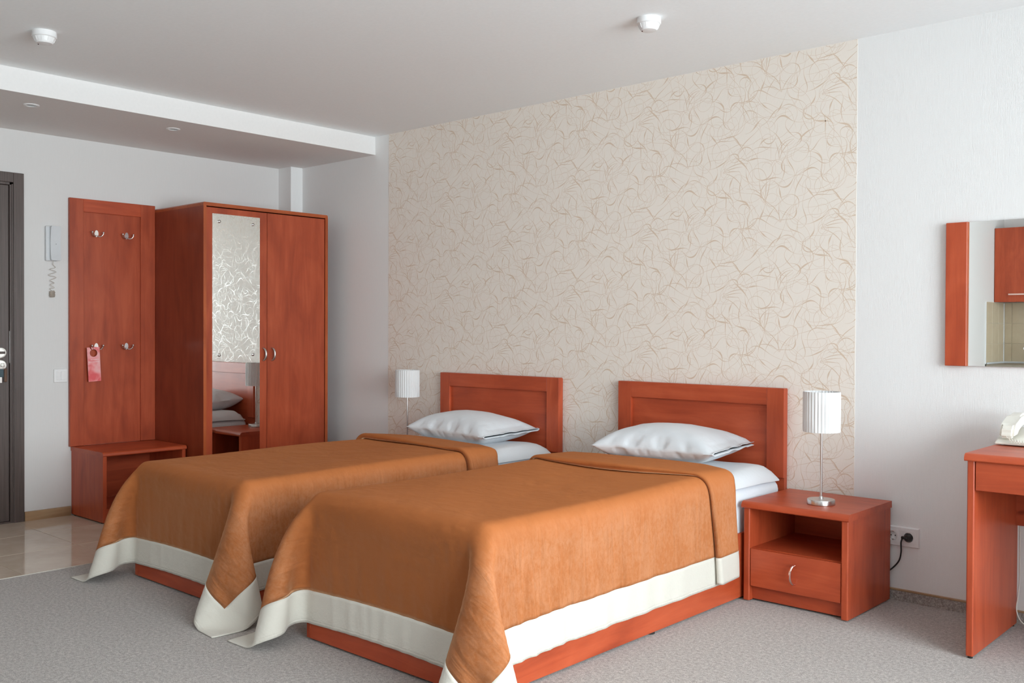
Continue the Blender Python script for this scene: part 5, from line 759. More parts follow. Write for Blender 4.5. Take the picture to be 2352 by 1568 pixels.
-1,0,0,1,0,0,-1,0,0,1,0,0,-1,0,0,0,0,0,-1,0,0,1,0,0,0,1,0,-1,0,0,0,0,0,0,0,0,0,0,0,1,0,0,0,0,0,-1,-1,0,0,1,0,0,0,0,0,0,0,1,0,0,0,0,0,-1,0,0,1,0,0,-1,0,0,1,0,0,0,0,0,0,0,0,0,0,0,-1,0,0,1,0,0,-1,0,0,0,0,0,0,0,0,0,1,0,0,-1,0,0,0,0,0,0,0,0,0,0,1,0,0,-1,0,0,1,0,0,0,0,0,0,0,0,0,0,0,0,0,0,0,0,0,-1,0,0,1,0,0,-1,0,0,0,0,0,0,0,0,0,0,0,0,0,0,0,0,0,0,0,0,0,0,0,0,0,0,0,0,0,0,0,0,0,0,0,0,0,0,0,0,0,0,0,0,0,0,0,0,0,0,0,0,0,1,0,0,0,0,0,51,0,-2,0,0,0,1,0,0,-1,0,0,0,0,0,0,0,0,0,0,0,0,0,0,0,0,0,0,0,0,0,0,0,0,0,0,0,0,0,0,0,0,0,1,0,0,1,0,0,0,0,1,-2,0,0,0,1,1,-1,1,0,0,0,-1,0,0,1,0,0,0,1,0,-1,0,0,0,0,0,-1,0,0,1,0,0,0,0,0,0,1,0,-1,0,0,1,-1,0,
0,0,0,0,0,0,0,0,0,0,1,0,0,0,0,-1,-1,0,1,1,0,0,-1,0,0,0,0,0,0,0,-1,0,0,1,0,0,0,0,0,0,1,0,0,-1,0,0,0,0,-1,0,0,1,0,0,-1,0,0,1,0,0,0,0,0,0,0,0,0,0,0,0,0,0,0,0,0,0,0,0,0,0,0,0,0,0,0,0,0,-1,0,0,1,0,0,0,0,0,0,0,0,0,-1,0,0,1,0,0,0,0,0,0,0,0,0,0,0,0,0,0,0,0,0,0,0,0,0,0,0,-1,0,0,1,0,0,0,0,0,0,0,0,0,0,0,0,0,0,0,0,0,0,0,0,0,0,0,0,0,0,0,0,0,0,0,0,0,0,1,0,0,-1,0,0,0,0,0,0,-1,0,49,-4,-2,0,0,0,0,0,0,1,0,0,-1,0,0,1,0,0,0,0,0,0,0,0,0,1,0,0,-1,0,0,1,0,-1,0,0,1,0,0,0,0,0,0,-3,0,0,-1,0,1,2,1,0,5,0,2,-1,-1,0,-1,1,1,0,1,1,1,0,-1,-1,0,0,0,0,0,0,0,0,1,0,0,0,0,-1,0,0,0,0,0,0,0,0,0,1,0,-1,0,0,1,0,0,-1,0,0,1,0,0,-1,0,0,0,0,0,1,0,0,-1,0,0,0,0,0,0,0,0,
0,1,0,1,0,0,-1,0,0,0,0,0,0,-1,0,0,1,0,0,0,0,1,-1,0,-1,1,0,1,-1,0,-1,0,0,0,0,0,0,0,0,0,0,0,0,0,0,0,0,0,0,1,0,0,-1,0,1,0,0,0,0,0,0,0,0,0,0,0,-1,0,0,0,0,0,0,1,0,0,-1,0,0,0,0,0,0,0,0,0,0,0,0,0,0,0,0,0,0,0,1,0,0,-1,0,0,1,0,0,0,0,0,0,0,0,0,0,0,0,0,0,0,0,0,0,0,0,0,0,0,0,0,0,0,0,0,0,0,0,0,0,0,-1,0,0,1,0,0,-1,0,0,0,0,0,49,4,-2,0,0,0,0,0,0,0,0,0,1,0,0,-1,0,0,0,0,0,1,0,0,-1,-1,0,1,1,0,-1,-1,0,1,0,-1,0,0,1,0,0,-1,0,3,1,0,2,0,1,-2,-1,1,-6,0,0,-1,2,1,0,0,0,0,0,0,0,1,-1,1,0,0,0,0,0,0,0,0,0,0,-1,1,0,0,0,0,0,0,0,1,0,0,0,-1,0,0,1,0,-1,0,0,1,0,0,-1,0,0,1,-1,0,0,0,0,0,1,0,0,0,0,0,0,0,0,0,0,0,-1,0,0,0,0,0,0,0,0,0,0,0,0,0,0,0,0,0,0,0,0,1,0,0,-1,0,
0,0,0,0,0,0,0,0,0,0,0,0,0,0,0,0,0,0,0,0,0,0,-1,0,0,1,0,0,0,0,0,0,0,0,0,0,0,0,0,0,0,0,0,0,0,0,-1,0,0,1,0,0,0,0,0,0,0,0,0,0,0,0,0,0,-1,0,0,1,0,0,0,0,0,0,0,0,0,0,0,-1,0,0,1,0,0,-1,0,0,1,0,0,0,0,0,0,0,0,0,0,0,0,0,0,0,0,0,0,0,0,-1,0,0,1,0,0,-1,0,0,1,0,0,0,0,51,0,-3,0,0,1,0,0,0,0,0,-1,0,0,0,1,0,0,-1,0,0,0,0,0,0,0,0,0,0,0,0,0,0,0,0,1,0,0,-1,0,0,0,0,0,0,0,-2,-1,-1,-1,1,0,3,0,2,-1,0,3,-1,1,0,-1,1,0,0,1,0,1,0,-1,0,0,-1,1,0,0,1,0,0,-1,0,0,1,0,0,0,0,-1,0,0,0,0,0,1,0,0,0,0,0,-1,0,0,1,0,0,0,1,0,-1,-1,0,0,0,0,0,0,0,0,0,0,0,0,0,0,0,0,0,0,0,0,0,0,1,0,0,-1,0,0,1,0,0,-1,0,0,0,0,0,0,0,0,0,1,0,0,0,0,0,0,0,0,-1,0,0,0,0,1,0,0,0,0,0,0,1,0,0,-1,0,
-1,0,0,0,0,0,0,0,0,0,0,0,0,0,0,0,0,0,1,0,0,-1,0,0,1,0,0,0,0,0,0,0,0,0,0,0,0,0,0,0,0,0,-1,0,0,1,0,0,-1,0,0,0,0,0,0,0,0,0,0,0,0,0,0,0,-1,0,0,1,0,0,-1,0,1,1,0,-1,-1,0,1,1,0,-1,0,0,1,0,0,0,0,0,0,-1,0,0,1,0,51,0,-2,0,0,0,1,0,-1,-1,0,1,0,0,0,0,0,0,0,0,0,0,0,0,0,0,0,0,0,0,0,0,0,0,0,-1,0,0,0,0,0,1,0,0,-1,-1,2,0,1,1,-1,0,-3,-1,1,-2,0,1,-1,2,1,0,3,-1,3,0,-1,0,0,0,1,0,0,0,0,0,0,0,0,0,0,0,0,0,0,0,0,0,0,0,0,0,0,0,0,0,0,0,0,0,0,0,0,0,0,-1,-1,0,1,1,0,0,0,0,0,0,0,1,0,0,-1,0,0,0,0,0,0,0,0,0,0,0,0,0,0,0,0,0,0,-1,0,0,1,0,0,-1,0,0,0,0,0,0,0,0,0,0,0,0,0,0,0,0,0,0,0,0,0,0,0,0,0,0,0,0,0,0,0,0,0,0,0,0,0,0,0,0,0,0,0,0,0,0,0,0,0,0,0,0,0,0,0,0,0,0,
0,-1,0,0,1,0,0,0,0,0,0,0,0,0,0,0,-1,0,0,1,0,0,-1,0,0,1,0,0,0,0,0,0,0,0,0,0,0,0,0,1,0,0,-1,0,0,0,0,0,1,0,0,-1,0,0,1,0,0,-1,-1,0,0,1,0,0,0,0,0,0,0,51,0,-2,1,0,-1,-1,0,1,1,0,0,-1,0,0,0,0,0,1,0,-1,-1,0,0,1,0,0,-1,0,0,1,0,0,-1,0,1,0,0,-1,0,-1,0,0,-5,0,-1,-6,-1,-3,-6,0,-1,-2,0,5,15,-6,4,2,-3,2,1,1,-1,2,2,-2,0,2,-1,1,1,0,0,0,-1,0,1,1,0,0,0,0,1,-1,0,0,1,0,0,0,0,1,-1,0,0,0,0,0,1,0,0,-1,0,0,1,0,0,-1,0,0,0,-1,0,1,0,1,-1,1,-1,1,-1,1,0,1,0,-1,-1,0,1,0,0,-1,0,0,1,0,0,-1,1,0,1,-1,0,-1,1,0,1,0,0,0,-1,0,0,0,0,0,0,0,0,1,-1,0,0,0,-1,-1,0,0,0,0,1,0,0,0,1,0,0,-1,0,0,0,0,0,0,0,0,1,0,0,-1,0,0,0,0,-1,0,0,1,0,0,-1,0,0,0,0,0,1,0,0,0,0,0,0,0,0,0,0,0,0,0,0,0,0,0,0,0,0,0,0,0,
0,0,0,0,0,0,0,0,0,0,0,0,-1,0,0,1,0,0,-1,0,0,0,0,0,1,-1,0,-1,1,0,1,0,0,0,0,0,0,0,0,0,-1,0,52,6,-3,-1,1,1,0,0,0,0,1,0,1,-1,-1,-1,-1,0,0,-2,1,1,-2,0,-1,-3,0,0,-4,0,-1,-4,0,-1,-6,-1,-3,-7,1,-4,-8,-2,-5,-5,-1,-6,-6,0,7,6,0,10,20,-3,1,11,-7,-6,12,-13,2,0,-4,-2,-3,1,1,-1,2,0,0,0,0,-1,2,2,0,0,-1,0,1,0,-1,0,1,0,1,0,0,0,0,0,0,1,0,0,0,-1,1,0,0,0,0,0,1,0,0,0,0,0,0,0,0,0,0,0,-1,0,-1,1,0,1,0,0,-1,-1,1,1,1,-1,0,0,1,0,0,-1,0,0,1,-1,0,-1,0,-1,1,0,1,-1,0,-1,0,1,1,0,-1,-1,0,0,0,0,0,1,0,0,0,0,0,0,0,0,0,-1,0,0,0,-1,0,1,1,0,0,0,0,0,0,0,0,-1,0,0,1,0,0,0,0,0,0,-1,0,0,1,0,-1,-1,0,1,0,-1,0,0,0,-1,0,1,1,0,0,0,0,0,0,0,0,0,0,0,0,0,0,0,0,0,-1,0,0,1,0,0,-1,0,0,1,0,0,-1,0,0,1,0,0,-1,0,0,1,0,-1,0,0,
1,0,0,-1,0,0,0,0,0,0,0,-1,0,0,1,50,-14,-2,-1,-4,0,-2,-3,-1,-2,-5,0,-1,-2,0,-2,-3,0,-2,-2,0,-3,-3,-1,-2,-3,0,-3,-2,0,-5,-3,-1,-4,-2,-1,-3,-2,-1,-4,0,-1,5,1,0,16,11,1,10,16,-5,2,15,-9,-4,8,-9,-6,4,-7,-14,4,-12,2,-4,1,1,-1,1,1,-2,2,1,0,0,0,-1,1,1,-1,1,0,0,-1,1,0,1,-1,0,1,1,0,0,0,-1,0,0,1,0,0,-1,0,1,0,0,0,0,0,1,0,1,0,0,0,-1,0,0,0,0,0,0,0,-1,0,0,1,0,-1,0,0,1,-1,0,-1,1,0,0,-1,0,1,1,0,0,0,0,-1,0,0,0,0,0,0,-1,0,1,1,0,-1,0,0,0,0,0,0,0,1,1,0,0,-1,0,0,0,-1,0,1,0,-1,-1,0,0,0,0,0,0,0,0,0,0,0,0,0,0,0,0,0,0,1,0,0,-1,0,1,0,0,-1,1,0,0,-1,0,0,0,-1,0,0,0,0,0,0,0,0,0,0,0,0,0,0,0,0,0,0,0,0,0,0,0,1,0,0,0,0,0,0,0,-1,0,0,1,0,0,-1,0,0,0,0,0,0,0,0,0,0,0,0,0,0,0,0,0,1,0,0,-1,27,-45,-3,-3,-1,-1,-2,-2,0,-3,0,0,
-4,-2,0,-2,0,-1,-4,-1,0,-3,-1,0,-3,1,-1,-2,0,-1,0,-1,0,0,1,-1,6,0,0,14,3,1,16,12,-1,9,19,-6,1,15,-8,-5,9,-7,-7,4,-7,-10,1,-9,-13,-3,-5,-8,-2,-3,2,0,0,1,-2,0,1,-1,1,0,-1,0,1,1,0,1,-1,1,0,0,0,1,-1,-1,0,0,1,0,0,0,1,0,0,0,0,0,0,-1,0,0,1,0,0,-1,0,0,0,0,1,0,0,0,0,0,0,0,1,0,0,-1,0,0,0,0,-1,1,0,1,-1,0,0,0,0,-1,0,0,0,0,0,1,0,0,0,0,0,-1,1,0,0,-1,0,1,0,0,-1,0,0,0,0,-1,0,0,0,0,0,0,0,1,0,0,0,0,0,-1,0,0,0,0,0,0,0,0,0,0,0,0,0,0,0,0,0,0,0,0,0,0,-1,0,0,1,0,0,-1,0,0,1,0,0,0,0,0,-1,0,0,1,0,0,-1,0,0,1,0,0,0,0,0,0,0,0,0,0,-1,0,-1,0,0,1,0,0,0,0,0,-1,0,0,1,0,0,0,0,0,0,0,-1,0,0,1,0,0,-1,0,0,1,0,0,0,0,2,-52,-5,-4,0,0,-3,1,0,-3,0,-1,-3,1,0,-2,-1,0,-2,1,-1,0,1,0,-1,0,0,4,-2,0,9,0,0,14,0,0,16,7,-2,
14,13,-4,6,17,-7,-1,13,-7,-5,8,-6,-7,4,-7,-11,3,-8,-16,-5,-4,-9,-5,-1,3,1,0,0,0,-1,0,0,1,3,-1,0,-3,0,0,1,-1,0,1,0,0,0,-1,0,0,0,1,0,0,-1,0,0,1,1,-1,0,0,0,0,0,1,0,0,-1,0,0,0,0,0,1,0,0,-1,0,0,0,0,0,0,-1,0,0,1,0,0,0,0,0,-1,0,-1,1,0,0,0,0,1,-1,0,0,1,0,-1,-1,0,0,1,0,1,-1,0,-1,1,0,0,0,0,1,0,0,-1,0,0,0,-1,0,0,1,0,0,-1,0,0,0,0,0,1,0,0,0,0,0,0,0,0,0,0,0,0,0,0,-1,0,0,0,0,0,0,0,0,1,0,0,-1,0,1,1,0,-1,0,0,0,0,0,0,0,0,0,0,0,0,0,0,0,-1,0,0,0,0,0,0,0,0,0,0,0,1,0,0,-1,0,0,1,0,0,0,0,0,0,0,0,0,0,0,0,-1,0,0,1,0,0,-1,0,0,1,0,0,0,0,0,-23,-46,-6,-2,1,0,-4,2,-1,-2,1,0,0,0,0,1,0,1,5,-3,0,6,-3,0,13,-4,-1,14,1,-1,14,5,-3,14,11,-3,7,13,-4,3,15,-5,-3,10,-5,-4,7,-5,-7,5,-5,-12,3,-7,-18,-6,-6,-11,-11,0,4,3,0,4,1,-2,
1,-1,1,0,0,-1,0,0,0,0,-1,0,0,0,1,-1,0,0,0,0,0,1,0,0,0,-1,0,0,0,0,-1,0,0,0,0,0,0,-1,0,0,0,0,0,1,0,0,-1,0,0,0,0,0,0,0,0,-1,0,0,0,0,0,1,0,0,0,0,0,0,0,0,0,0,0,-1,0,0,0,0,0,1,0,0,-1,0,0,0,0,0,1,0,0,-1,0,0,0,0,0,0,0,0,0,0,0,1,0,0,-1,0,0,0,0,0,0,0,0,0,0,0,0,0,0,0,0,0,0,0,0,0,1,0,0,-1,0,0,0,0,0,0,0,0,0,0,-1,0,0,1,0,0,0,0,0,0,0,0,0,0,0,0,0,0,0,0,0,-1,0,0,1,0,0,-1,0,0,1,0,0,-1,0,0,1,0,0,-1,0,0,1,0,0,-1,0,0,1,0,1,0,0,-1,0,0,1,0,0,-1,0,0,0,0,0,-36,-37,-8,0,0,0,2,-2,1,4,-3,0,7,-4,1,8,-3,-1,11,-2,-1,14,1,-1,13,5,-3,10,9,-4,8,10,-3,3,11,-5,1,12,-5,-4,8,-4,-4,6,-3,-5,4,-4,-10,4,-5,-18,-5,-6,-13,-12,0,-3,-2,0,11,4,-2,1,-1,1,-1,1,-2,0,0,1,2,0,0,-2,0,0,0,-1,0,1,0,0,-1,0,0,0,-1,0,-1,0,1,
0,0,-1,0,0,0,0,0,1,0,0,0,1,0,0,0,-1,-1,0,0,1,0,0,0,0,0,0,0,1,0,0,-1,0,0,0,-1,0,-1,1,0,1,-1,0,0,1,0,0,0,0,0,0,0,-1,0,0,1,0,0,-1,0,0,0,0,0,1,0,0,-1,-1,0,1,1,0,-1,0,0,0,-1,0,1,1,0,-1,0,0,1,0,0,-1,0,-1,0,0,1,1,0,-1,-1,-1,0,0,0,1,0,1,-1,0,0,0,0,0,1,0,0,-1,1,0,0,-1,0,1,0,-1,0,0,0,-1,0,0,0,0,0,0,0,1,0,0,0,0,0,0,0,0,0,0,0,0,0,0,0,0,0,0,0,0,0,0,0,0,0,0,0,0,0,-1,0,0,0,0,0,0,0,0,0,0,0,0,0,0,0,-33,-40,-7,6,-4,0,8,-4,0,9,-3,1,10,0,-2,12,1,-2,11,5,-3,9,8,-4,7,10,-3,4,9,-3,1,11,-4,-1,9,-2,-4,6,-3,-3,5,-2,-5,4,-4,-9,4,-3,-14,-2,-6,-15,-12,-4,-7,-11,1,5,6,-2,9,1,0,0,1,-1,0,0,1,0,-1,0,1,0,0,-1,-1,0,-1,1,-1,2,-1,1,-2,0,0,0,0,0,1,0,0,-1,0,0,1,0,0,0,0,0,0,0,0,-1,-1,0,0,1,0,0,-1,0,0,1,0,0,-1,0,
0,0,0,0,0,0,0,0,0,0,0,0,0,0,0,0,-1,0,0,1,0,0,-1,0,0,1,0,0,-1,0,0,1,0,0,0,0,0,-1,0,0,1,1,0,-1,-1,0,1,0,0,-1,0,0,0,0,0,0,0,0,0,0,0,0,0,1,0,0,-1,0,0,1,0,1,0,0,-1,-1,0,0,1,0,0,0,0,0,-1,0,0,1,-1,0,0,1,0,-1,0,1,0,0,0,1,0,-1,0,0,0,0,0,0,0,0,0,0,0,0,0,0,0,0,0,0,0,0,0,0,0,0,0,0,0,0,0,0,0,0,0,0,0,1,0,0,0,0,0,-1,0,0,1,0,0,-1,0,0,1,-15,-49,-7,9,-2,-1,9,0,0,10,2,-3,10,4,-2,9,7,-3,6,9,-3,4,9,-4,1,9,-3,0,9,-3,-2,7,-3,-3,5,-3,-3,4,-2,-4,4,-3,-6,3,-2,-12,1,-5,-16,-7,-4,-8,-15,1,0,-2,-1,6,5,-1,5,0,0,0,0,0,0,0,-1,0,0,0,1,0,0,-1,0,0,0,0,1,1,0,0,-1,0,-1,-1,0,1,2,0,-1,-1,-1,1,-1,0,0,1,-1,0,-1,0,-1,0,1,1,0,-1,0,0,1,-1,0,-1,1,0,0,0,0,0,0,0,0,0,0,-1,0,0,1,0,0,-1,0,0,1,0,0,-1,0,0,1,0,0,-1,0,
0,1,0,0,-1,0,0,0,0,0,0,0,0,0,-1,0,0,0,0,0,1,0,0,0,0,0,0,0,1,0,0,-1,0,0,1,0,0,-1,0,0,0,-1,0,0,0,0,0,1,0,0,0,0,0,0,0,0,0,0,0,0,0,1,0,0,-1,0,0,0,-1,0,0,0,0,0,1,0,0,0,0,0,0,0,0,0,0,0,0,0,0,0,0,0,0,0,0,0,0,0,0,0,0,0,0,0,-1,0,0,0,0,0,0,0,0,0,0,0,1,0,0,-1,0,0,1,0,0,-1,7,-51,-10,7,2,0,8,3,-3,9,7,-3,6,8,-3,4,9,-4,2,9,-3,0,9,-2,-2,7,-3,-2,6,-2,-3,3,-1,-2,4,-1,-3,3,-2,-6,3,-2,-9,2,-4,-12,-3,-4,-11,-13,-3,-3,-10,0,1,2,-1,5,3,-1,4,0,0,0,0,0,0,0,0,0,1,0,1,-1,0,-1,0,0,0,0,0,1,-1,0,-1,0,0,0,0,0,1,0,0,-1,0,0,0,0,0,0,0,0,0,0,0,0,-1,0,0,0,0,0,0,1,0,0,-1,0,0,0,0,0,0,0,0,0,0,0,0,0,0,0,0,0,0,0,0,0,0,0,0,0,0,0,0,0,0,0,-1,0,0,1,0,0,-1,0,0,1,0,0,-1,1,0,1,0,0,-1,-1,0,1,0,0,-1,0,
0,0,0,0,0,0,0,0,0,0,0,0,0,0,1,0,0,0,0,0,-1,0,0,0,0,0,0,0,0,0,0,0,0,0,0,0,0,0,0,0,0,1,0,0,0,0,0,-1,0,0,0,0,0,0,0,0,0,0,0,0,0,0,0,0,0,0,0,0,0,0,0,0,0,0,0,0,0,1,0,0,0,0,0,-1,0,0,1,0,0,-1,0,0,1,0,0,-1,0,0,1,25,-44,-14,5,4,-2,7,7,-2,4,9,-3,2,10,-5,0,9,-2,-1,7,-3,-3,5,-2,-2,5,-1,-2,2,-2,-1,3,-1,-3,2,-2,-4,4,-1,-7,1,-3,-11,1,-3,-13,-9,-3,-6,-14,-1,1,-6,-1,1,4,0,7,3,-1,1,0,0,0,0,-1,0,0,1,0,0,-1,0,0,0,0,0,1,0,0,-1,1,0,0,-1,-1,1,0,0,-1,1,0,1,-1,-1,0,0,0,0,1,0,0,-1,0,0,0,1,0,1,0,0,-1,-1,-1,0,0,1,0,0,0,0,0,0,0,0,0,0,0,0,0,0,0,0,0,0,0,-1,0,0,1,0,0,-1,0,0,0,0,0,1,0,0,-1,0,0,1,0,0,-1,0,0,1,0,0,-1,0,0,1,0,0,-1,0,0,1,0,0,-1,0,0,1,0,0,-1,0,0,1,0,0,-1,0,0,1,-1,0,-1,1,0,1,0,0,-1,0,
0,1,0,0,-1,0,0,0,0,0,0,0,0,0,0,0,0,-1,0,0,1,0,0,0,0,0,0,0,0,0,0,0,0,0,0,0,0,0,0,0,0,0,0,0,0,0,0,0,0,0,-1,0,0,0,0,0,1,0,0,-1,0,0,1,0,0,-1,0,0,1,0,0,-1,34,-34,-17,6,5,-2,3,12,-5,0,10,-4,-1,8,-2,-3,6,-3,-3,6,-1,-2,4,-2,-1,1,0,-1,1,0,-2,1,-1,-3,2,-1,-6,2,-2,-8,2,-3,-11,-4,-3,-10,-12,-4,-1,-13,-1,0,0,1,2,4,-2,8,2,0,-1,0,0,0,0,1,0,0,-1,0,0,0,1,0,0,-1,-1,0,0,0,0,1,0,0,-1,0,0,0,0,0,1,0,0,-1,0,0,0,0,0,2,0,0,-2,0,0,0,-1,0,1,0,0,-1,0,1,0,0,-1,0,0,0,0,-1,0,0,1,0,0,0,0,0,-1,0,0,0,0,0,1,0,0,-1,0,0,1,0,0,0,0,0,-1,0,0,1,0,0,-1,0,0,0,0,0,0,0,0,0,0,0,0,0,0,0,0,0,0,0,0,0,0,0,0,0,0,0,0,0,0,0,0,0,0,0,0,1,0,0,0,0,0,-1,0,0,0,0,0,0,0,0,0,0,0,0,0,0,0,0,0,0,0,0,1,0,0,-1,0,0,0,0,0,0,
0,0,0,0,0,0,0,0,0,0,0,0,0,0,0,0,0,0,0,0,0,0,0,1,0,0,0,0,0,0,0,0,0,0,0,0,0,0,0,0,0,0,0,0,0,43,-27,-20,1,16,-5,-2,11,-5,-2,7,-3,-5,7,-2,-3,5,-1,-3,4,-1,-1,0,0,2,-3,0,1,-1,0,-2,3,-1,-5,3,-1,-7,2,-3,-10,-1,-3,-11,-8,-4,-5,-14,-2,1,-9,1,0,2,-2,4,5,0,5,1,0,-1,0,0,0,0,-1,0,0,1,0,0,0,0,0,0,0,0,-1,0,0,1,0,0,0,0,-1,0,0,0,0,1,0,0,-1,0,0,0,0,0,1,-1,0,-1,0,0,0,0,0,1,0,0,-1,0,0,0,0,0,0,0,0,1,0,0,-1,-1,0,0,1,0,0,0,0,0,0,0,0,-1,0,0,1,0,0,-1,0,0,0,0,0,1,0,0,-1,0,0,1,0,0,0,0,0,-1,0,0,1,0,0,-1,0,0,1,0,0,-1,0,0,0,0,0,0,0,0,0,0,0,0,0,0,0,0,0,0,0,0,0,0,0,0,0,0,0,0,0,0,0,0,0,0,0,0,0,0,0,0,0,0,0,0,0,0,0,0,1,0,0,-1,0,0,0,0,0,0,0,0,0,0,0,0,0,0,0,0,0,0,0,0,0,0,0,0,0,0,0,0,0,0,
0,0,0,0,1,0,0,-1,0,0,1,0,0,-1,0,0,1,0,47,-8,-23,-10,22,-12,-5,5,-1,0,0,1,-4,4,-2,-2,3,0,-1,-1,0,3,-3,0,3,-2,0,-1,1,0,-4,3,-1,-5,2,-3,-10,0,-2,-11,-4,-4,-8,-10,-3,-1,-15,-1,1,-2,0,0,4,0,4,4,0,5,0,-1,-1,0,0,0,0,0,0,0,0,0,-1,0,1,1,0,-1,0,0,0,0,0,1,-1,0,-1,1,0,0,0,0,1,-2,0,-1,0,0,0,0,0,1,1,0,-1,-1,0,0,0,0,1,0,0,-1,0,0,0,0,0,0,0,0,0,0,0,0,0,0,0,-1,0,0,0,0,0,1,0,0,0,0,0,-1,0,0,1,0,0,0,0,0,-1,0,0,0,0,0,0,0,0,0,0,0,1,0,0,-1,0,0,0,1,0,0,0,0,0,-1,0,1,0,0,-1,0,0,0,0,0,0,0,0,0,0,0,0,0,0,0,0,0,0,1,0,0,0,0,0,-1,0,0,0,0,0,0,0,0,0,0,0,0,0,0,0,0,0,0,0,0,1,0,0,0,0,0,-1,0,0,0,0,0,0,0,0,0,0,0,0,0,0,0,0,0,0,0,0,0,0,0,0,0,0,0,0,0,0,0,0,0,0,0,0,0,0,0,0,0,0,52,-8,-10,-9,11,-18,-9,13,-7,
-8,8,-3,1,-1,1,1,-1,0,2,-2,0,2,-1,1,-1,-1,0,-3,4,-2,-5,3,-2,-8,2,-2,-10,-1,-4,-9,-7,-3,-6,-14,-2,4,-12,1,-2,2,-1,1,5,-1,4,3,0,3,-1,0,0,0,0,0,0,0,0,1,0,0,0,0,0,-1,0,0,0,0,0,0,0,1,0,0,-1,0,0,0,0,0,1,0,0,-1,0,0,0,0,0,1,-1,0,-1,0,0,0,0,0,1,0,0,-1,-1,0,0,0,0,0,1,0,2,0,0,-2,0,0,0,0,0,1,0,0,-1,-1,0,0,0,0,0,1,0,0,-1,0,0,0,0,0,0,0,0,1,0,0,-1,0,0,0,0,0,0,0,0,0,0,0,1,0,0,-1,0,0,0,1,0,0,-1,0,0,0,0,1,0,0,-1,0,0,0,0,0,0,0,0,0,0,0,0,0,0,0,0,0,0,0,0,0,0,0,0,0,0,0,0,0,0,0,0,0,0,0,0,0,0,0,0,0,0,0,0,0,1,0,0,-1,0,0,0,0,0,0,0,0,0,0,0,0,0,0,0,0,0,0,0,1,0,0,-1,0,0,0,0,0,0,0,0,0,0,0,0,0,0,0,0,52,-5,0,-1,0,-11,-6,7,-15,-7,9,-7,-3,5,-2,-2,1,-1,0,1,0,0,-2,0,-2,5,-1,-5,4,-1,-7,2,-2,-10,0,-4,
-9,-5,-3,-8,-10,-3,-2,-12,-1,2,-4,0,1,0,0,1,4,0,3,3,-1,4,0,1,-1,0,-1,0,0,1,0,-1,-1,0,1,0,1,0,0,-1,0,0,0,0,0,0,0,0,0,-1,0,0,0,0,1,0,0,-1,-1,0,0,1,0,1,-1,0,-1,0,0,0,0,0,1,0,1,-1,0,-1,0,0,0,0,-1,0,0,0,0,0,0,1,0,0,0,0,0,0,0,1,0,0,0,0,0,-1,0,0,0,0,0,0,-1,0,1,0,0,-1,0,0,0,0,0,1,0,0,-1,0,0,0,0,0,0,0,0,0,0,0,1,0,0,-1,1,0,0,0,0,0,-1,0,0,0,0,1,0,0,-1,0,0,0,0,0,0,0,0,0,0,0,0,1,0,0,0,0,0,0,0,0,-1,0,0,0,0,0,0,0,0,0,0,0,0,0,0,0,0,0,0,0,0,1,0,0,0,0,0,0,0,0,-1,0,0,0,0,0,0,0,0,0,0,0,0,0,0,0,0,0,0,0,0,0,0,0,0,0,0,0,0,0,0,52,-5,0,-1,0,0,-1,1,-13,-5,7,-13,-6,6,-7,-3,5,-2,-1,2,-1,0,-1,1,-6,6,-2,-7,4,-2,-9,2,-4,-9,-2,-3,-9,-7,-3,-5,-11,-1,3,-10,-1,1,-3,0,-1,3,0,1,4,0,4,2,-1,2,0,0,0,0,0,
0,0,0,0,0,0,0,0,0,0,0,0,0,-1,1,0,0,-1,1,0,0,-1,0,0,0,0,1,0,0,-1,0,0,0,0,-1,0,0,1,0,0,-1,1,0,0,-1,1,0,0,-1,0,0,0,0,0,0,0,0,1,0,1,-1,-1,-1,0,1,0,1,0,0,-1,-1,0,0,0,0,0,0,0,0,0,0,0,1,1,0,-1,0,0,0,-1,0,1,0,0,-1,0,0,0,0,0,1,0,0,-1,0,0,0,0,0,0,0,0,0,0,0,0,0,0,0,1,0,0,0,0,0,-1,0,0,0,0,1,0,0,-1,0,0,0,0,0,0,0,0,0,0,0,0,0,0,0,1,0,0,-1,0,0,0,0,0,0,0,0,0,0,0,0,0,0,0,0,0,0,0,0,0,0,0,0,0,0,1,0,0,0,0,0,0,0,0,0,0,0,-1,0,0,0,0,0,0,0,0,0,0,0,0,0,0,1,0,0,0,52,-5,0,0,0,0,0,0,0,-2,2,-14,-5,7,-12,-7,6,-7,-4,5,-2,-1,2,0,-6,6,-2,-9,3,-4,-10,-1,-3,-10,-4,-3,-6,-8,-2,-1,-11,-2,2,-8,0,0,0,0,0,4,0,2,4,-1,3,2,1,3,-1,-1,-1,0,1,0,0,-1,0,0,0,0,0,0,1,-1,0,-1,1,0,0,0,0,1,-1,1,-1,0,-1,0,0,0,
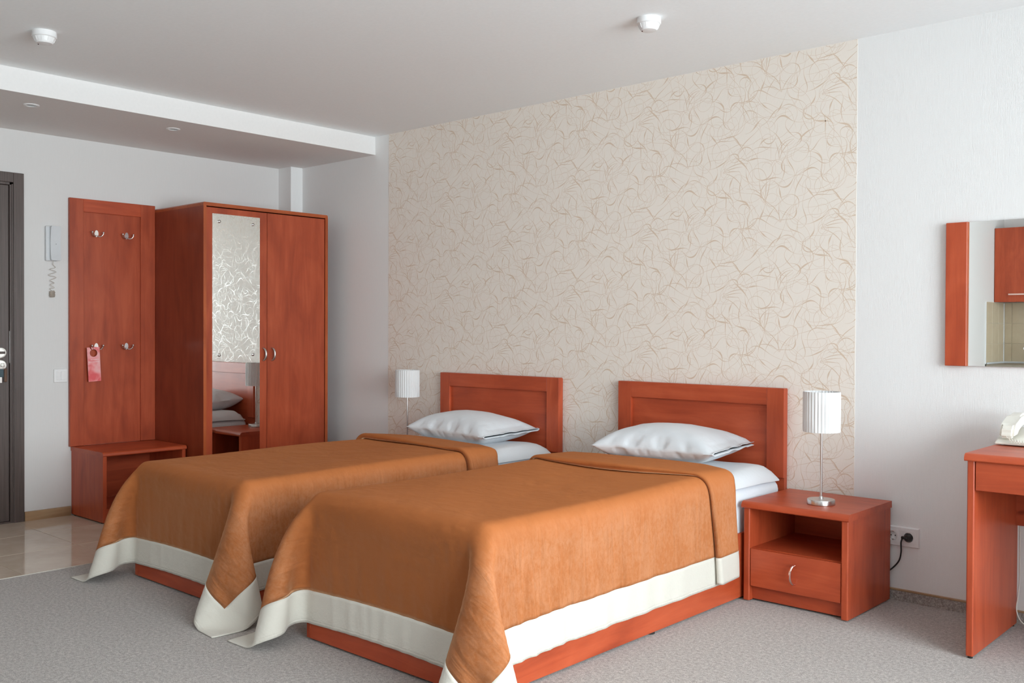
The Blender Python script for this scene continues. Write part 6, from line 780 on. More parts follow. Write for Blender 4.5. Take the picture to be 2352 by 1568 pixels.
1,-1,0,-1,0,0,0,0,0,1,0,0,-1,0,0,0,0,0,0,-1,0,0,0,0,0,0,0,0,0,1,1,0,-1,-1,1,0,0,-1,0,0,0,0,0,0,0,0,0,0,0,0,0,0,1,0,0,-1,0,0,0,0,0,0,1,0,0,0,0,0,0,0,0,0,0,0,-1,0,0,0,0,0,0,0,0,0,0,0,0,0,0,0,0,0,0,0,0,0,0,0,1,0,0,0,0,0,-1,0,0,0,0,0,0,0,0,0,0,0,0,0,0,0,0,0,0,0,0,1,0,0,0,0,0,0,0,0,0,0,0,-1,0,0,0,0,0,0,0,0,0,0,0,0,0,0,0,0,0,0,0,0,0,0,0,0,0,0,1,0,0,0,0,0,0,0,0,0,0,0,0,0,0,-1,0,0,0,51,-4,0,0,0,0,0,0,0,1,0,0,-2,1,-14,-5,7,-13,-8,8,-7,-5,8,-2,-10,5,-4,-11,1,-4,-9,-3,-3,-7,-7,-2,-4,-9,-2,0,-9,0,3,-6,1,-1,2,-1,0,4,0,2,4,0,4,2,-1,1,-1,1,0,0,-1,0,0,0,0,0,1,0,0,0,0,0,0,0,-1,-1,0,0,0,0,0,0,0,0,0,0,0,0,1,0,1,-1,0,0,0,0,0,0,-1,0,0,0,-1,0,0,1,1,0,-1,-1,0,0,0,0,1,
0,0,-1,0,0,0,0,-1,0,0,0,0,1,0,0,-1,0,0,0,0,0,0,1,0,0,-1,0,0,0,0,0,0,0,0,1,0,0,-1,0,0,0,0,0,0,0,0,0,1,0,0,0,0,0,0,0,0,-1,0,0,0,0,1,0,0,-1,0,0,0,0,0,0,0,0,0,0,0,0,1,0,0,0,0,0,0,0,0,-1,0,0,0,0,0,0,0,0,0,0,0,0,0,0,0,0,0,0,0,0,0,0,0,1,0,0,0,0,0,0,0,0,-1,0,0,0,0,0,0,0,0,0,0,0,0,0,0,0,0,0,0,0,0,0,0,0,0,0,0,0,0,0,0,0,0,0,0,0,0,52,-5,0,0,0,0,-1,1,0,0,0,0,0,0,0,-1,3,-13,-6,6,-14,-19,18,-12,-14,1,-5,-9,-1,-2,-5,-4,-2,-5,-6,-1,-2,-9,-1,3,-10,-1,2,-3,0,-2,4,1,0,5,-1,2,3,0,6,0,0,0,0,-1,-1,1,0,0,-1,1,0,1,-1,0,-1,0,1,0,0,-1,0,0,0,0,1,1,-1,-1,-1,-1,1,0,0,-1,0,1,0,0,-1,0,0,0,0,1,0,0,-1,0,0,0,0,0,0,0,0,0,-1,1,0,0,-1,0,0,0,1,0,0,-1,0,0,0,0,0,0,0,0,0,0,0,0,0,0,0,0,0,0,0,0,
0,0,0,0,0,0,0,0,0,0,0,0,0,0,0,0,0,0,0,0,0,0,0,0,0,0,0,0,0,1,0,0,0,0,-1,0,0,1,-1,0,0,0,0,0,0,0,0,0,0,0,0,0,0,0,0,0,0,0,0,1,0,0,0,0,0,0,0,0,-1,0,0,0,0,0,0,0,0,0,0,0,0,0,0,0,0,0,0,0,0,0,0,0,1,0,0,0,0,0,0,0,0,0,0,0,0,0,0,-1,0,0,0,0,0,0,0,0,0,0,0,0,0,0,0,0,1,0,0,-1,1]
PILLOW_TOP = [-790,-515,188,2,39,-1,7,38,0,8,37,-1,8,35,-1,6,37,0,4,37,-1,3,36,0,3,38,0,2,37,0,2,37,0,2,38,0,3,36,0,2,37,0,-1,37,0,-1,37,-1,-2,38,1,0,37,1,-1,37,0,-1,37,0,-3,37,0,-2,37,1,-2,37,0,-3,36,1,-6,38,0,-8,35,0,-8,37,1,-7,37,1,-1,39,2,39,3,-2,-6,-7,24,-7,-1,8,-4,2,3,-2,1,2,0,0,-2,9,-1,-8,2,1,-3,1,0,-1,0,1,0,-9,-1,10,-5,0,4,-2,2,1,-1,0,0,1,1,-1,4,1,-1,12,-3,-12,3,1,-5,0,1,1,-1,1,1,-2,0,4,-10,-2,9,-4,0,3,0,2,-1,1,-1,1,2,3,-1,5,0,-4,7,1,-8,6,-7,-25,37,6,-1,1,-7,7,-3,-2,9,-3,-2,7,-4,2,3,-1,1,2,-6,1,6,2,0,-2,2,0,-2,1,-1,-1,4,2,-6,-2,-1,4,-2,0,2,0,1,0,1,0,1,2,-1,-4,-3,1,2,0,0,1,0,1,-1,-2,-1,2,-2,0,2,4,1,-4,2,1,-1,-1,0,1,2,0,0,2,1,-5,4,0,-6,3,-3,-11,-1,-8,-7,37,8,-1,0,-4,4,1,-3,6,-2,-2,6,-2,-1,5,-3,0,4,-3,1,3,-1,0,1,-2,0,0,0,0,0,4,0,-3,1,1,-2,0,0,1,
0,-1,0,0,0,0,-1,0,-1,-3,2,5,-2,0,1,0,-2,1,-1,1,1,3,0,-3,3,2,-3,2,0,-2,0,0,-1,3,0,-4,3,-1,-4,1,-1,-6,0,-5,-6,-2,-3,-4,36,9,-1,2,-5,2,-1,-4,4,-1,-2,4,-1,-1,5,-1,0,3,-2,0,2,-2,1,4,-1,0,2,-1,1,1,0,0,-1,3,0,-3,1,0,-1,-1,1,0,0,0,0,-2,1,4,-2,-1,2,0,0,0,-1,1,0,2,0,-1,2,1,-2,3,0,-3,-1,0,-1,3,-1,-2,0,1,-4,2,-2,-5,1,-2,-4,-1,-2,-4,-1,-5,0,37,5,0,0,2,-2,1,-2,2,0,-4,5,1,0,2,-2,-1,5,-1,0,5,-2,0,2,-1,0,1,0,0,1,0,-1,0,2,0,-3,0,0,-2,0,0,1,0,0,0,-2,0,3,-1,1,2,-2,0,1,1,0,0,2,0,-3,1,0,-1,0,0,-3,2,0,-2,1,1,-4,1,-2,-3,0,-1,-4,-1,-3,-4,0,-3,-1,0,3,1,38,4,-1,-1,5,-4,1,-4,2,1,-2,3,-2,-2,4,0,-3,3,-1,0,3,0,0,3,-1,0,2,-1,0,0,0,2,0,1,0,0,0,0,-1,0,0,0,0,0,0,0,0,2,-1,0,1,0,0,1,1,0,-1,0,0,0,1,0,-5,1,1,-1,0,0,0,0,-1,-4,1,-1,-4,0,-2,-3,
0,-2,0,0,1,0,-1,-2,-1,35,3,-1,2,-2,2,0,4,-3,0,-1,0,2,-2,2,0,1,2,0,-2,3,-2,-1,3,0,0,3,0,0,1,0,-1,1,-1,0,-1,0,1,0,1,0,0,-1,0,0,0,0,0,0,0,0,0,0,1,0,1,0,1,0,-4,0,-1,0,1,-1,0,1,-1,-5,0,0,-1,-1,0,-3,0,-2,0,0,1,-1,-1,-1,1,0,1,-1,39,4,0,-1,-4,2,0,-1,1,0,3,-2,-1,-1,0,1,-1,0,0,0,0,0,0,3,0,-1,1,-1,0,2,0,1,0,0,0,2,0,-1,0,0,0,-1,0,0,1,0,1,-1,0,0,0,1,0,0,0,-1,-3,0,1,0,0,0,1,-1,0,-2,0,0,-2,1,-1,-2,0,-1,1,0,0,-1,0,-1,-1,0,1,0,0,-2,0,37,3,-1,1,-2,1,0,1,0,0,0,0,0,0,1,0,0,0,0,-1,1,0,0,0,0,0,2,0,0,0,0,-1,2,0,0,0,0,0,1,-1,0,0,1,0,0,0,-1,0,0,1,0,-1,0,-2,1,0,0,-1,-1,0,1,0,-1,0,0,-1,1,-1,-1,-1,1,0,0,-1,-3,0,0,0,-1,-3,-2,0,-1,0,0,4,1,36,2,-1,1,0,0,1,-1,1,0,-1,1,0,0,0,0,-1,1,0,1,0,0,-1,0,0,1,0,0,0,1,
0,0,1,-1,0,1,1,0,0,0,0,1,-1,0,-1,0,0,0,1,-1,-2,1,1,0,-1,-1,0,0,1,1,0,0,0,0,0,0,-1,1,0,1,-2,-2,0,-1,-2,-1,-3,-3,0,-1,-2,-2,-5,-4,2,7,7,37,1,-2,1,4,-1,-1,0,-1,1,-1,1,0,-2,2,0,-1,2,0,-1,2,0,1,0,0,-1,0,0,0,0,0,0,0,0,0,1,0,0,0,0,0,0,0,0,1,0,0,-1,0,0,0,0,-1,-1,0,1,1,0,-1,0,-1,1,0,1,-1,-1,1,-1,-1,-1,0,-2,0,-1,-2,0,-1,-1,-2,-4,-3,2,3,2,-2,2,2,39,2,-2,-4,8,-7,1,-1,0,1,-5,5,1,-2,2,0,-1,2,0,-1,2,0,-1,1,0,0,0,0,0,0,0,0,-1,0,0,0,0,0,2,0,1,0,0,0,-1,0,0,0,0,0,0,0,0,0,0,0,0,0,0,0,1,-1,0,0,1,-1,-1,0,-1,0,-2,-2,-1,0,0,0,-1,-2,1,-1,1,-1,0,-1,0,2,3,36,3,-2,1,3,-3,1,-1,1,-1,0,-1,1,-2,2,0,-2,3,0,0,0,1,-1,2,-1,1,1,1,0,-1,-1,-1,1,1,0,0,-1,0,-1,0,-1,0,0,0,1,1,1,0,-1,0,0,0,0,0,0,-1,-1,1,1,0,-1,0,-1,-1,-1,-1,1,0,-1,
0,0,0,0,-1,0,0,-1,-1,0,3,1,0,1,3,0,-2,-4,37,1,-1,1,1,-1,0,-1,1,0,-1,1,0,0,-1,0,1,0,0,-1,1,0,0,0,0,-1,0,0,0,2,0,1,0,-1,0,0,1,0,0,0,0,0,0,0,0,0,-1,0,0,0,-1,0,0,0,0,1,0,0,-1,-1,0,1,0,1,-1,0,-1,0,-1,0,0,0,0,1,1,0,1,2,-1,5,4,0,3,1,0,-11,-8,36,0,-1,2,-2,2,0,1,-1,0,0,0,-1,1,-1,1,0,0,1,0,0,-1,0,0,1,1,1,-1,-1,1,0,0,0,1,0,0,-1,0,0,1,0,1,0,0,-1,-1,0,0,0,0,1,0,0,-1,0,0,0,0,0,-1,0,-1,-1,0,1,-1,0,-1,1,0,1,1,0,1,1,-1,3,3,1,0,-1,0,-3,-2,-1,-3,-2,38,0,-1,-1,-9,8,0,3,-2,1,7,-6,0,-1,1,0,0,-1,0,1,-1,0,-1,2,-1,-1,-1,1,1,0,0,0,1,0,0,0,0,-1,1,-1,1,-1,1,0,1,0,0,-1,0,0,1,0,0,0,0,0,-1,0,-1,0,0,1,-1,0,-1,0,0,0,-1,0,1,1,0,0,1,0,0,0,0,0,1,-1,-1,-2,1,-1,0,38,2,-1,-1,-5,3,0,-2,2,0,-1,1,1,4,-3,0,2,-4,-1,0,0,
1,1,-1,1,-1,2,-1,0,0,1,0,1,-1,0,1,1,1,-1,0,-2,1,-1,0,-1,0,1,1,1,0,-2,-1,0,1,1,0,0,-1,0,-1,0,-1,0,0,1,0,0,0,1,0,-1,0,0,1,0,0,0,-1,0,-1,-1,0,-1,1,-1,2,0,37,1,-1,1,-1,0,0,-1,1,0,0,0,0,0,-1,0,1,0,1,0,0,-1,0,-1,0,0,1,0,0,1,0,-1,-1,0,0,0,0,0,1,0,1,-1,0,0,1,0,-1,0,-1,0,0,2,0,0,-1,0,-1,1,1,1,0,0,-1,0,0,0,-1,0,0,0,0,0,0,-1,0,0,1,1,0,0,0,-1,0,-1,1,-2,0,37,-1,-1,1,1,0,0,-1,-1,0,1,0,0,0,1,0,0,0,0,0,-1,0,0,1,0,0,-1,1,0,0,-1,0,1,1,0,0,-1,0,0,0,0,0,1,0,0,0,0,0,0,0,0,-1,0,-1,0,0,1,0,0,0,0,0,1,-1,-1,-1,1,0,0,0,1,0,0,0,-1,0,0,1,-1,0,-1,1,-1,0,-2,1,1,38,-1,-2,-1,1,-1,1,2,0,0,-1,0,0,0,0,0,-1,1,0,-1,2,1,0,-1,-1,1,0,-1,-1,0,1,1,0,0,0,0,0,0,-1,0,0,1,-1,0,-1,1,0,0,0,0,1,0,0,0,0,0,1,0,0,-1,
0,0,0,1,0,1,-1,0,-1,0,-1,-1,-1,0,0,0,-1,-2,1,0,2,0,4,1,0,-1,0,36,-2,-2,2,4,-1,-1,3,-4,-1,1,-1,1,-4,3,1,-2,4,0,0,0,0,0,1,0,-1,0,1,1,-1,0,0,-1,-1,0,0,0,0,0,1,0,0,0,0,0,-1,0,0,0,0,0,0,0,1,0,0,-1,0,0,2,0,0,0,0,0,-1,0,0,0,-1,-1,-1,1,-1,-2,0,-3,-2,-1,1,0,0,0,2,1,7,1,38,-1,-1,-2,10,-9,0,-2,2,2,-5,5,0,-1,0,-1,-1,1,1,0,1,0,-1,0,0,1,0,0,0,0,-1,0,-1,1,-1,-1,0,1,1,-1,-1,-1,1,1,1,0,0,0,0,0,0,0,0,-1,1,-1,1,-1,0,0,0,1,1,0,0,1,0,0,-1,0,0,-1,-1,-2,-2,0,-3,-2,-1,-4,-4,0,0,0,1,8,9,36,0,-1,2,0,-2,0,0,1,0,-2,1,0,2,0,0,-1,-1,0,0,0,0,1,0,1,0,0,-1,-1,-1,1,0,0,-1,1,1,0,-1,-1,1,1,0,-1,-1,0,0,0,-1,0,0,0,0,0,1,0,1,0,1,1,1,-1,-1,0,0,1,0,0,0,1,0,-1,-1,0,0,1,0,2,0,0,-3,-2,0,-1,-1,-2,3,3,39,-2,0,-1,1,-1,0,0,0,0,1,-2,
0,-1,1,0,0,1,0,0,0,0,0,-1,0,0,-1,0,1,0,0,0,0,0,0,-1,0,0,0,0,0,0,0,0,0,0,0,1,0,0,0,1,0,0,-1,0,0,0,-1,1,0,1,0,0,0,0,0,-1,0,0,1,1,0,0,-1,-1,-1,0,1,1,1,0,1,0,0,0,1,37,-2,-2,1,-2,4,0,-1,0,-1,0,1,0,1,-2,1,2,-2,0,1,-1,0,1,-2,0,0,0,1,0,-1,-1,0,0,0,0,1,1,0,-1,-1,0,1,0,0,-1,0,0,0,1,0,0,-1,0,0,0,0,1,0,0,-1,1,0,1,-1,0,2,0,1,0,0,0,1,0,1,1,0,0,0,0,1,1,0,1,1,-1,-2,-3,37,-2,0,-2,-10,8,1,2,-1,2,5,-4,0,2,-2,0,2,-4,0,1,-2,0,0,1,0,0,-1,-1,0,0,1,0,1,0,0,-1,-1,0,1,0,0,-1,1,0,0,0,0,0,-1,0,1,0,0,0,1,0,-1,0,0,0,0,-1,0,0,0,0,0,1,2,0,2,2,-1,1,2,0,4,3,-1,3,3,0,1,1,2,-10,-8,37,-2,0,0,-2,1,1,-1,1,-1,1,-1,1,2,-2,0,1,-1,-1,0,-1,1,0,-2,0,1,0,0,-1,1,-1,0,-1,1,0,-1,0,0,0,0,0,0,0,0,0,0,1,0,0,0,0,
0,0,0,0,0,1,0,0,0,-1,0,0,1,1,0,0,0,1,0,-1,1,0,3,3,0,1,3,-1,3,1,0,-2,-1,-1,-4,-3,38,-3,0,0,0,-1,0,0,0,0,1,-1,0,1,0,0,0,-1,0,1,-1,0,0,0,0,0,-1,0,0,-1,0,0,0,0,0,1,0,0,-1,0,0,0,-1,0,0,0,-1,0,1,0,0,0,0,0,-1,0,0,0,1,0,1,0,1,0,0,1,0,0,0,0,1,2,0,-1,0,0,2,1,0,0,2,-1,1,-2,1,0,1,36,-2,-1,2,-1,0,-1,1,0,1,1,-1,-1,0,-1,1,1,-1,0,-1,0,0,0,0,-1,0,-1,1,1,0,0,0,-1,-1,0,-1,0,0,0,0,0,0,1,0,0,0,0,0,-1,0,-1,1,0,1,0,0,1,0,-1,0,0,2,1,0,-1,0,0,0,1,0,1,0,0,1,2,0,0,1,0,0,-1,0,-1,1,-1,2,0,38,-4,-2,-1,3,0,1,0,-2,0,1,-1,0,-1,1,0,0,1,0,1,-1,0,0,0,0,0,-1,0,0,-1,-1,0,0,0,0,-2,0,0,0,1,0,-1,-1,0,1,0,0,-1,0,0,1,0,0,1,0,0,-1,0,0,2,1,-1,0,-1,1,2,1,0,0,0,1,2,0,-1,-1,-1,1,0,1,0,1,0,1,1,0,0,0,37,-3,-2,
1,3,-3,0,3,-2,-1,-4,3,1,0,1,0,-1,0,0,0,0,0,1,-2,0,0,-1,-1,0,-2,1,0,-2,-1,1,1,0,0,-1,0,0,1,0,0,-1,0,0,1,0,0,0,0,0,0,0,0,1,1,0,0,-1,1,1,1,-1,1,0,1,2,0,0,0,0,1,2,0,0,1,0,-1,-2,-1,-2,-2,0,4,3,38,-4,-1,0,7,-6,-1,-4,3,1,-2,3,0,1,-2,0,1,0,0,1,-1,-1,0,-3,0,0,-2,0,0,-1,-1,0,0,1,-1,-1,0,0,1,-1,0,0,0,1,0,0,0,-1,1,0,0,0,0,0,0,0,0,0,0,1,0,-1,3,1,1,1,-1,0,1,0,0,1,1,1,0,0,0,0,-1,2,3,1,3,3,-1,-3,-2,37,-3,-1,0,-1,1,1,-2,2,0,2,-2,0,2,-2,0,0,-2,-1,1,-3,0,1,-2,0,0,0,-1,0,-2,1,0,-1,-1,0,0,0,0,0,0,0,-1,0,-1,0,1,0,1,-1,1,0,0,0,0,0,-1,2,0,0,-2,2,1,2,-1,0,2,1,1,3,0,0,0,0,0,1,-1,0,1,1,0,-1,-1,1,2,0,2,0,37,-4,-1,-1,-6,6,1,4,-3,1,3,-4,-1,1,-2,0,2,-3,0,0,-3,0,0,-1,-1,0,-4,0,0,1,-1,0,0,1,0,0,-1,0,-1,0,0,0,
1,0,0,-1,0,0,0,-1,1,0,0,0,1,1,-1,0,1,2,-1,-1,-2,2,-1,4,0,0,1,1,1,6,-1,1,0,1,2,2,0,-1,0,0,-3,-4,0,5,5,37,-5,-1,1,-1,1,0,1,-2,-1,3,-2,1,1,-2,-1,0,-4,0,1,-2,-2,0,-3,-1,0,-1,0,0,-1,0,0,0,0,0,0,0,0,-1,0,0,0,-1,0,1,1,0,0,1,0,-1,-1,0,1,0,0,1,0,-1,-1,1,0,1,0,1,0,1,0,3,1,1,2,1,1,6,0,1,3,-1,3,2,0,2,2,-1,-4,-3,38,-5,-1,-1,0,0,0,1,-1,1,2,-2,-1,1,-4,0,2,-3,-2,-1,-4,-1,0,-3,0,0,0,-1,0,0,1,0,0,-1,0,-1,-1,0,-1,0,0,-1,0,0,0,0,0,1,0,0,2,1,0,-1,0,0,-1,0,0,2,-1,0,-1,2,0,1,1,-1,3,1,-1,3,1,2,3,0,1,3,1,3,4,-1,2,2,1,-2,-1,36,-6,-1,2,1,-1,0,2,-2,-1,2,-5,0,1,-3,-2,0,-4,-2,0,-4,0,0,0,-1,0,-1,1,0,1,-1,0,-1,-1,0,-2,-1,0,-1,0,0,1,0,0,-1,1,0,2,1,0,-1,0,0,1,-1,0,0,1,0,0,0,0,0,0,-1,2,2,1,1,2,0,3,1,0,4,1,1,3,-1,1,5,
1,1,2,-1,3,1,37,-6,-1,0,2,-2,0,3,-4,-2,1,-4,-1,1,-5,-4,0,-6,-1,-1,-4,0,0,2,0,0,-1,-1,0,0,1,0,0,-1,-1,1,2,1,1,-1,-1,-2,0,1,1,0,0,0,-1,0,0,1,0,0,1,-1,1,-2,0,-2,0,1,1,0,0,-3,0,0,2,2,-1,3,3,-2,5,2,2,5,2,1,4,-1,5,5,1,1,1,37,-7,-2,1,5,-3,-1,2,-6,-1,0,-7,-2,0,-2,0,0,0,1,1,3,1,0,1,-1,-1,0,1,0,1,-1,0,-1,2,1,0,-1,-1,1,1,0,2,0,0,-1,0,-1,-1,0,0,0,-1,0,-1,-1,1,-1,1,0,1,1,-1,0,-2,0,0,-1,0,-2,-1,1,-3,1,0,2,1,-1,2,2,2,6,1,1,5,-1,5,5,38,-6,0,-2,6,-10,-3,1,-8,-2,0,-4,-1,0,1,0,-1,-1,2,0,3,0,0,1,1,1,-1,0,0,1,1,-1,2,-1,0,-1,1,0,1,0,0,1,0,-1,-1,-1,1,-1,0,0,0,0,0,1,1,-1,-1,-1,0,-1,0,0,0,0,0,-1,0,1,-1,-3,-1,-1,-1,0,-2,2,0,1,2,-2,3,4,3,10,1,5,8,40,-1,0,-3,2,-13,-2,1,-4,1,-1,1,-1,0,-3,2,1,5,0,-1,1,0,0,-2,1,-1,5,0,0,-3,-1,1,0,
1,0,5,1,-1,2,0,0,-1,0,0,1,-1,-1,-3,-1,0,-4,0,0,-1,0,1,2,2,-1,3,-1,0,0,0,0,-1,-1,-1,-3,0,0,-2,0,1,-2,-1,0,1,0,1,0,0,-2,3,3,3,12,37,1,-1,1,-1,12,2,1,-2,-2,1,1,2,0,-2,-1,0,2,0,0,-1,-1,-1,-2,0,1,4,0,-1,-2,1,-1,-2,-1,0,4,0,-1,2,-1,1,2,0,0,0,1,0,-6,1,0,-1,0,-1,-2,0,-1,2,-2,1,3,1,0,1,0,0,0,0,-1,-6,1,1,2,-1,-1,0,1,0,0,0,0,0,-1,2,0,0,-1,-9]
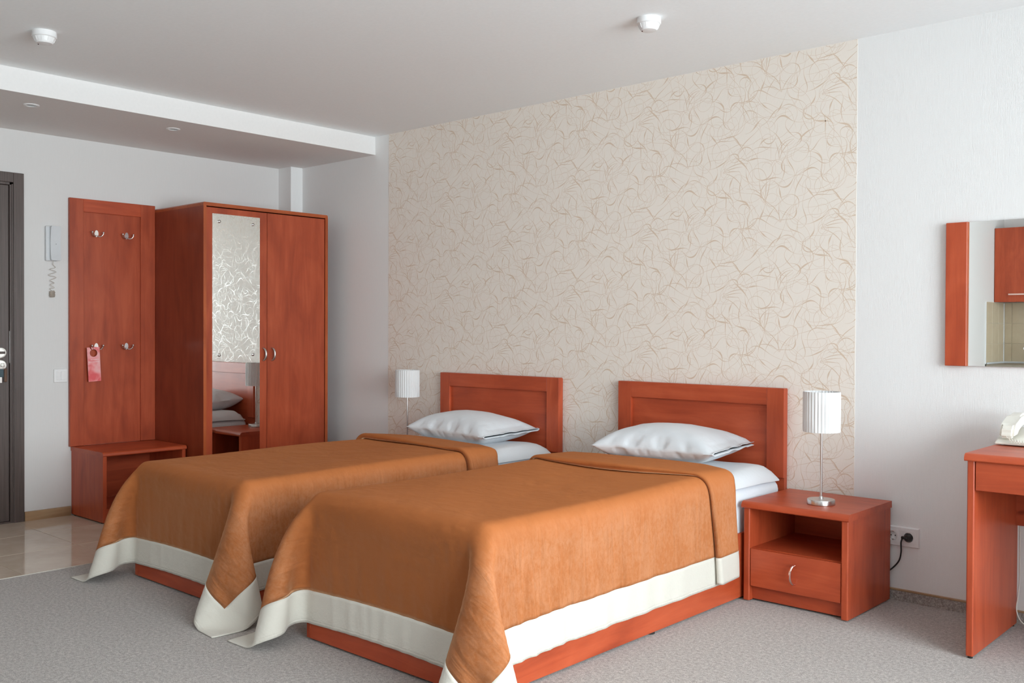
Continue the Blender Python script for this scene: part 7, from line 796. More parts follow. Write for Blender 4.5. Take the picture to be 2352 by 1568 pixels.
PILLOW_BOTTOM = [-790,-515,188,2,39,-1,7,38,0,8,37,-1,8,35,-1,6,37,0,4,37,-1,3,36,0,3,38,0,2,37,0,2,37,0,2,38,0,3,36,0,2,37,0,-1,37,0,-1,37,-1,-2,38,1,0,37,1,-1,37,0,-1,37,0,-3,37,0,-2,37,1,-2,37,0,-3,36,1,-6,38,0,-8,35,0,-8,37,1,-7,37,1,-1,39,2,39,3,-2,-8,-8,-20,-8,-1,-8,-4,1,-3,-4,2,-2,-1,1,-1,1,0,1,2,2,0,8,-3,6,2,2,1,-3,0,-2,-10,-1,-7,-2,2,0,-2,0,-1,1,0,0,2,1,2,4,-1,1,11,0,7,2,1,3,0,1,0,-3,0,-3,-9,-1,-7,-3,0,0,1,2,0,0,-1,0,2,3,1,5,1,4,8,0,8,8,-8,19,37,6,-1,1,-6,-8,-2,-2,-10,-5,-1,-6,-3,2,-3,-2,-2,-1,-1,1,-1,-2,-1,0,-6,3,-4,0,-2,0,1,1,1,6,0,3,-2,0,-2,0,1,1,1,1,0,0,-1,0,1,1,1,-6,0,-3,2,0,0,-2,-1,-1,0,0,0,5,2,4,3,1,1,-1,-1,0,1,0,0,5,1,5,4,-1,5,3,-2,9,-1,-8,8,37,8,-1,0,-5,-3,0,-4,-7,-2,-2,-3,-2,-1,-6,-2,1,-1,-2,0,-2,0,1,-2,-3,0,-3,-2,1,-2,1,0,0,2,1,3,1,0,1,
0,0,0,0,0,0,0,0,0,-2,0,-2,-4,1,-3,-2,0,-1,2,0,1,3,1,2,5,0,3,-1,0,1,1,1,0,3,0,3,2,-1,6,2,-1,6,1,-5,5,-2,-4,3,36,9,-1,2,-3,-1,0,-4,-3,0,-1,-7,-2,-2,-4,-1,0,-4,-1,0,-2,-2,1,0,-1,-1,-2,-1,0,0,0,0,0,0,0,0,1,0,0,0,0,-1,-1,0,0,0,1,0,-1,0,0,0,0,-1,-1,0,0,1,1,1,1,0,2,1,-1,1,0,2,1,2,-1,2,2,0,5,2,-2,3,2,-2,4,-2,-3,5,-1,-3,3,37,5,0,0,1,-1,0,-2,-1,-1,-3,-3,0,-2,-2,0,0,-5,-1,-1,-2,-1,0,-2,0,1,-1,-1,0,-2,0,0,0,1,0,1,-1,1,0,0,0,1,0,0,0,0,0,-1,0,0,-1,-1,1,-1,0,0,-2,0,-1,1,1,1,1,1,1,3,1,-1,0,1,0,3,2,-1,5,-1,-3,4,-1,-4,6,1,-3,1,0,5,-3,38,4,-1,0,0,0,0,1,0,0,-1,0,1,-2,-4,-1,-1,-2,-1,0,-3,0,-1,-2,0,0,-1,-1,0,-1,0,0,0,-1,0,-1,1,-1,1,0,1,-1,0,0,0,-1,0,0,0,0,0,0,0,-1,0,0,0,0,1,1,2,-2,2,-1,0,0,1,0,2,1,-1,4,0,-1,3,0,0,3,
-1,-5,2,-1,-3,3,1,5,-5,35,3,-1,3,2,1,-1,1,2,1,-2,-3,0,-2,-2,-1,-2,-3,0,-1,-2,-1,0,-1,0,0,1,1,1,0,-1,-1,-1,1,1,-1,-1,0,-1,0,-1,1,0,0,-1,1,1,0,0,0,-1,0,-1,2,0,1,1,0,0,0,-1,1,0,1,-1,0,1,-1,2,0,1,2,0,-3,4,0,-2,1,0,-1,2,0,0,-1,-1,3,-2,39,4,0,-4,8,8,2,-3,-3,0,-4,-4,0,-3,-2,1,0,-2,0,-1,-3,1,0,-1,-1,0,-1,0,-1,1,0,1,-1,-1,-1,0,1,0,1,0,0,-1,0,0,1,-1,0,-1,0,0,1,0,0,0,1,-1,0,0,0,0,0,0,1,0,0,0,0,0,1,0,-2,3,-1,1,-1,1,-1,1,-1,-1,1,0,2,-1,1,-2,1,37,3,-1,1,2,2,-1,-1,-1,1,-2,-1,0,0,-1,0,-2,-2,-1,0,0,0,-1,-1,0,1,0,0,-1,0,1,0,1,0,0,0,-1,1,0,1,0,0,0,0,0,0,-1,1,0,0,-1,0,0,0,0,1,1,0,-1,-1,0,1,0,0,0,0,0,-1,2,-1,1,-1,1,0,0,-1,-1,1,1,3,-4,-1,4,-3,0,-8,7,36,2,-1,2,0,-1,0,-2,-1,0,0,0,0,0,0,0,1,1,1,-1,-1,0,0,-2,-1,-1,0,0,1,1,
0,0,1,0,0,1,0,0,-1,0,0,1,0,0,0,0,0,0,0,0,1,1,0,-1,-1,-1,-1,0,1,0,0,-1,-1,0,1,1,0,0,0,0,-1,0,0,1,-2,0,1,0,-1,3,-2,1,-2,2,-1,-6,3,37,1,-2,0,-4,-3,1,1,0,0,2,1,0,0,1,0,-1,0,0,1,0,-1,0,1,1,0,0,0,0,-1,0,0,1,0,0,1,0,-1,1,0,0,0,0,1,0,0,0,0,0,0,0,0,0,0,0,0,-1,0,0,-1,0,0,0,-1,0,-1,1,0,0,0,0,0,0,1,-1,-1,0,-1,1,-1,2,-1,-2,1,-1,-1,0,39,2,-2,-3,-10,-8,0,1,2,1,4,3,0,2,1,1,1,1,0,0,1,1,0,0,-1,0,0,1,0,2,-1,0,0,0,0,0,0,0,0,0,0,0,0,-1,0,0,0,0,0,1,0,0,0,0,0,0,0,0,0,-1,0,0,-2,1,-1,0,-1,1,-1,0,0,-1,-1,-1,2,1,0,1,-1,-2,1,0,-1,1,0,2,0,36,3,-2,2,-5,-2,0,0,-1,-1,0,1,1,1,0,0,0,2,0,1,0,-1,0,1,2,0,0,-1,0,1,0,0,0,0,0,0,0,0,0,0,0,0,0,0,0,0,0,0,1,-1,0,-1,0,0,0,0,0,0,0,0,0,1,-2,0,0,-1,0,0,0,
0,0,0,0,0,1,0,0,-1,0,-1,2,0,-5,2,0,5,-3,37,1,-1,0,0,0,0,-2,-2,1,0,0,0,0,0,-1,1,0,1,-1,1,1,1,0,-1,0,2,0,0,0,0,0,0,1,0,0,0,0,0,-1,0,0,0,0,0,0,0,0,0,0,0,0,0,0,0,0,0,0,0,0,0,-1,0,0,1,-1,0,-1,-1,0,2,0,0,-1,0,0,-1,1,0,2,-2,-1,3,-1,0,-6,3,36,0,-1,2,0,0,0,2,1,0,-2,-2,0,-1,0,0,0,-1,0,1,1,0,-1,0,0,0,2,0,1,0,0,0,0,0,0,0,0,0,0,0,0,0,0,0,0,1,0,0,-1,0,0,0,0,0,0,0,0,0,0,0,0,0,0,0,0,-2,0,1,0,0,-2,0,0,1,-1,-1,-1,1,0,-1,1,1,1,0,-1,-1,0,38,0,-1,-1,9,4,0,-8,-4,1,-1,-1,0,0,0,0,-1,-1,0,1,1,0,0,1,0,0,1,0,-1,0,1,0,0,-1,0,0,0,0,0,0,0,0,1,1,0,-1,0,0,0,0,0,0,0,0,0,0,0,1,0,0,0,0,0,-1,-1,-1,0,0,-1,0,2,0,0,-1,0,0,1,0,0,-2,1,-1,-2,1,1,1,-1,38,2,-1,0,-8,-3,0,5,3,-1,1,0,1,0,-1,0,0,1,0,0,0,
0,0,1,0,0,0,0,0,0,-1,0,0,1,0,0,0,0,0,0,0,0,0,-1,0,0,0,0,0,0,0,0,0,0,0,0,0,0,0,0,0,0,0,0,1,0,0,0,-1,0,0,-1,0,0,0,0,1,0,0,0,0,0,-1,0,-1,0,1,37,1,-1,0,-2,-1,1,1,0,0,-1,0,-1,0,1,1,1,0,0,-1,0,0,1,1,0,0,0,0,0,0,1,0,0,-1,0,0,0,0,0,0,0,0,-1,0,0,1,0,0,0,0,0,0,0,0,1,0,0,-1,0,0,0,0,0,0,0,0,0,0,-1,0,-1,0,0,1,0,0,0,-1,-1,0,0,0,3,0,1,-5,1,37,-1,-1,0,7,3,0,-6,-2,1,-1,-2,0,1,0,0,-1,0,0,1,0,0,0,2,1,0,0,0,0,0,-1,0,0,0,0,0,0,0,0,0,0,0,1,0,0,-1,0,0,0,0,0,0,0,0,0,0,0,0,0,0,0,0,0,0,0,0,1,0,-1,-1,0,0,0,0,0,-1,0,0,0,0,0,1,-1,0,-2,1,0,38,-1,-2,-1,-6,-2,1,5,1,0,2,2,0,-1,0,1,1,1,-1,0,1,0,0,-1,0,0,0,0,0,0,0,0,0,0,0,0,0,0,0,1,0,0,-1,0,0,0,0,0,0,0,0,0,0,0,0,0,0,0,0,0,
0,0,0,1,-1,0,-1,0,0,0,1,0,0,0,-1,0,0,0,0,1,0,-1,0,0,1,0,0,36,-2,-2,3,0,0,-1,1,1,-1,0,1,1,1,0,-1,0,0,1,0,0,1,-1,0,-1,0,0,0,0,0,0,0,0,0,0,0,0,0,0,0,0,0,0,0,0,0,0,0,0,0,0,1,0,0,-1,0,0,0,0,0,0,0,0,0,1,0,0,0,0,0,0,-1,-1,0,0,1,0,0,0,0,0,-1,0,-1,1,3,-1,38,-1,-1,-2,0,-1,1,-1,0,1,1,1,0,0,0,1,1,1,0,-1,0,-1,1,0,0,0,0,0,0,0,0,0,0,0,0,0,1,0,0,-1,0,0,0,0,0,0,0,0,1,0,0,-1,0,0,0,0,0,0,0,0,1,0,0,-1,0,0,0,0,0,0,0,0,0,0,-1,0,1,0,-1,0,-1,0,0,0,0,-2,1,36,0,-1,2,-1,0,0,1,1,0,0,-1,0,0,0,0,-1,0,0,1,0,0,0,1,0,0,0,0,0,0,0,0,0,1,0,0,-1,0,0,0,0,0,0,0,0,0,0,0,-1,0,0,1,0,0,0,0,0,0,0,0,0,0,0,0,0,0,0,0,0,0,0,0,0,1,0,0,-1,-1,0,1,0,0,0,0,-2,0,0,39,-2,0,-2,5,1,0,-4,-2,1,0,0,
0,1,2,-1,0,-1,1,0,1,0,0,-1,0,0,0,0,0,0,1,0,0,-1,0,0,0,0,0,0,0,0,0,0,0,1,0,0,0,0,0,-1,0,0,0,0,0,1,0,0,-1,0,0,0,0,0,0,0,0,1,0,0,-1,-1,0,-1,1,0,1,-1,0,-1,2,0,1,0,0,37,-2,-2,1,-3,0,0,4,2,0,1,1,0,0,-1,1,0,1,-1,0,-1,0,-1,0,0,1,0,0,-1,0,-1,0,0,1,1,0,0,0,0,0,-1,0,0,0,0,0,1,0,0,0,0,0,0,0,0,-1,0,0,1,0,0,0,0,0,-1,0,0,1,1,0,-1,0,0,1,0,0,-1,0,-1,2,-1,1,-1,0,-1,2,-1,37,-2,0,1,0,0,0,2,0,-1,0,1,1,-1,0,0,1,0,0,-1,-1,0,1,0,0,-1,0,0,1,0,1,0,0,-1,-1,0,0,0,0,0,1,0,0,0,0,0,-1,0,0,0,0,0,0,0,1,1,0,-1,-1,0,0,0,0,0,1,0,0,-1,0,0,1,0,0,0,0,0,0,0,0,0,0,-1,2,0,1,-1,0,37,-2,0,0,2,1,0,0,0,1,0,0,0,0,0,0,0,0,0,0,0,0,0,-1,0,0,0,1,0,0,-1,0,0,0,0,0,0,0,0,0,0,0,0,0,0,0,0,0,0,0,0,
0,0,0,-1,0,0,1,0,0,0,0,0,0,0,0,0,0,0,0,-1,2,0,0,0,0,0,0,-1,1,-1,1,0,-1,-2,1,0,38,-3,0,-1,3,0,1,0,1,0,0,-1,0,0,1,0,-1,-1,0,1,0,0,-1,0,1,1,0,-1,0,0,0,0,0,0,0,0,0,0,0,0,0,0,1,0,0,-1,0,0,0,0,0,0,0,0,1,0,0,-1,0,0,0,0,0,1,0,0,0,0,1,-1,0,-1,0,-1,1,0,1,0,0,-3,2,-1,1,-1,1,5,-2,36,-2,-1,3,8,6,-1,-5,-3,0,-1,-1,0,0,0,0,0,-1,0,-1,1,1,1,-1,-1,-1,0,0,0,0,0,0,0,0,1,0,0,-1,0,0,1,0,0,0,0,0,0,0,0,0,0,0,0,0,0,0,0,0,0,0,0,0,0,0,0,1,0,0,0,0,0,0,0,0,1,0,0,-1,0,0,0,1,-5,3,-2,8,-5,38,-4,-2,-2,1,1,1,4,3,1,-2,-1,0,0,0,0,1,1,0,0,-1,0,0,1,0,0,-2,0,0,0,0,0,0,0,-1,0,0,1,0,1,-1,0,-1,0,0,0,1,0,0,-1,0,1,1,0,-1,0,0,0,0,0,1,0,0,-1,0,2,0,0,0,0,0,-1,0,0,0,-1,0,-1,0,0,0,0,1,0,1,1,-1,37,-3,-2,
0,-7,-5,1,4,3,-1,4,4,1,2,1,0,0,2,0,0,1,0,-1,0,0,1,-2,0,0,-1,0,0,-1,0,0,0,0,0,0,-1,0,0,1,0,0,0,-1,0,0,1,0,-1,-1,0,1,0,0,0,0,1,0,0,1,0,1,1,0,-1,1,0,0,0,0,2,-2,0,1,-1,0,3,-3,-2,6,-5,1,-8,5,38,-4,-1,-1,2,1,0,-1,-1,1,1,2,-1,1,1,1,0,0,0,1,1,0,0,0,0,-1,1,0,0,-2,0,0,0,0,0,0,0,1,-1,1,0,0,-1,0,-1,0,0,0,0,0,1,1,0,0,-1,0,2,0,1,0,0,0,1,0,-1,-1,0,0,0,-1,0,1,1,0,-2,0,0,0,-1,2,-3,1,2,0,-1,-1,1,37,-3,-1,1,-2,-1,0,2,1,0,2,2,0,0,1,0,0,2,0,1,0,0,-1,0,0,1,0,0,0,2,0,0,-2,0,0,0,0,-1,0,0,1,0,0,0,1,0,0,0,0,0,-1,0,0,0,0,0,0,0,-1,1,-1,0,0,1,0,-1,0,1,-1,1,1,-2,-1,-1,1,0,0,-1,0,1,1,0,-1,-1,-1,4,-3,37,-4,-1,1,0,0,0,2,2,0,-1,0,0,1,1,0,1,1,0,0,1,-1,1,2,0,-1,1,0,1,0,0,0,1,1,0,-1,0,0,1,-1,-1,0,
0,0,0,0,1,-1,1,0,0,-1,0,1,0,0,-1,1,0,0,0,0,0,0,0,0,0,0,-3,0,1,-2,0,0,0,-1,2,-1,1,-2,0,-2,3,-2,2,0,0,37,-5,-1,0,5,4,0,-3,-2,0,1,-1,1,1,2,0,0,2,0,0,4,0,2,2,-1,-1,2,0,0,0,0,0,0,-1,0,0,0,0,0,0,0,0,0,0,0,1,-1,1,-1,1,0,0,-1,-1,0,0,0,0,0,-1,0,0,0,0,1,-1,1,-1,-2,0,1,-2,0,2,-5,1,1,-2,-1,1,0,2,-4,3,-3,4,-3,38,-5,-1,-1,-2,-2,0,3,2,1,1,3,0,2,4,-1,1,3,-1,0,3,-1,0,1,1,1,1,-1,-2,-1,0,1,3,0,0,0,0,0,-1,0,0,0,0,0,0,-1,0,0,1,-1,1,0,1,0,1,0,-1,-1,1,0,1,0,-1,0,-2,0,1,1,-2,1,0,-4,0,0,-2,0,2,-4,-1,3,-4,-1,3,-2,2,-4,3,36,-6,-1,2,0,-1,0,3,3,0,2,5,0,1,2,-2,1,4,0,0,2,-1,-1,3,-1,0,-1,0,1,3,-1,-1,-1,1,0,-1,0,0,0,0,0,0,0,0,1,-1,0,2,-2,0,1,1,0,0,0,0,-1,2,-1,-3,0,0,0,1,1,-1,-1,-1,1,2,0,-3,2,1,-5,0,0,-2,0,3,-5,
0,2,-3,-1,1,0,37,-6,-1,0,2,2,1,2,3,-1,2,4,-2,1,5,-2,-1,6,-3,-1,5,-1,0,0,1,1,0,-1,0,0,0,0,0,0,0,1,0,0,0,1,0,-1,0,-1,-1,-1,0,2,0,0,0,-1,0,0,1,0,0,1,0,-1,1,0,-1,-1,0,0,1,1,0,1,-1,-4,3,-1,-7,1,2,-4,2,1,-4,-1,3,-4,0,2,-2,37,-7,-2,1,4,4,-1,3,7,-1,1,6,-2,0,3,0,0,1,1,1,-3,1,-1,-1,-1,-1,0,1,0,1,0,0,-1,-1,0,0,1,0,0,0,-1,0,-1,1,1,0,0,0,1,0,-1,1,0,0,-1,0,0,-1,0,1,0,0,-1,1,-1,-1,-2,0,3,-1,0,2,1,0,-1,3,0,-3,0,1,-7,1,2,-5,-1,5,-4,38,-6,0,-1,6,7,-3,2,9,-3,-2,5,0,0,2,1,0,-2,1,0,-2,0,1,0,1,-1,-1,-1,0,-1,0,0,1,1,-1,0,-2,0,3,0,1,0,1,0,-3,0,0,-1,1,0,0,0,-1,-1,0,0,1,-1,-1,1,0,0,1,-1,1,1,2,0,-3,0,1,3,-3,-1,3,0,0,-3,3,-1,-4,4,2,-10,0,5,-7,40,-1,0,-3,3,12,-1,-1,3,1,1,-1,-1,-1,1,0,0,-2,1,0,-1,0,0,-1,0,0,1,1,0,-2,0,-1,0,
-2,1,3,0,0,0,-1,0,1,1,-1,2,2,0,-5,0,-1,-3,0,1,0,0,-1,1,-1,1,3,0,0,1,0,0,0,0,-1,-1,-1,-1,0,0,1,2,1,0,0,0,0,0,-1,0,-4,3,2,-11,37,1,-1,0,-2,-9,2,1,0,-1,1,0,2,0,0,0,1,0,-2,-1,1,1,0,-3,0,0,4,-1,0,-2,1,0,-3,1,0,5,0,0,1,0,-1,3,-1,0,0,-1,0,-6,0,0,-3,0,0,0,0,0,2,1,-1,3,-1,0,1,1,0,0,0,-1,-6,0,1,2,1,0,1,-2,-1,0,0,1,-1,-1,2,1,1,-2,9]
def unpack(s, shape):
    a = np.array(s).reshape(shape)
    return np.cumsum(np.cumsum(a, 0), 1)*0.0005
SPREAD = unpack(SPREAD_DATA, (73, 91, 3))
PIL_T = unpack(PILLOW_TOP, (43, 29, 3)); PIL_B = unpack(PILLOW_BOTTOM, (43, 29, 3))
def upsample(G):
    def up0(A):
        E = np.concatenate([2*A[:1]-A[1:2], A, 2*A[-1:]-A[-2:-1]]); n = len(A)
        mid = (-E[:-3]+9*E[1:-2]+9*E[2:-1]-E[3:])/16
        out = np.zeros((2*n-1,)+A.shape[1:]); out[::2] = A; out[1::2] = mid; return out
    return up0(up0(G).transpose(1, 0, 2)).transpose(1, 0, 2)
def smooth_grid(G, it):
    for _ in range(it):
        A = G.copy(); A[1:-1, 1:-1] = .5*G[1:-1, 1:-1]+.125*(G[:-2, 1:-1]+G[2:, 1:-1]+G[1:-1, :-2]+G[1:-1, 2:]); G = A
    return G
def grid_obj(name, P, uv, keep, mat, parent=None, loc=None, thick=.004):
    nu, nv = P.shape[:2]; base = ORIGIN[parent.name] if parent else Vector(loc)
    idx = -np.ones((nu, nv), int); fm = np.argwhere(keep)
    q = np.stack([fm, fm+[1, 0], fm+[1, 1], fm+[0, 1]], 1)
    use = np.zeros((nu, nv), bool); use[q[..., 0].ravel(), q[..., 1].ravel()] = True
    idx[use] = np.arange(use.sum())
    faces = idx[q[..., 0], q[..., 1]]
    me = bpy.data.meshes.new(name); me.from_pydata((P[use]-np.array(base)).tolist(), [], faces.tolist())
    ul = me.uv_layers.new(name='UVMap'); U = uv[use]
    li = np.zeros(len(me.loops), int); me.loops.foreach_get('vertex_index', li); ul.data.foreach_set('uv', U[li].astype(np.float32).ravel())
    me.materials.append(mat); me.polygons.foreach_set('use_smooth', [True]*len(me.polygons))
    o = link(bpy.data.objects.new(name, me))
    if parent: o.parent = parent
    else: o.location = base
    ORIGIN[o.name] = base.copy()
    s = o.modifiers.new('cloth_thickness', 'SOLIDIFY'); s.thickness = thick; s.offset = -1
    return o
def round_slab(bm, x0, x1, y0, y1, z0, z1, r, seg=5):
    return box(bm, x0, x1, y0, y1, z0, z1, r, seg)

def make_bed(cx, hw, hx0, hx1, label):
    Y0 = 2.263
    t = thing('single_bed', label, 'bed', (cx, Y0+1.05, 0), 'twin single beds')
    for s in (-1, 1):
        a, b = (cx-hw, cx-hw+.022) if s < 0 else (cx+hw-.022, cx+hw)
        obj('side_rail', bx(a, b, Y0, 4.375, .009, .30, .0012, 1), W_Y, t)
    obj('foot_board', bx(cx-hw+.022, cx+hw-.022, Y0, Y0+.022, .009, .30, .0012, 1), W_X, t)
    obj('slat_deck', bx(cx-hw+.022, cx+hw-.022, Y0+.022, 4.375, .17, .19), W_X, t)
    for s in (-1, 1):
        for yy in (Y0+.06, 3.25, 4.30):
            bm = BM(); lathe(bm, [(.020, 0), (.020, .009)], (cx+s*(hw-.021), yy, 0), 16); obj('foot', bm, DARK, t)
    hb = obj('headboard', bx(hx0+.004, hx1-.004, 4.387, YB-.004, .009, .935), W_X, t)
    for a, b in ((hx0, hx0+.086), (hx1-.092, hx1)): obj('stile', bx(a, b, 4.370, 4.408, .502, .940, .0025, 2), W_Z, hb)
    obj('top_rail', bx(hx0+.086, hx1-.092, 4.371, 4.408, .855, .940, .0015, 1), W_X, hb)
    return t

def make_bedding(cx, sx, dz, seed, names):
    Y0 = 2.255
    # mattress in a white sheet
    bm = BM(); round_slab(bm, cx-.472*sx, cx+.472*sx, Y0+.03, 4.362, .19, .500+dz, .045, 4); shade(obj_t('mattress', bm, SHEET, names[0], 'mattress', (cx, 3.3, .19)), 50)
    # folded duvet lying on it
    bm = BM(); bmesh.ops.create_grid(bm, x_segments=36, y_segments=70, size=1)
    rg = np.random.default_rng(seed)
    vs = list(bm.verts); top = {}
    L0, L1 = Y0+.04, 4.335
    for v in vs:
        a, b = v.co.x, v.co.y
        v.co = Vector((cx+a*.474*sx, (L0+L1)/2+b*(L1-L0)/2, 0)); top[v] = (a, b)
    low = {}
    for v in vs: low[v] = bm.verts.new(v.co)
    faces = list(bm.faces)
    for f in faces: bm.faces.new([low[v] for v in f.verts][::-1])
    for e in list(bm.edges):
        if len(e.link_faces) == 1 and e.verts[0] in low: 
            a, b = e.verts; bm.faces.new((a, b, low[b], low[a]))
    for v in vs:
        a, b = top[v]; ex = (1-abs(a))*.474*sx; ey = (1-b)*(L1-L0)/2; e = min(ex, ey)
        h = .064*min(1, (e/.06))**.5 if e < .06 else .064
        wv = .004*math.sin(v.co.y*9+seed)+.003*math.sin(v.co.x*17+v.co.y*5)
        corner = .020*max(0, 1-(((ex)**2+(ey)**2)**.5)/.16)
        under = min(1, max(0, (3.95-v.co.y)/.15))
        v.co.z = .503+dz+max(.006, h)+((wv if e > .03 else 0)*(1-under)-.014*under)-corner*.4
        low[v].co.z = .5005+dz+ (0.0 if e > .02 else -corner*.3)
    shade(obj_t('duvet', bm, LINEN, names[1], 'duvet', (cx, 3.3, .5)), 60)
    # pillow
    rs = (1 if seed % 2 else 1)
    bm = BM(); rotz = math.radians(names[5]); c, s = math.cos(rotz), math.sin(rotz); k = names[6]
    tilt = math.radians(2); roll = math.radians(names[10])
    def put(p):
        x, y, z = p*k; x *= .955; z *= 1.06; x, z = x*math.cos(roll)-z*math.sin(roll), x*math.sin(roll)+z*math.cos(roll); y, z = y*math.cos(tilt)-z*math.sin(tilt), y*math.sin(tilt)+z*math.cos(tilt)
        return (cx+names[7][0]+c*x-s*y, names[7][1]+s*x+c*y, names[7][2]+z)
    for G in (PIL_T, PIL_B):
        G2 = upsample(smooth_grid(G, 0)); V = [[bm.verts.new(put(p)) for p in row] for row in G2]
        for i in range(len(V)-1):
            for j in range(len(V[0])-1): bm.faces.new((V[i][j], V[i+1][j], V[i+1][j+1], V[i][j+1]))
    bmesh.ops.remove_doubles(bm, verts=bm.verts, dist=2e-4)
    p = shade(obj_t('pillow', bm, LINEN, names[2], 'pillow', (cx+names[7][0], names[7][1], names[7][2])), 80)
    sm = p.modifiers.new('cloth_thickness', 'SOLIDIFY'); sm.thickness = .002; sm.offset = -1
    # bedspread
    G = SPREAD.copy(); yy = G[..., 1].copy()
    G[..., 0] *= sx
    w = np.clip((G[..., 2]-.05)/.45, 0, 1); G[..., 2] += dz*w
    ph = seed*1.7
    G[..., 2] += w**3*(.004*np.sin(G[..., 1]*4.1+ph)+.004*np.sin(G[..., 0]*7.0+G[..., 1]*2.3+ph))
    sidew = np.clip((np.abs(G[..., 0])-.47)/.04, 0, 1)*np.clip((.5+dz-G[..., 2])/.3, 0, 1)
    G[..., 0] += np.sign(G[..., 0])*sidew*np.clip((1.5-yy)/.5, 0, 1)*np.clip((yy-.15)/.3, 0, 1)*(.006+.006*np.sin(yy*21+ph+G[..., 2]*3)+.004*np.sin(yy*47+ph*2-G[..., 2]*6))
    G = upsample(G)
    nu, nv = G.shape[:2]
    h = .0258/2
    u = (np.arange(nu)-(nu-1)/2)*h; v = np.arange(nv)*h-.45
    UV = np.stack(np.broadcast_arrays(u[:, None], v[None]), -1).copy()
    P = G.copy(); P[..., 0] += cx; P[..., 1] += Y0
    B = 10
    yb_ = names[9](u)-Y0
    keep = (v[None, 1:] < yb_[:-1, None]-.02)
    inner = keep.copy(); inner[:B] = False; inner[-B:] = False; inner[:, :B] = False
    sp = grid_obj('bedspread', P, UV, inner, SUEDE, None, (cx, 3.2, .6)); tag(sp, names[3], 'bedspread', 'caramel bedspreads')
    bo = grid_obj('border', P, UV, keep & ~inner, BAND, sp); bo['label'] = 'cream cotton border band'
    # folded-over head end: a Z-fold lying on the sheet, its rolled front edge towards the foot
    jf = nv-1
    N = np.cross(np.gradient(smooth_grid(P, 6), axis=0), np.gradient(smooth_grid(P, 6), axis=1)); N /= np.linalg.norm(N, axis=-1, keepdims=True)+1e-9
    uu = u/u.max()
    yc = names[8](u)-Y0                      # crease line, y over the sheet
    yback = names[9](u)-Y0
    S = smooth_grid(P, 3); rows = v
    def samp(i, y):
        f = np.clip((y-rows[0])/h, 0, nv-1.001); j = int(f); fr = f-j
        return S[i, j]*(1-fr)+S[i, j+1]*fr, N[i, j]*(1-fr)+N[i, j+1]*fr
    prof = [(.05, .004)]+[(.016-.016*math.sin(a), .014-.011*math.cos(a)) for a in np.linspace(0, PI/2, 4)]+[(.016-.016*math.cos(a), .014+.014*math.sin(a)) for a in np.linspace(.3, PI/2, 5)]
    i0, i1 = 1, nu-2
    R = []; RU = []
    for i in range(i0, i1+1):
        row = []; ru = []
        wob = 1+.35*math.sin(u[i]*6+ph)
        for dy, off in prof:
            p, n = samp(i, yc[i]+dy); row.append(p+n*off*wob); ru.append((u[i], yc[i]+dy-.1))
        for q in np.linspace(.06, 1, 12):
            y = yc[i]+.016+(yback[i]-yc[i]-.016)*q; p, n = samp(i, y); off = (.028*(1-q)+.014*q)*wob-(.012*max(0, q-.86)/.14)
            row.append(p+n*off); ru.append((u[i], y))
        R.append(row); RU.append(ru)
    R = np.array(R); RU = np.array(RU)
    kb = np.zeros((R.shape[0]-1, R.shape[1]-1), bool); kb[:] = True
    ki = kb.copy(); ki[:B-1] = False; ki[-(B-1):] = False
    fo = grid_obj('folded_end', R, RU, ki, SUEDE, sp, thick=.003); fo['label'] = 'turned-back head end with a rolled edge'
    kl = kb & ~ki; kr = kl.copy(); mid = kl.shape[0]//2; kl[mid:] = False; kr[:mid] = False
    for kk in (kl, kr): grid_obj('border', R, RU, kk, BAND, sp, thick=.003)['label'] = 'cream end of the turned-back strip'
def obj_t(name, bm, mat, label, cat, loc):
    return tag(obj(name, bm, mat, loc=loc), label, cat)

CA, CB = -2.658, -4.078
make_bed(CA, .484, -3.172, -2.180, 'nearer cherry wood single bed with a panelled headboard')
make_bed(CB, .478, -4.606, -3.602, 'farther cherry wood single bed with a panelled headboard, beside the wardrobe')
make_bedding(CA, 1.0, .0, 1, ('white sheeted mattress on the nearer bed', 'folded white duvet on the nearer bed under its pillow', 'plump white pillow with an open right end on the nearer bed',
    'caramel velour bedspread with cream border on the nearer bed', None, 4.0, .915, (-.012, 4.165, .567),
    lambda u: 3.60+.05*np.cos(u*3.4+.3)*-1+.09*np.clip(np.abs(u+.05)-.25, 0, 1), lambda u: 3.985-.09*np.clip((np.abs(u)-.30)/.2, 0, 1)+.028*np.clip((np.abs(u)-.55)/.3, 0, 1), 2.4))
make_bedding(CB, .985, -.012, 2, ('white sheeted mattress on the farther bed', 'folded white duvet on the farther bed under its pillow', 'plump white pillow with a pointed right corner on the farther bed',
    'caramel velour bedspread with cream border on the farther bed', None, -1.0, .90, (-.02, 4.16, .548),
    lambda u: 3.63+.03*np.cos(u*4.4+1.3)+.03*np.clip(np.abs(u)-.3, 0, 1), lambda u: 3.945-.09*np.clip((np.abs(u)-.30)/.2, 0, 1)+.028*np.clip((np.abs(u)-.55)/.3, 0, 1), 0.5))

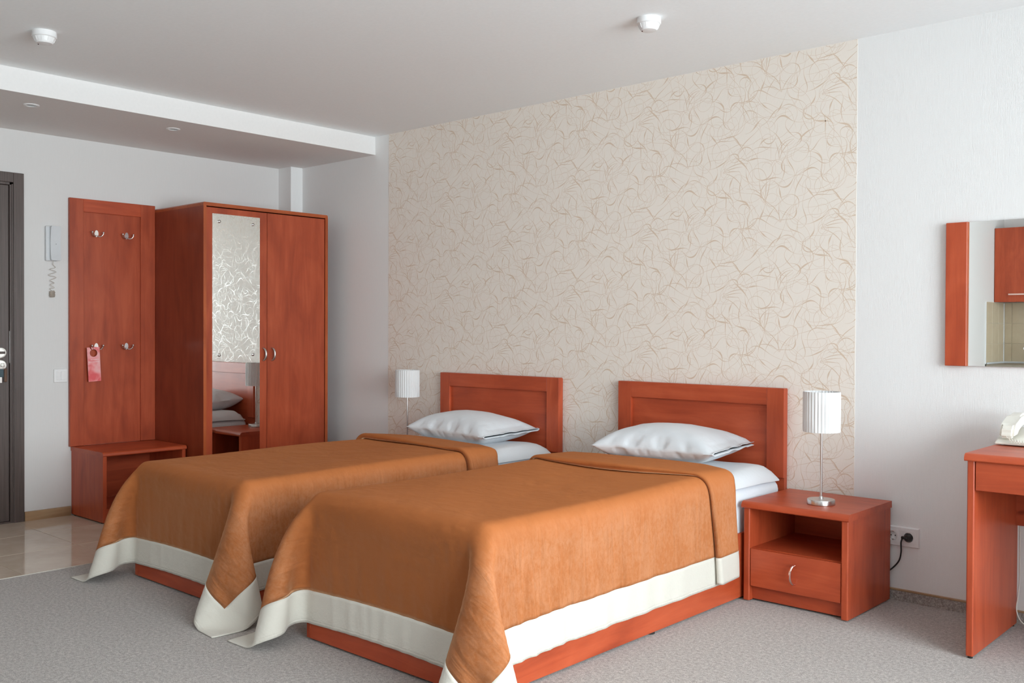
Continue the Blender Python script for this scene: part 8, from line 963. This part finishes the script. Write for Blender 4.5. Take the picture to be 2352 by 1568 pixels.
# ------------------------------------------------------------------ desk corner
dk = thing('desk', 'cherry wood desk with a shallow drawer under the wall mirror at the right', 'desk', (-.6, 4.1, 0))
DX0, DX1, DYF, DYB = -1.168, -.05, 3.79, 4.405
bm = BM(); prism(bm, round_top_prof(DYF, DYB, .740, .768, .020), DX0, DX1, 0); shade(obj('desk_top', bm, W_X, dk), 30)
for a, b in ((-1.162, -1.136), (DX1-.032, DX1-.006)):
    bm = BM(); r = .004; y0 = 3.808
    prism(bm, [(a, y0+r), (a+r, y0), (b-r, y0), (b, y0+r), (b, 4.38), (a, 4.38)], .010, .740, 2); obj('leg_panel', bm, W_Z, dk)
    for yy in (3.822, 4.36): bm = BM(); lathe(bm, [(.009, 0), (.009, .012)], ((a+b)/2, yy, 0), 12); obj('glide', bm, DARK, dk)
dw = obj('drawer', bx(-1.133, -.612, 3.810, 3.828, .631, .738, .0015, 1), W_X, dk)
dw2 = obj('drawer', bx(-.608, DX1-.034, 3.810, 3.828, .631, .738, .0015, 1), W_X, dk)
for d_, xc in ((dw, -.872), (dw2, -.346)):
    bm = BM(); tube(bm, [(xc-.042*math.cos(PI*k/14), 3.808-.026*math.sin(PI*k/14)**.8, .684) for k in range(15)], .005, 10); shade(obj('handle', bm, PINKH, d_), 60)
bm = BM(); box(bm, -1.13, -1.118, 3.828, 4.30, .635, .72); box(bm, DX1-.05, DX1-.038, 3.828, 4.30, .635, .72); box(bm, -1.118, DX1-.05, 3.828, 4.30, .635, .641); obj('drawer_box', bm, W_DK, dk)
mp_ = obj('modesty_panel', bx(-1.136, DX1-.032, 4.355, 4.371, .421, .740), W_X, dk)
bm = BM(); lathe(bm, [(.004, 0), (.004, -.010), (.009, -.016), (.009, -.022), (.001, -.024)], (-1.092, 4.355, .477), 16, 'y'); shade(obj('knob', bm, PINKH, mp_))

ph = thing('telephone', 'cream desk telephone with its handset on the cradle at the desk corner', 'telephone', (-1.06, 4.27, .768))
bm = BM(); prism(bm, [(4.150, .772), (4.150, .780), (4.215, .798), (4.345, .830), (4.365, .826), (4.365, .772)], -1.166, -.965, 0)
bmesh.ops.bevel(bm, geom=list(bm.edges), offset=.005, segments=2, affect='EDGES'); shade(obj('phone_body', bm, CREAMP, ph))
for xx in (-1.145, -.975):
    for yy in (4.185, 4.35): obj('rubber_foot', lathe(BM(), [(.006, 0), (.006, .005)], (xx, yy, .768), 10), GREYP, ph)
# handset lies along the left side of the body, front to back
bm = BM(); prism(bm, [(4.160, .796), (4.162, .822), (4.172, .840), (4.195, .852), (4.27, .876), (4.325, .890), (4.352, .888), (4.368, .874), (4.372, .846), (4.335, .842), (4.318, .854), (4.29, .852), (4.235, .834), (4.212, .818), (4.205, .800)], -1.152, -1.098, 0)
bmesh.ops.bevel(bm, geom=list(bm.edges), offset=.014, segments=4, affect='EDGES', clamp_overlap=True)
shade(obj('handset', bm, CREAMP, ph), 60)
bm = BM(); pts = []
c0_, c1_ = Vector((-1.122, 4.158, .806)), Vector((-.94, 4.12, .776))
pts = [c0_, c0_+Vector((.006, -.012, -.006))]
for k in range(120):
    t = k/119; cpos = (c0_+Vector((.012, -.016, -.012)))*(1-t)+c1_*t; a = k*.9; pts.append(cpos+Vector((.0, .0065*math.cos(a), .0065*math.sin(a)+.001)))
tube(bm, pts, .0013, 5); shade(obj('coiled_cord', bm, CREAMP, ph), 80)
for i in range(3):
    for j in range(4): obj('key_button', box(BM(), -1.06+i*.026, -1.042+i*.026, 4.215+j*.026, 4.231+j*.026, .7985+j*.006, .8085+j*.006, .002, 1), GREYP, ph)
cb = BM(); tube(cb, catmull([(-1.128, 4.384, .46), (-1.127, 4.384, .25), (-1.128, 4.383, .17), (-1.128, 4.360, .115), (-1.128, 4.345, .075), (-1.115, 4.345, .035), (-1.085, 4.350, .012), (-1.03, 4.360, .004), (-.9, 4.37, .004), (-.7, 4.385, .004)], 8), .0026, 8)
o = obj('phone_cable', cb, plain('off_white_cable', (.70, .66, .60, 1), .4), loc=(-1.1, 4.37, .004)); shade(o, 80)
tag(o, 'thin white cable trailing down past the rear edge of the desk leg', 'cable')

# ------------------------------------------------------------------ kitchenette seen in the wall mirror
KX, KY = -2.99, YF
zz = [.90, 1.099, 1.309, 1.519]
ks = thing('kitchen_backsplash', 'narrow beige tiled backsplash on the side wall of the mirrored kitchen corner', 'backsplash', (KX, -1.8, .90), 'kitchen backsplashes')
obj('tile_bed', bx(KX, KX+.006, KY+.016, -1.50, .90, 1.522), KGROUT, ks)
k2 = thing('kitchen_backsplash', 'long beige tiled backsplash behind the kitchen faucet under the wall cabinet', 'backsplash', (-2.3, KY, .90), 'kitchen backsplashes')
obj('tile_bed', bx(KX+.001, -1.65, KY+.001, KY+.006, .90, 1.522), KGROUT, k2)
for a, b in zip(zz, zz[1:]):
    for y0, y1 in ((-2.082, -1.905), (-1.905, -1.695), (-1.695, -1.50)): obj('tile', bx(KX+.006, KX+.0105, y0+.0015, y1-.0015, a+.0015, b-.0015, .001, 1), KTILE, ks)
    xe = [-2.972]+[-2.902+.21*k for k in range(7)]
    for x0, x1 in zip(xe, xe[1:]): obj('tile', bx(x0+.0015, x1-.0015, KY+.006, KY+.0105, a+.0015, b-.0015, .001, 1), KTILE, k2)
obj('corner_strip', bx(KX+.002, KX+.016, KY+.006, KY+.015, .91, 1.519, .003), WHITEP, k2)
obj('edge_trim', bx(KX, KX+.012, -1.50, -1.492, .90, 1.524), WHITEP, ks)
kc = thing('kitchen_wall_cabinet', 'cherry wood kitchen wall cabinet with bar handles seen in the wall mirror', 'cabinet', (-2.4, KY, 1.521))
obj('cabinet_body', bx(KX+.002, -1.79, KY+.012, -1.79, 1.524, 2.272), W_DK, kc)
for a, b in ((KX+.004, -2.392), (-2.388, -1.792)):
    d_ = obj('door', bx(a, b, -1.789, -1.771, 1.523, 2.272, .0015, 1), W_Z, kc)
    bm = BM(); xc = (a+b)/2; box(bm, xc-.16, xc+.16, -1.752, -1.742, 1.590, 1.606, .003); box(bm, xc-.14, xc-.13, -1.771, -1.750, 1.593, 1.603); box(bm, xc+.13, xc+.14, -1.771, -1.750, 1.593, 1.603)
    obj('handle', bm, PINKH, d_)
kb_ = thing('kitchen_base_cabinet', 'cherry wood kitchen base cabinet under the grey worktop facing the beds', 'cabinet', (-2.3, KY+.3, 0))
obj('cabinet_body', bx(KX+.002, -1.60, KY+.012, -1.54, .08, .862), W_DK, kb_); obj('plinth', bx(KX+.002, -1.60, KY+.05, -1.60, 0, .08), W_DK, kb_)
for k in range(3):
    a = KX+.006+k*.461; d_ = obj('door', bx(a, a+.457, -1.539, -1.521, .085, .860, .0015, 1), W_Z, kb_)
    bm = BM(); box(bm, a+.10, a+.36, -1.503, -1.493, .79, .806, .003); box(bm, a+.12, a+.13, -1.521, -1.5, .793, .803); box(bm, a+.33, a+.34, -1.521, -1.5, .793, .803); obj('handle', bm, PINKH, d_)
kt = thing('kitchen_worktop', 'grey-brown kitchen worktop along the beige tiles, seen at the mirror bottom', 'worktop', (-2.3, KY+.3, .862))
bm = BM(); prism(bm, [(-p[0], p[1]) for p in round_top_prof(1.50, -(KY+.012), .863, .897, .012)], KX+.012, -1.60, 0); shade(obj('worktop_board', bm, KTOP, kt), 30)
bm = BM(); box(bm, KX+.012, -1.60, KY+.0110, KY+.030, .897, .915, .004); box(bm, KX+.0115, KX+.030, KY+.03, -1.51, .897, .915, .004); obj('edge_strip', bm, GREYP, kt)
fc = thing('kitchen_faucet', 'chrome kitchen faucet whose spout tip shows in the wall mirror', 'faucet', (-2.62, -1.92, .897))
bm = BM(); lathe(bm, [(.024, 0), (.024, .03), (.014, .04), (.014, .16)], (-2.58, -1.96, .897), 20); shade(obj('faucet_body', bm, CHROME, fc))
bm = BM(); tube(bm, catmull([(-2.58, -1.96, 1.05), (-2.60, -1.93, 1.075), (-2.66, -1.88, 1.078), (-2.715, -1.835, 1.068), (-2.722, -1.83, 1.045)], 5), .009, 10); shade(obj('spout', bm, CHROME, fc), 60)
bm = BM(); tube(bm, [(-2.58, -1.96, 1.055), (-2.58, -1.965, 1.09), (-2.55, -1.94, 1.11)], .006, 8); obj('lever', bm, CHROME, fc)
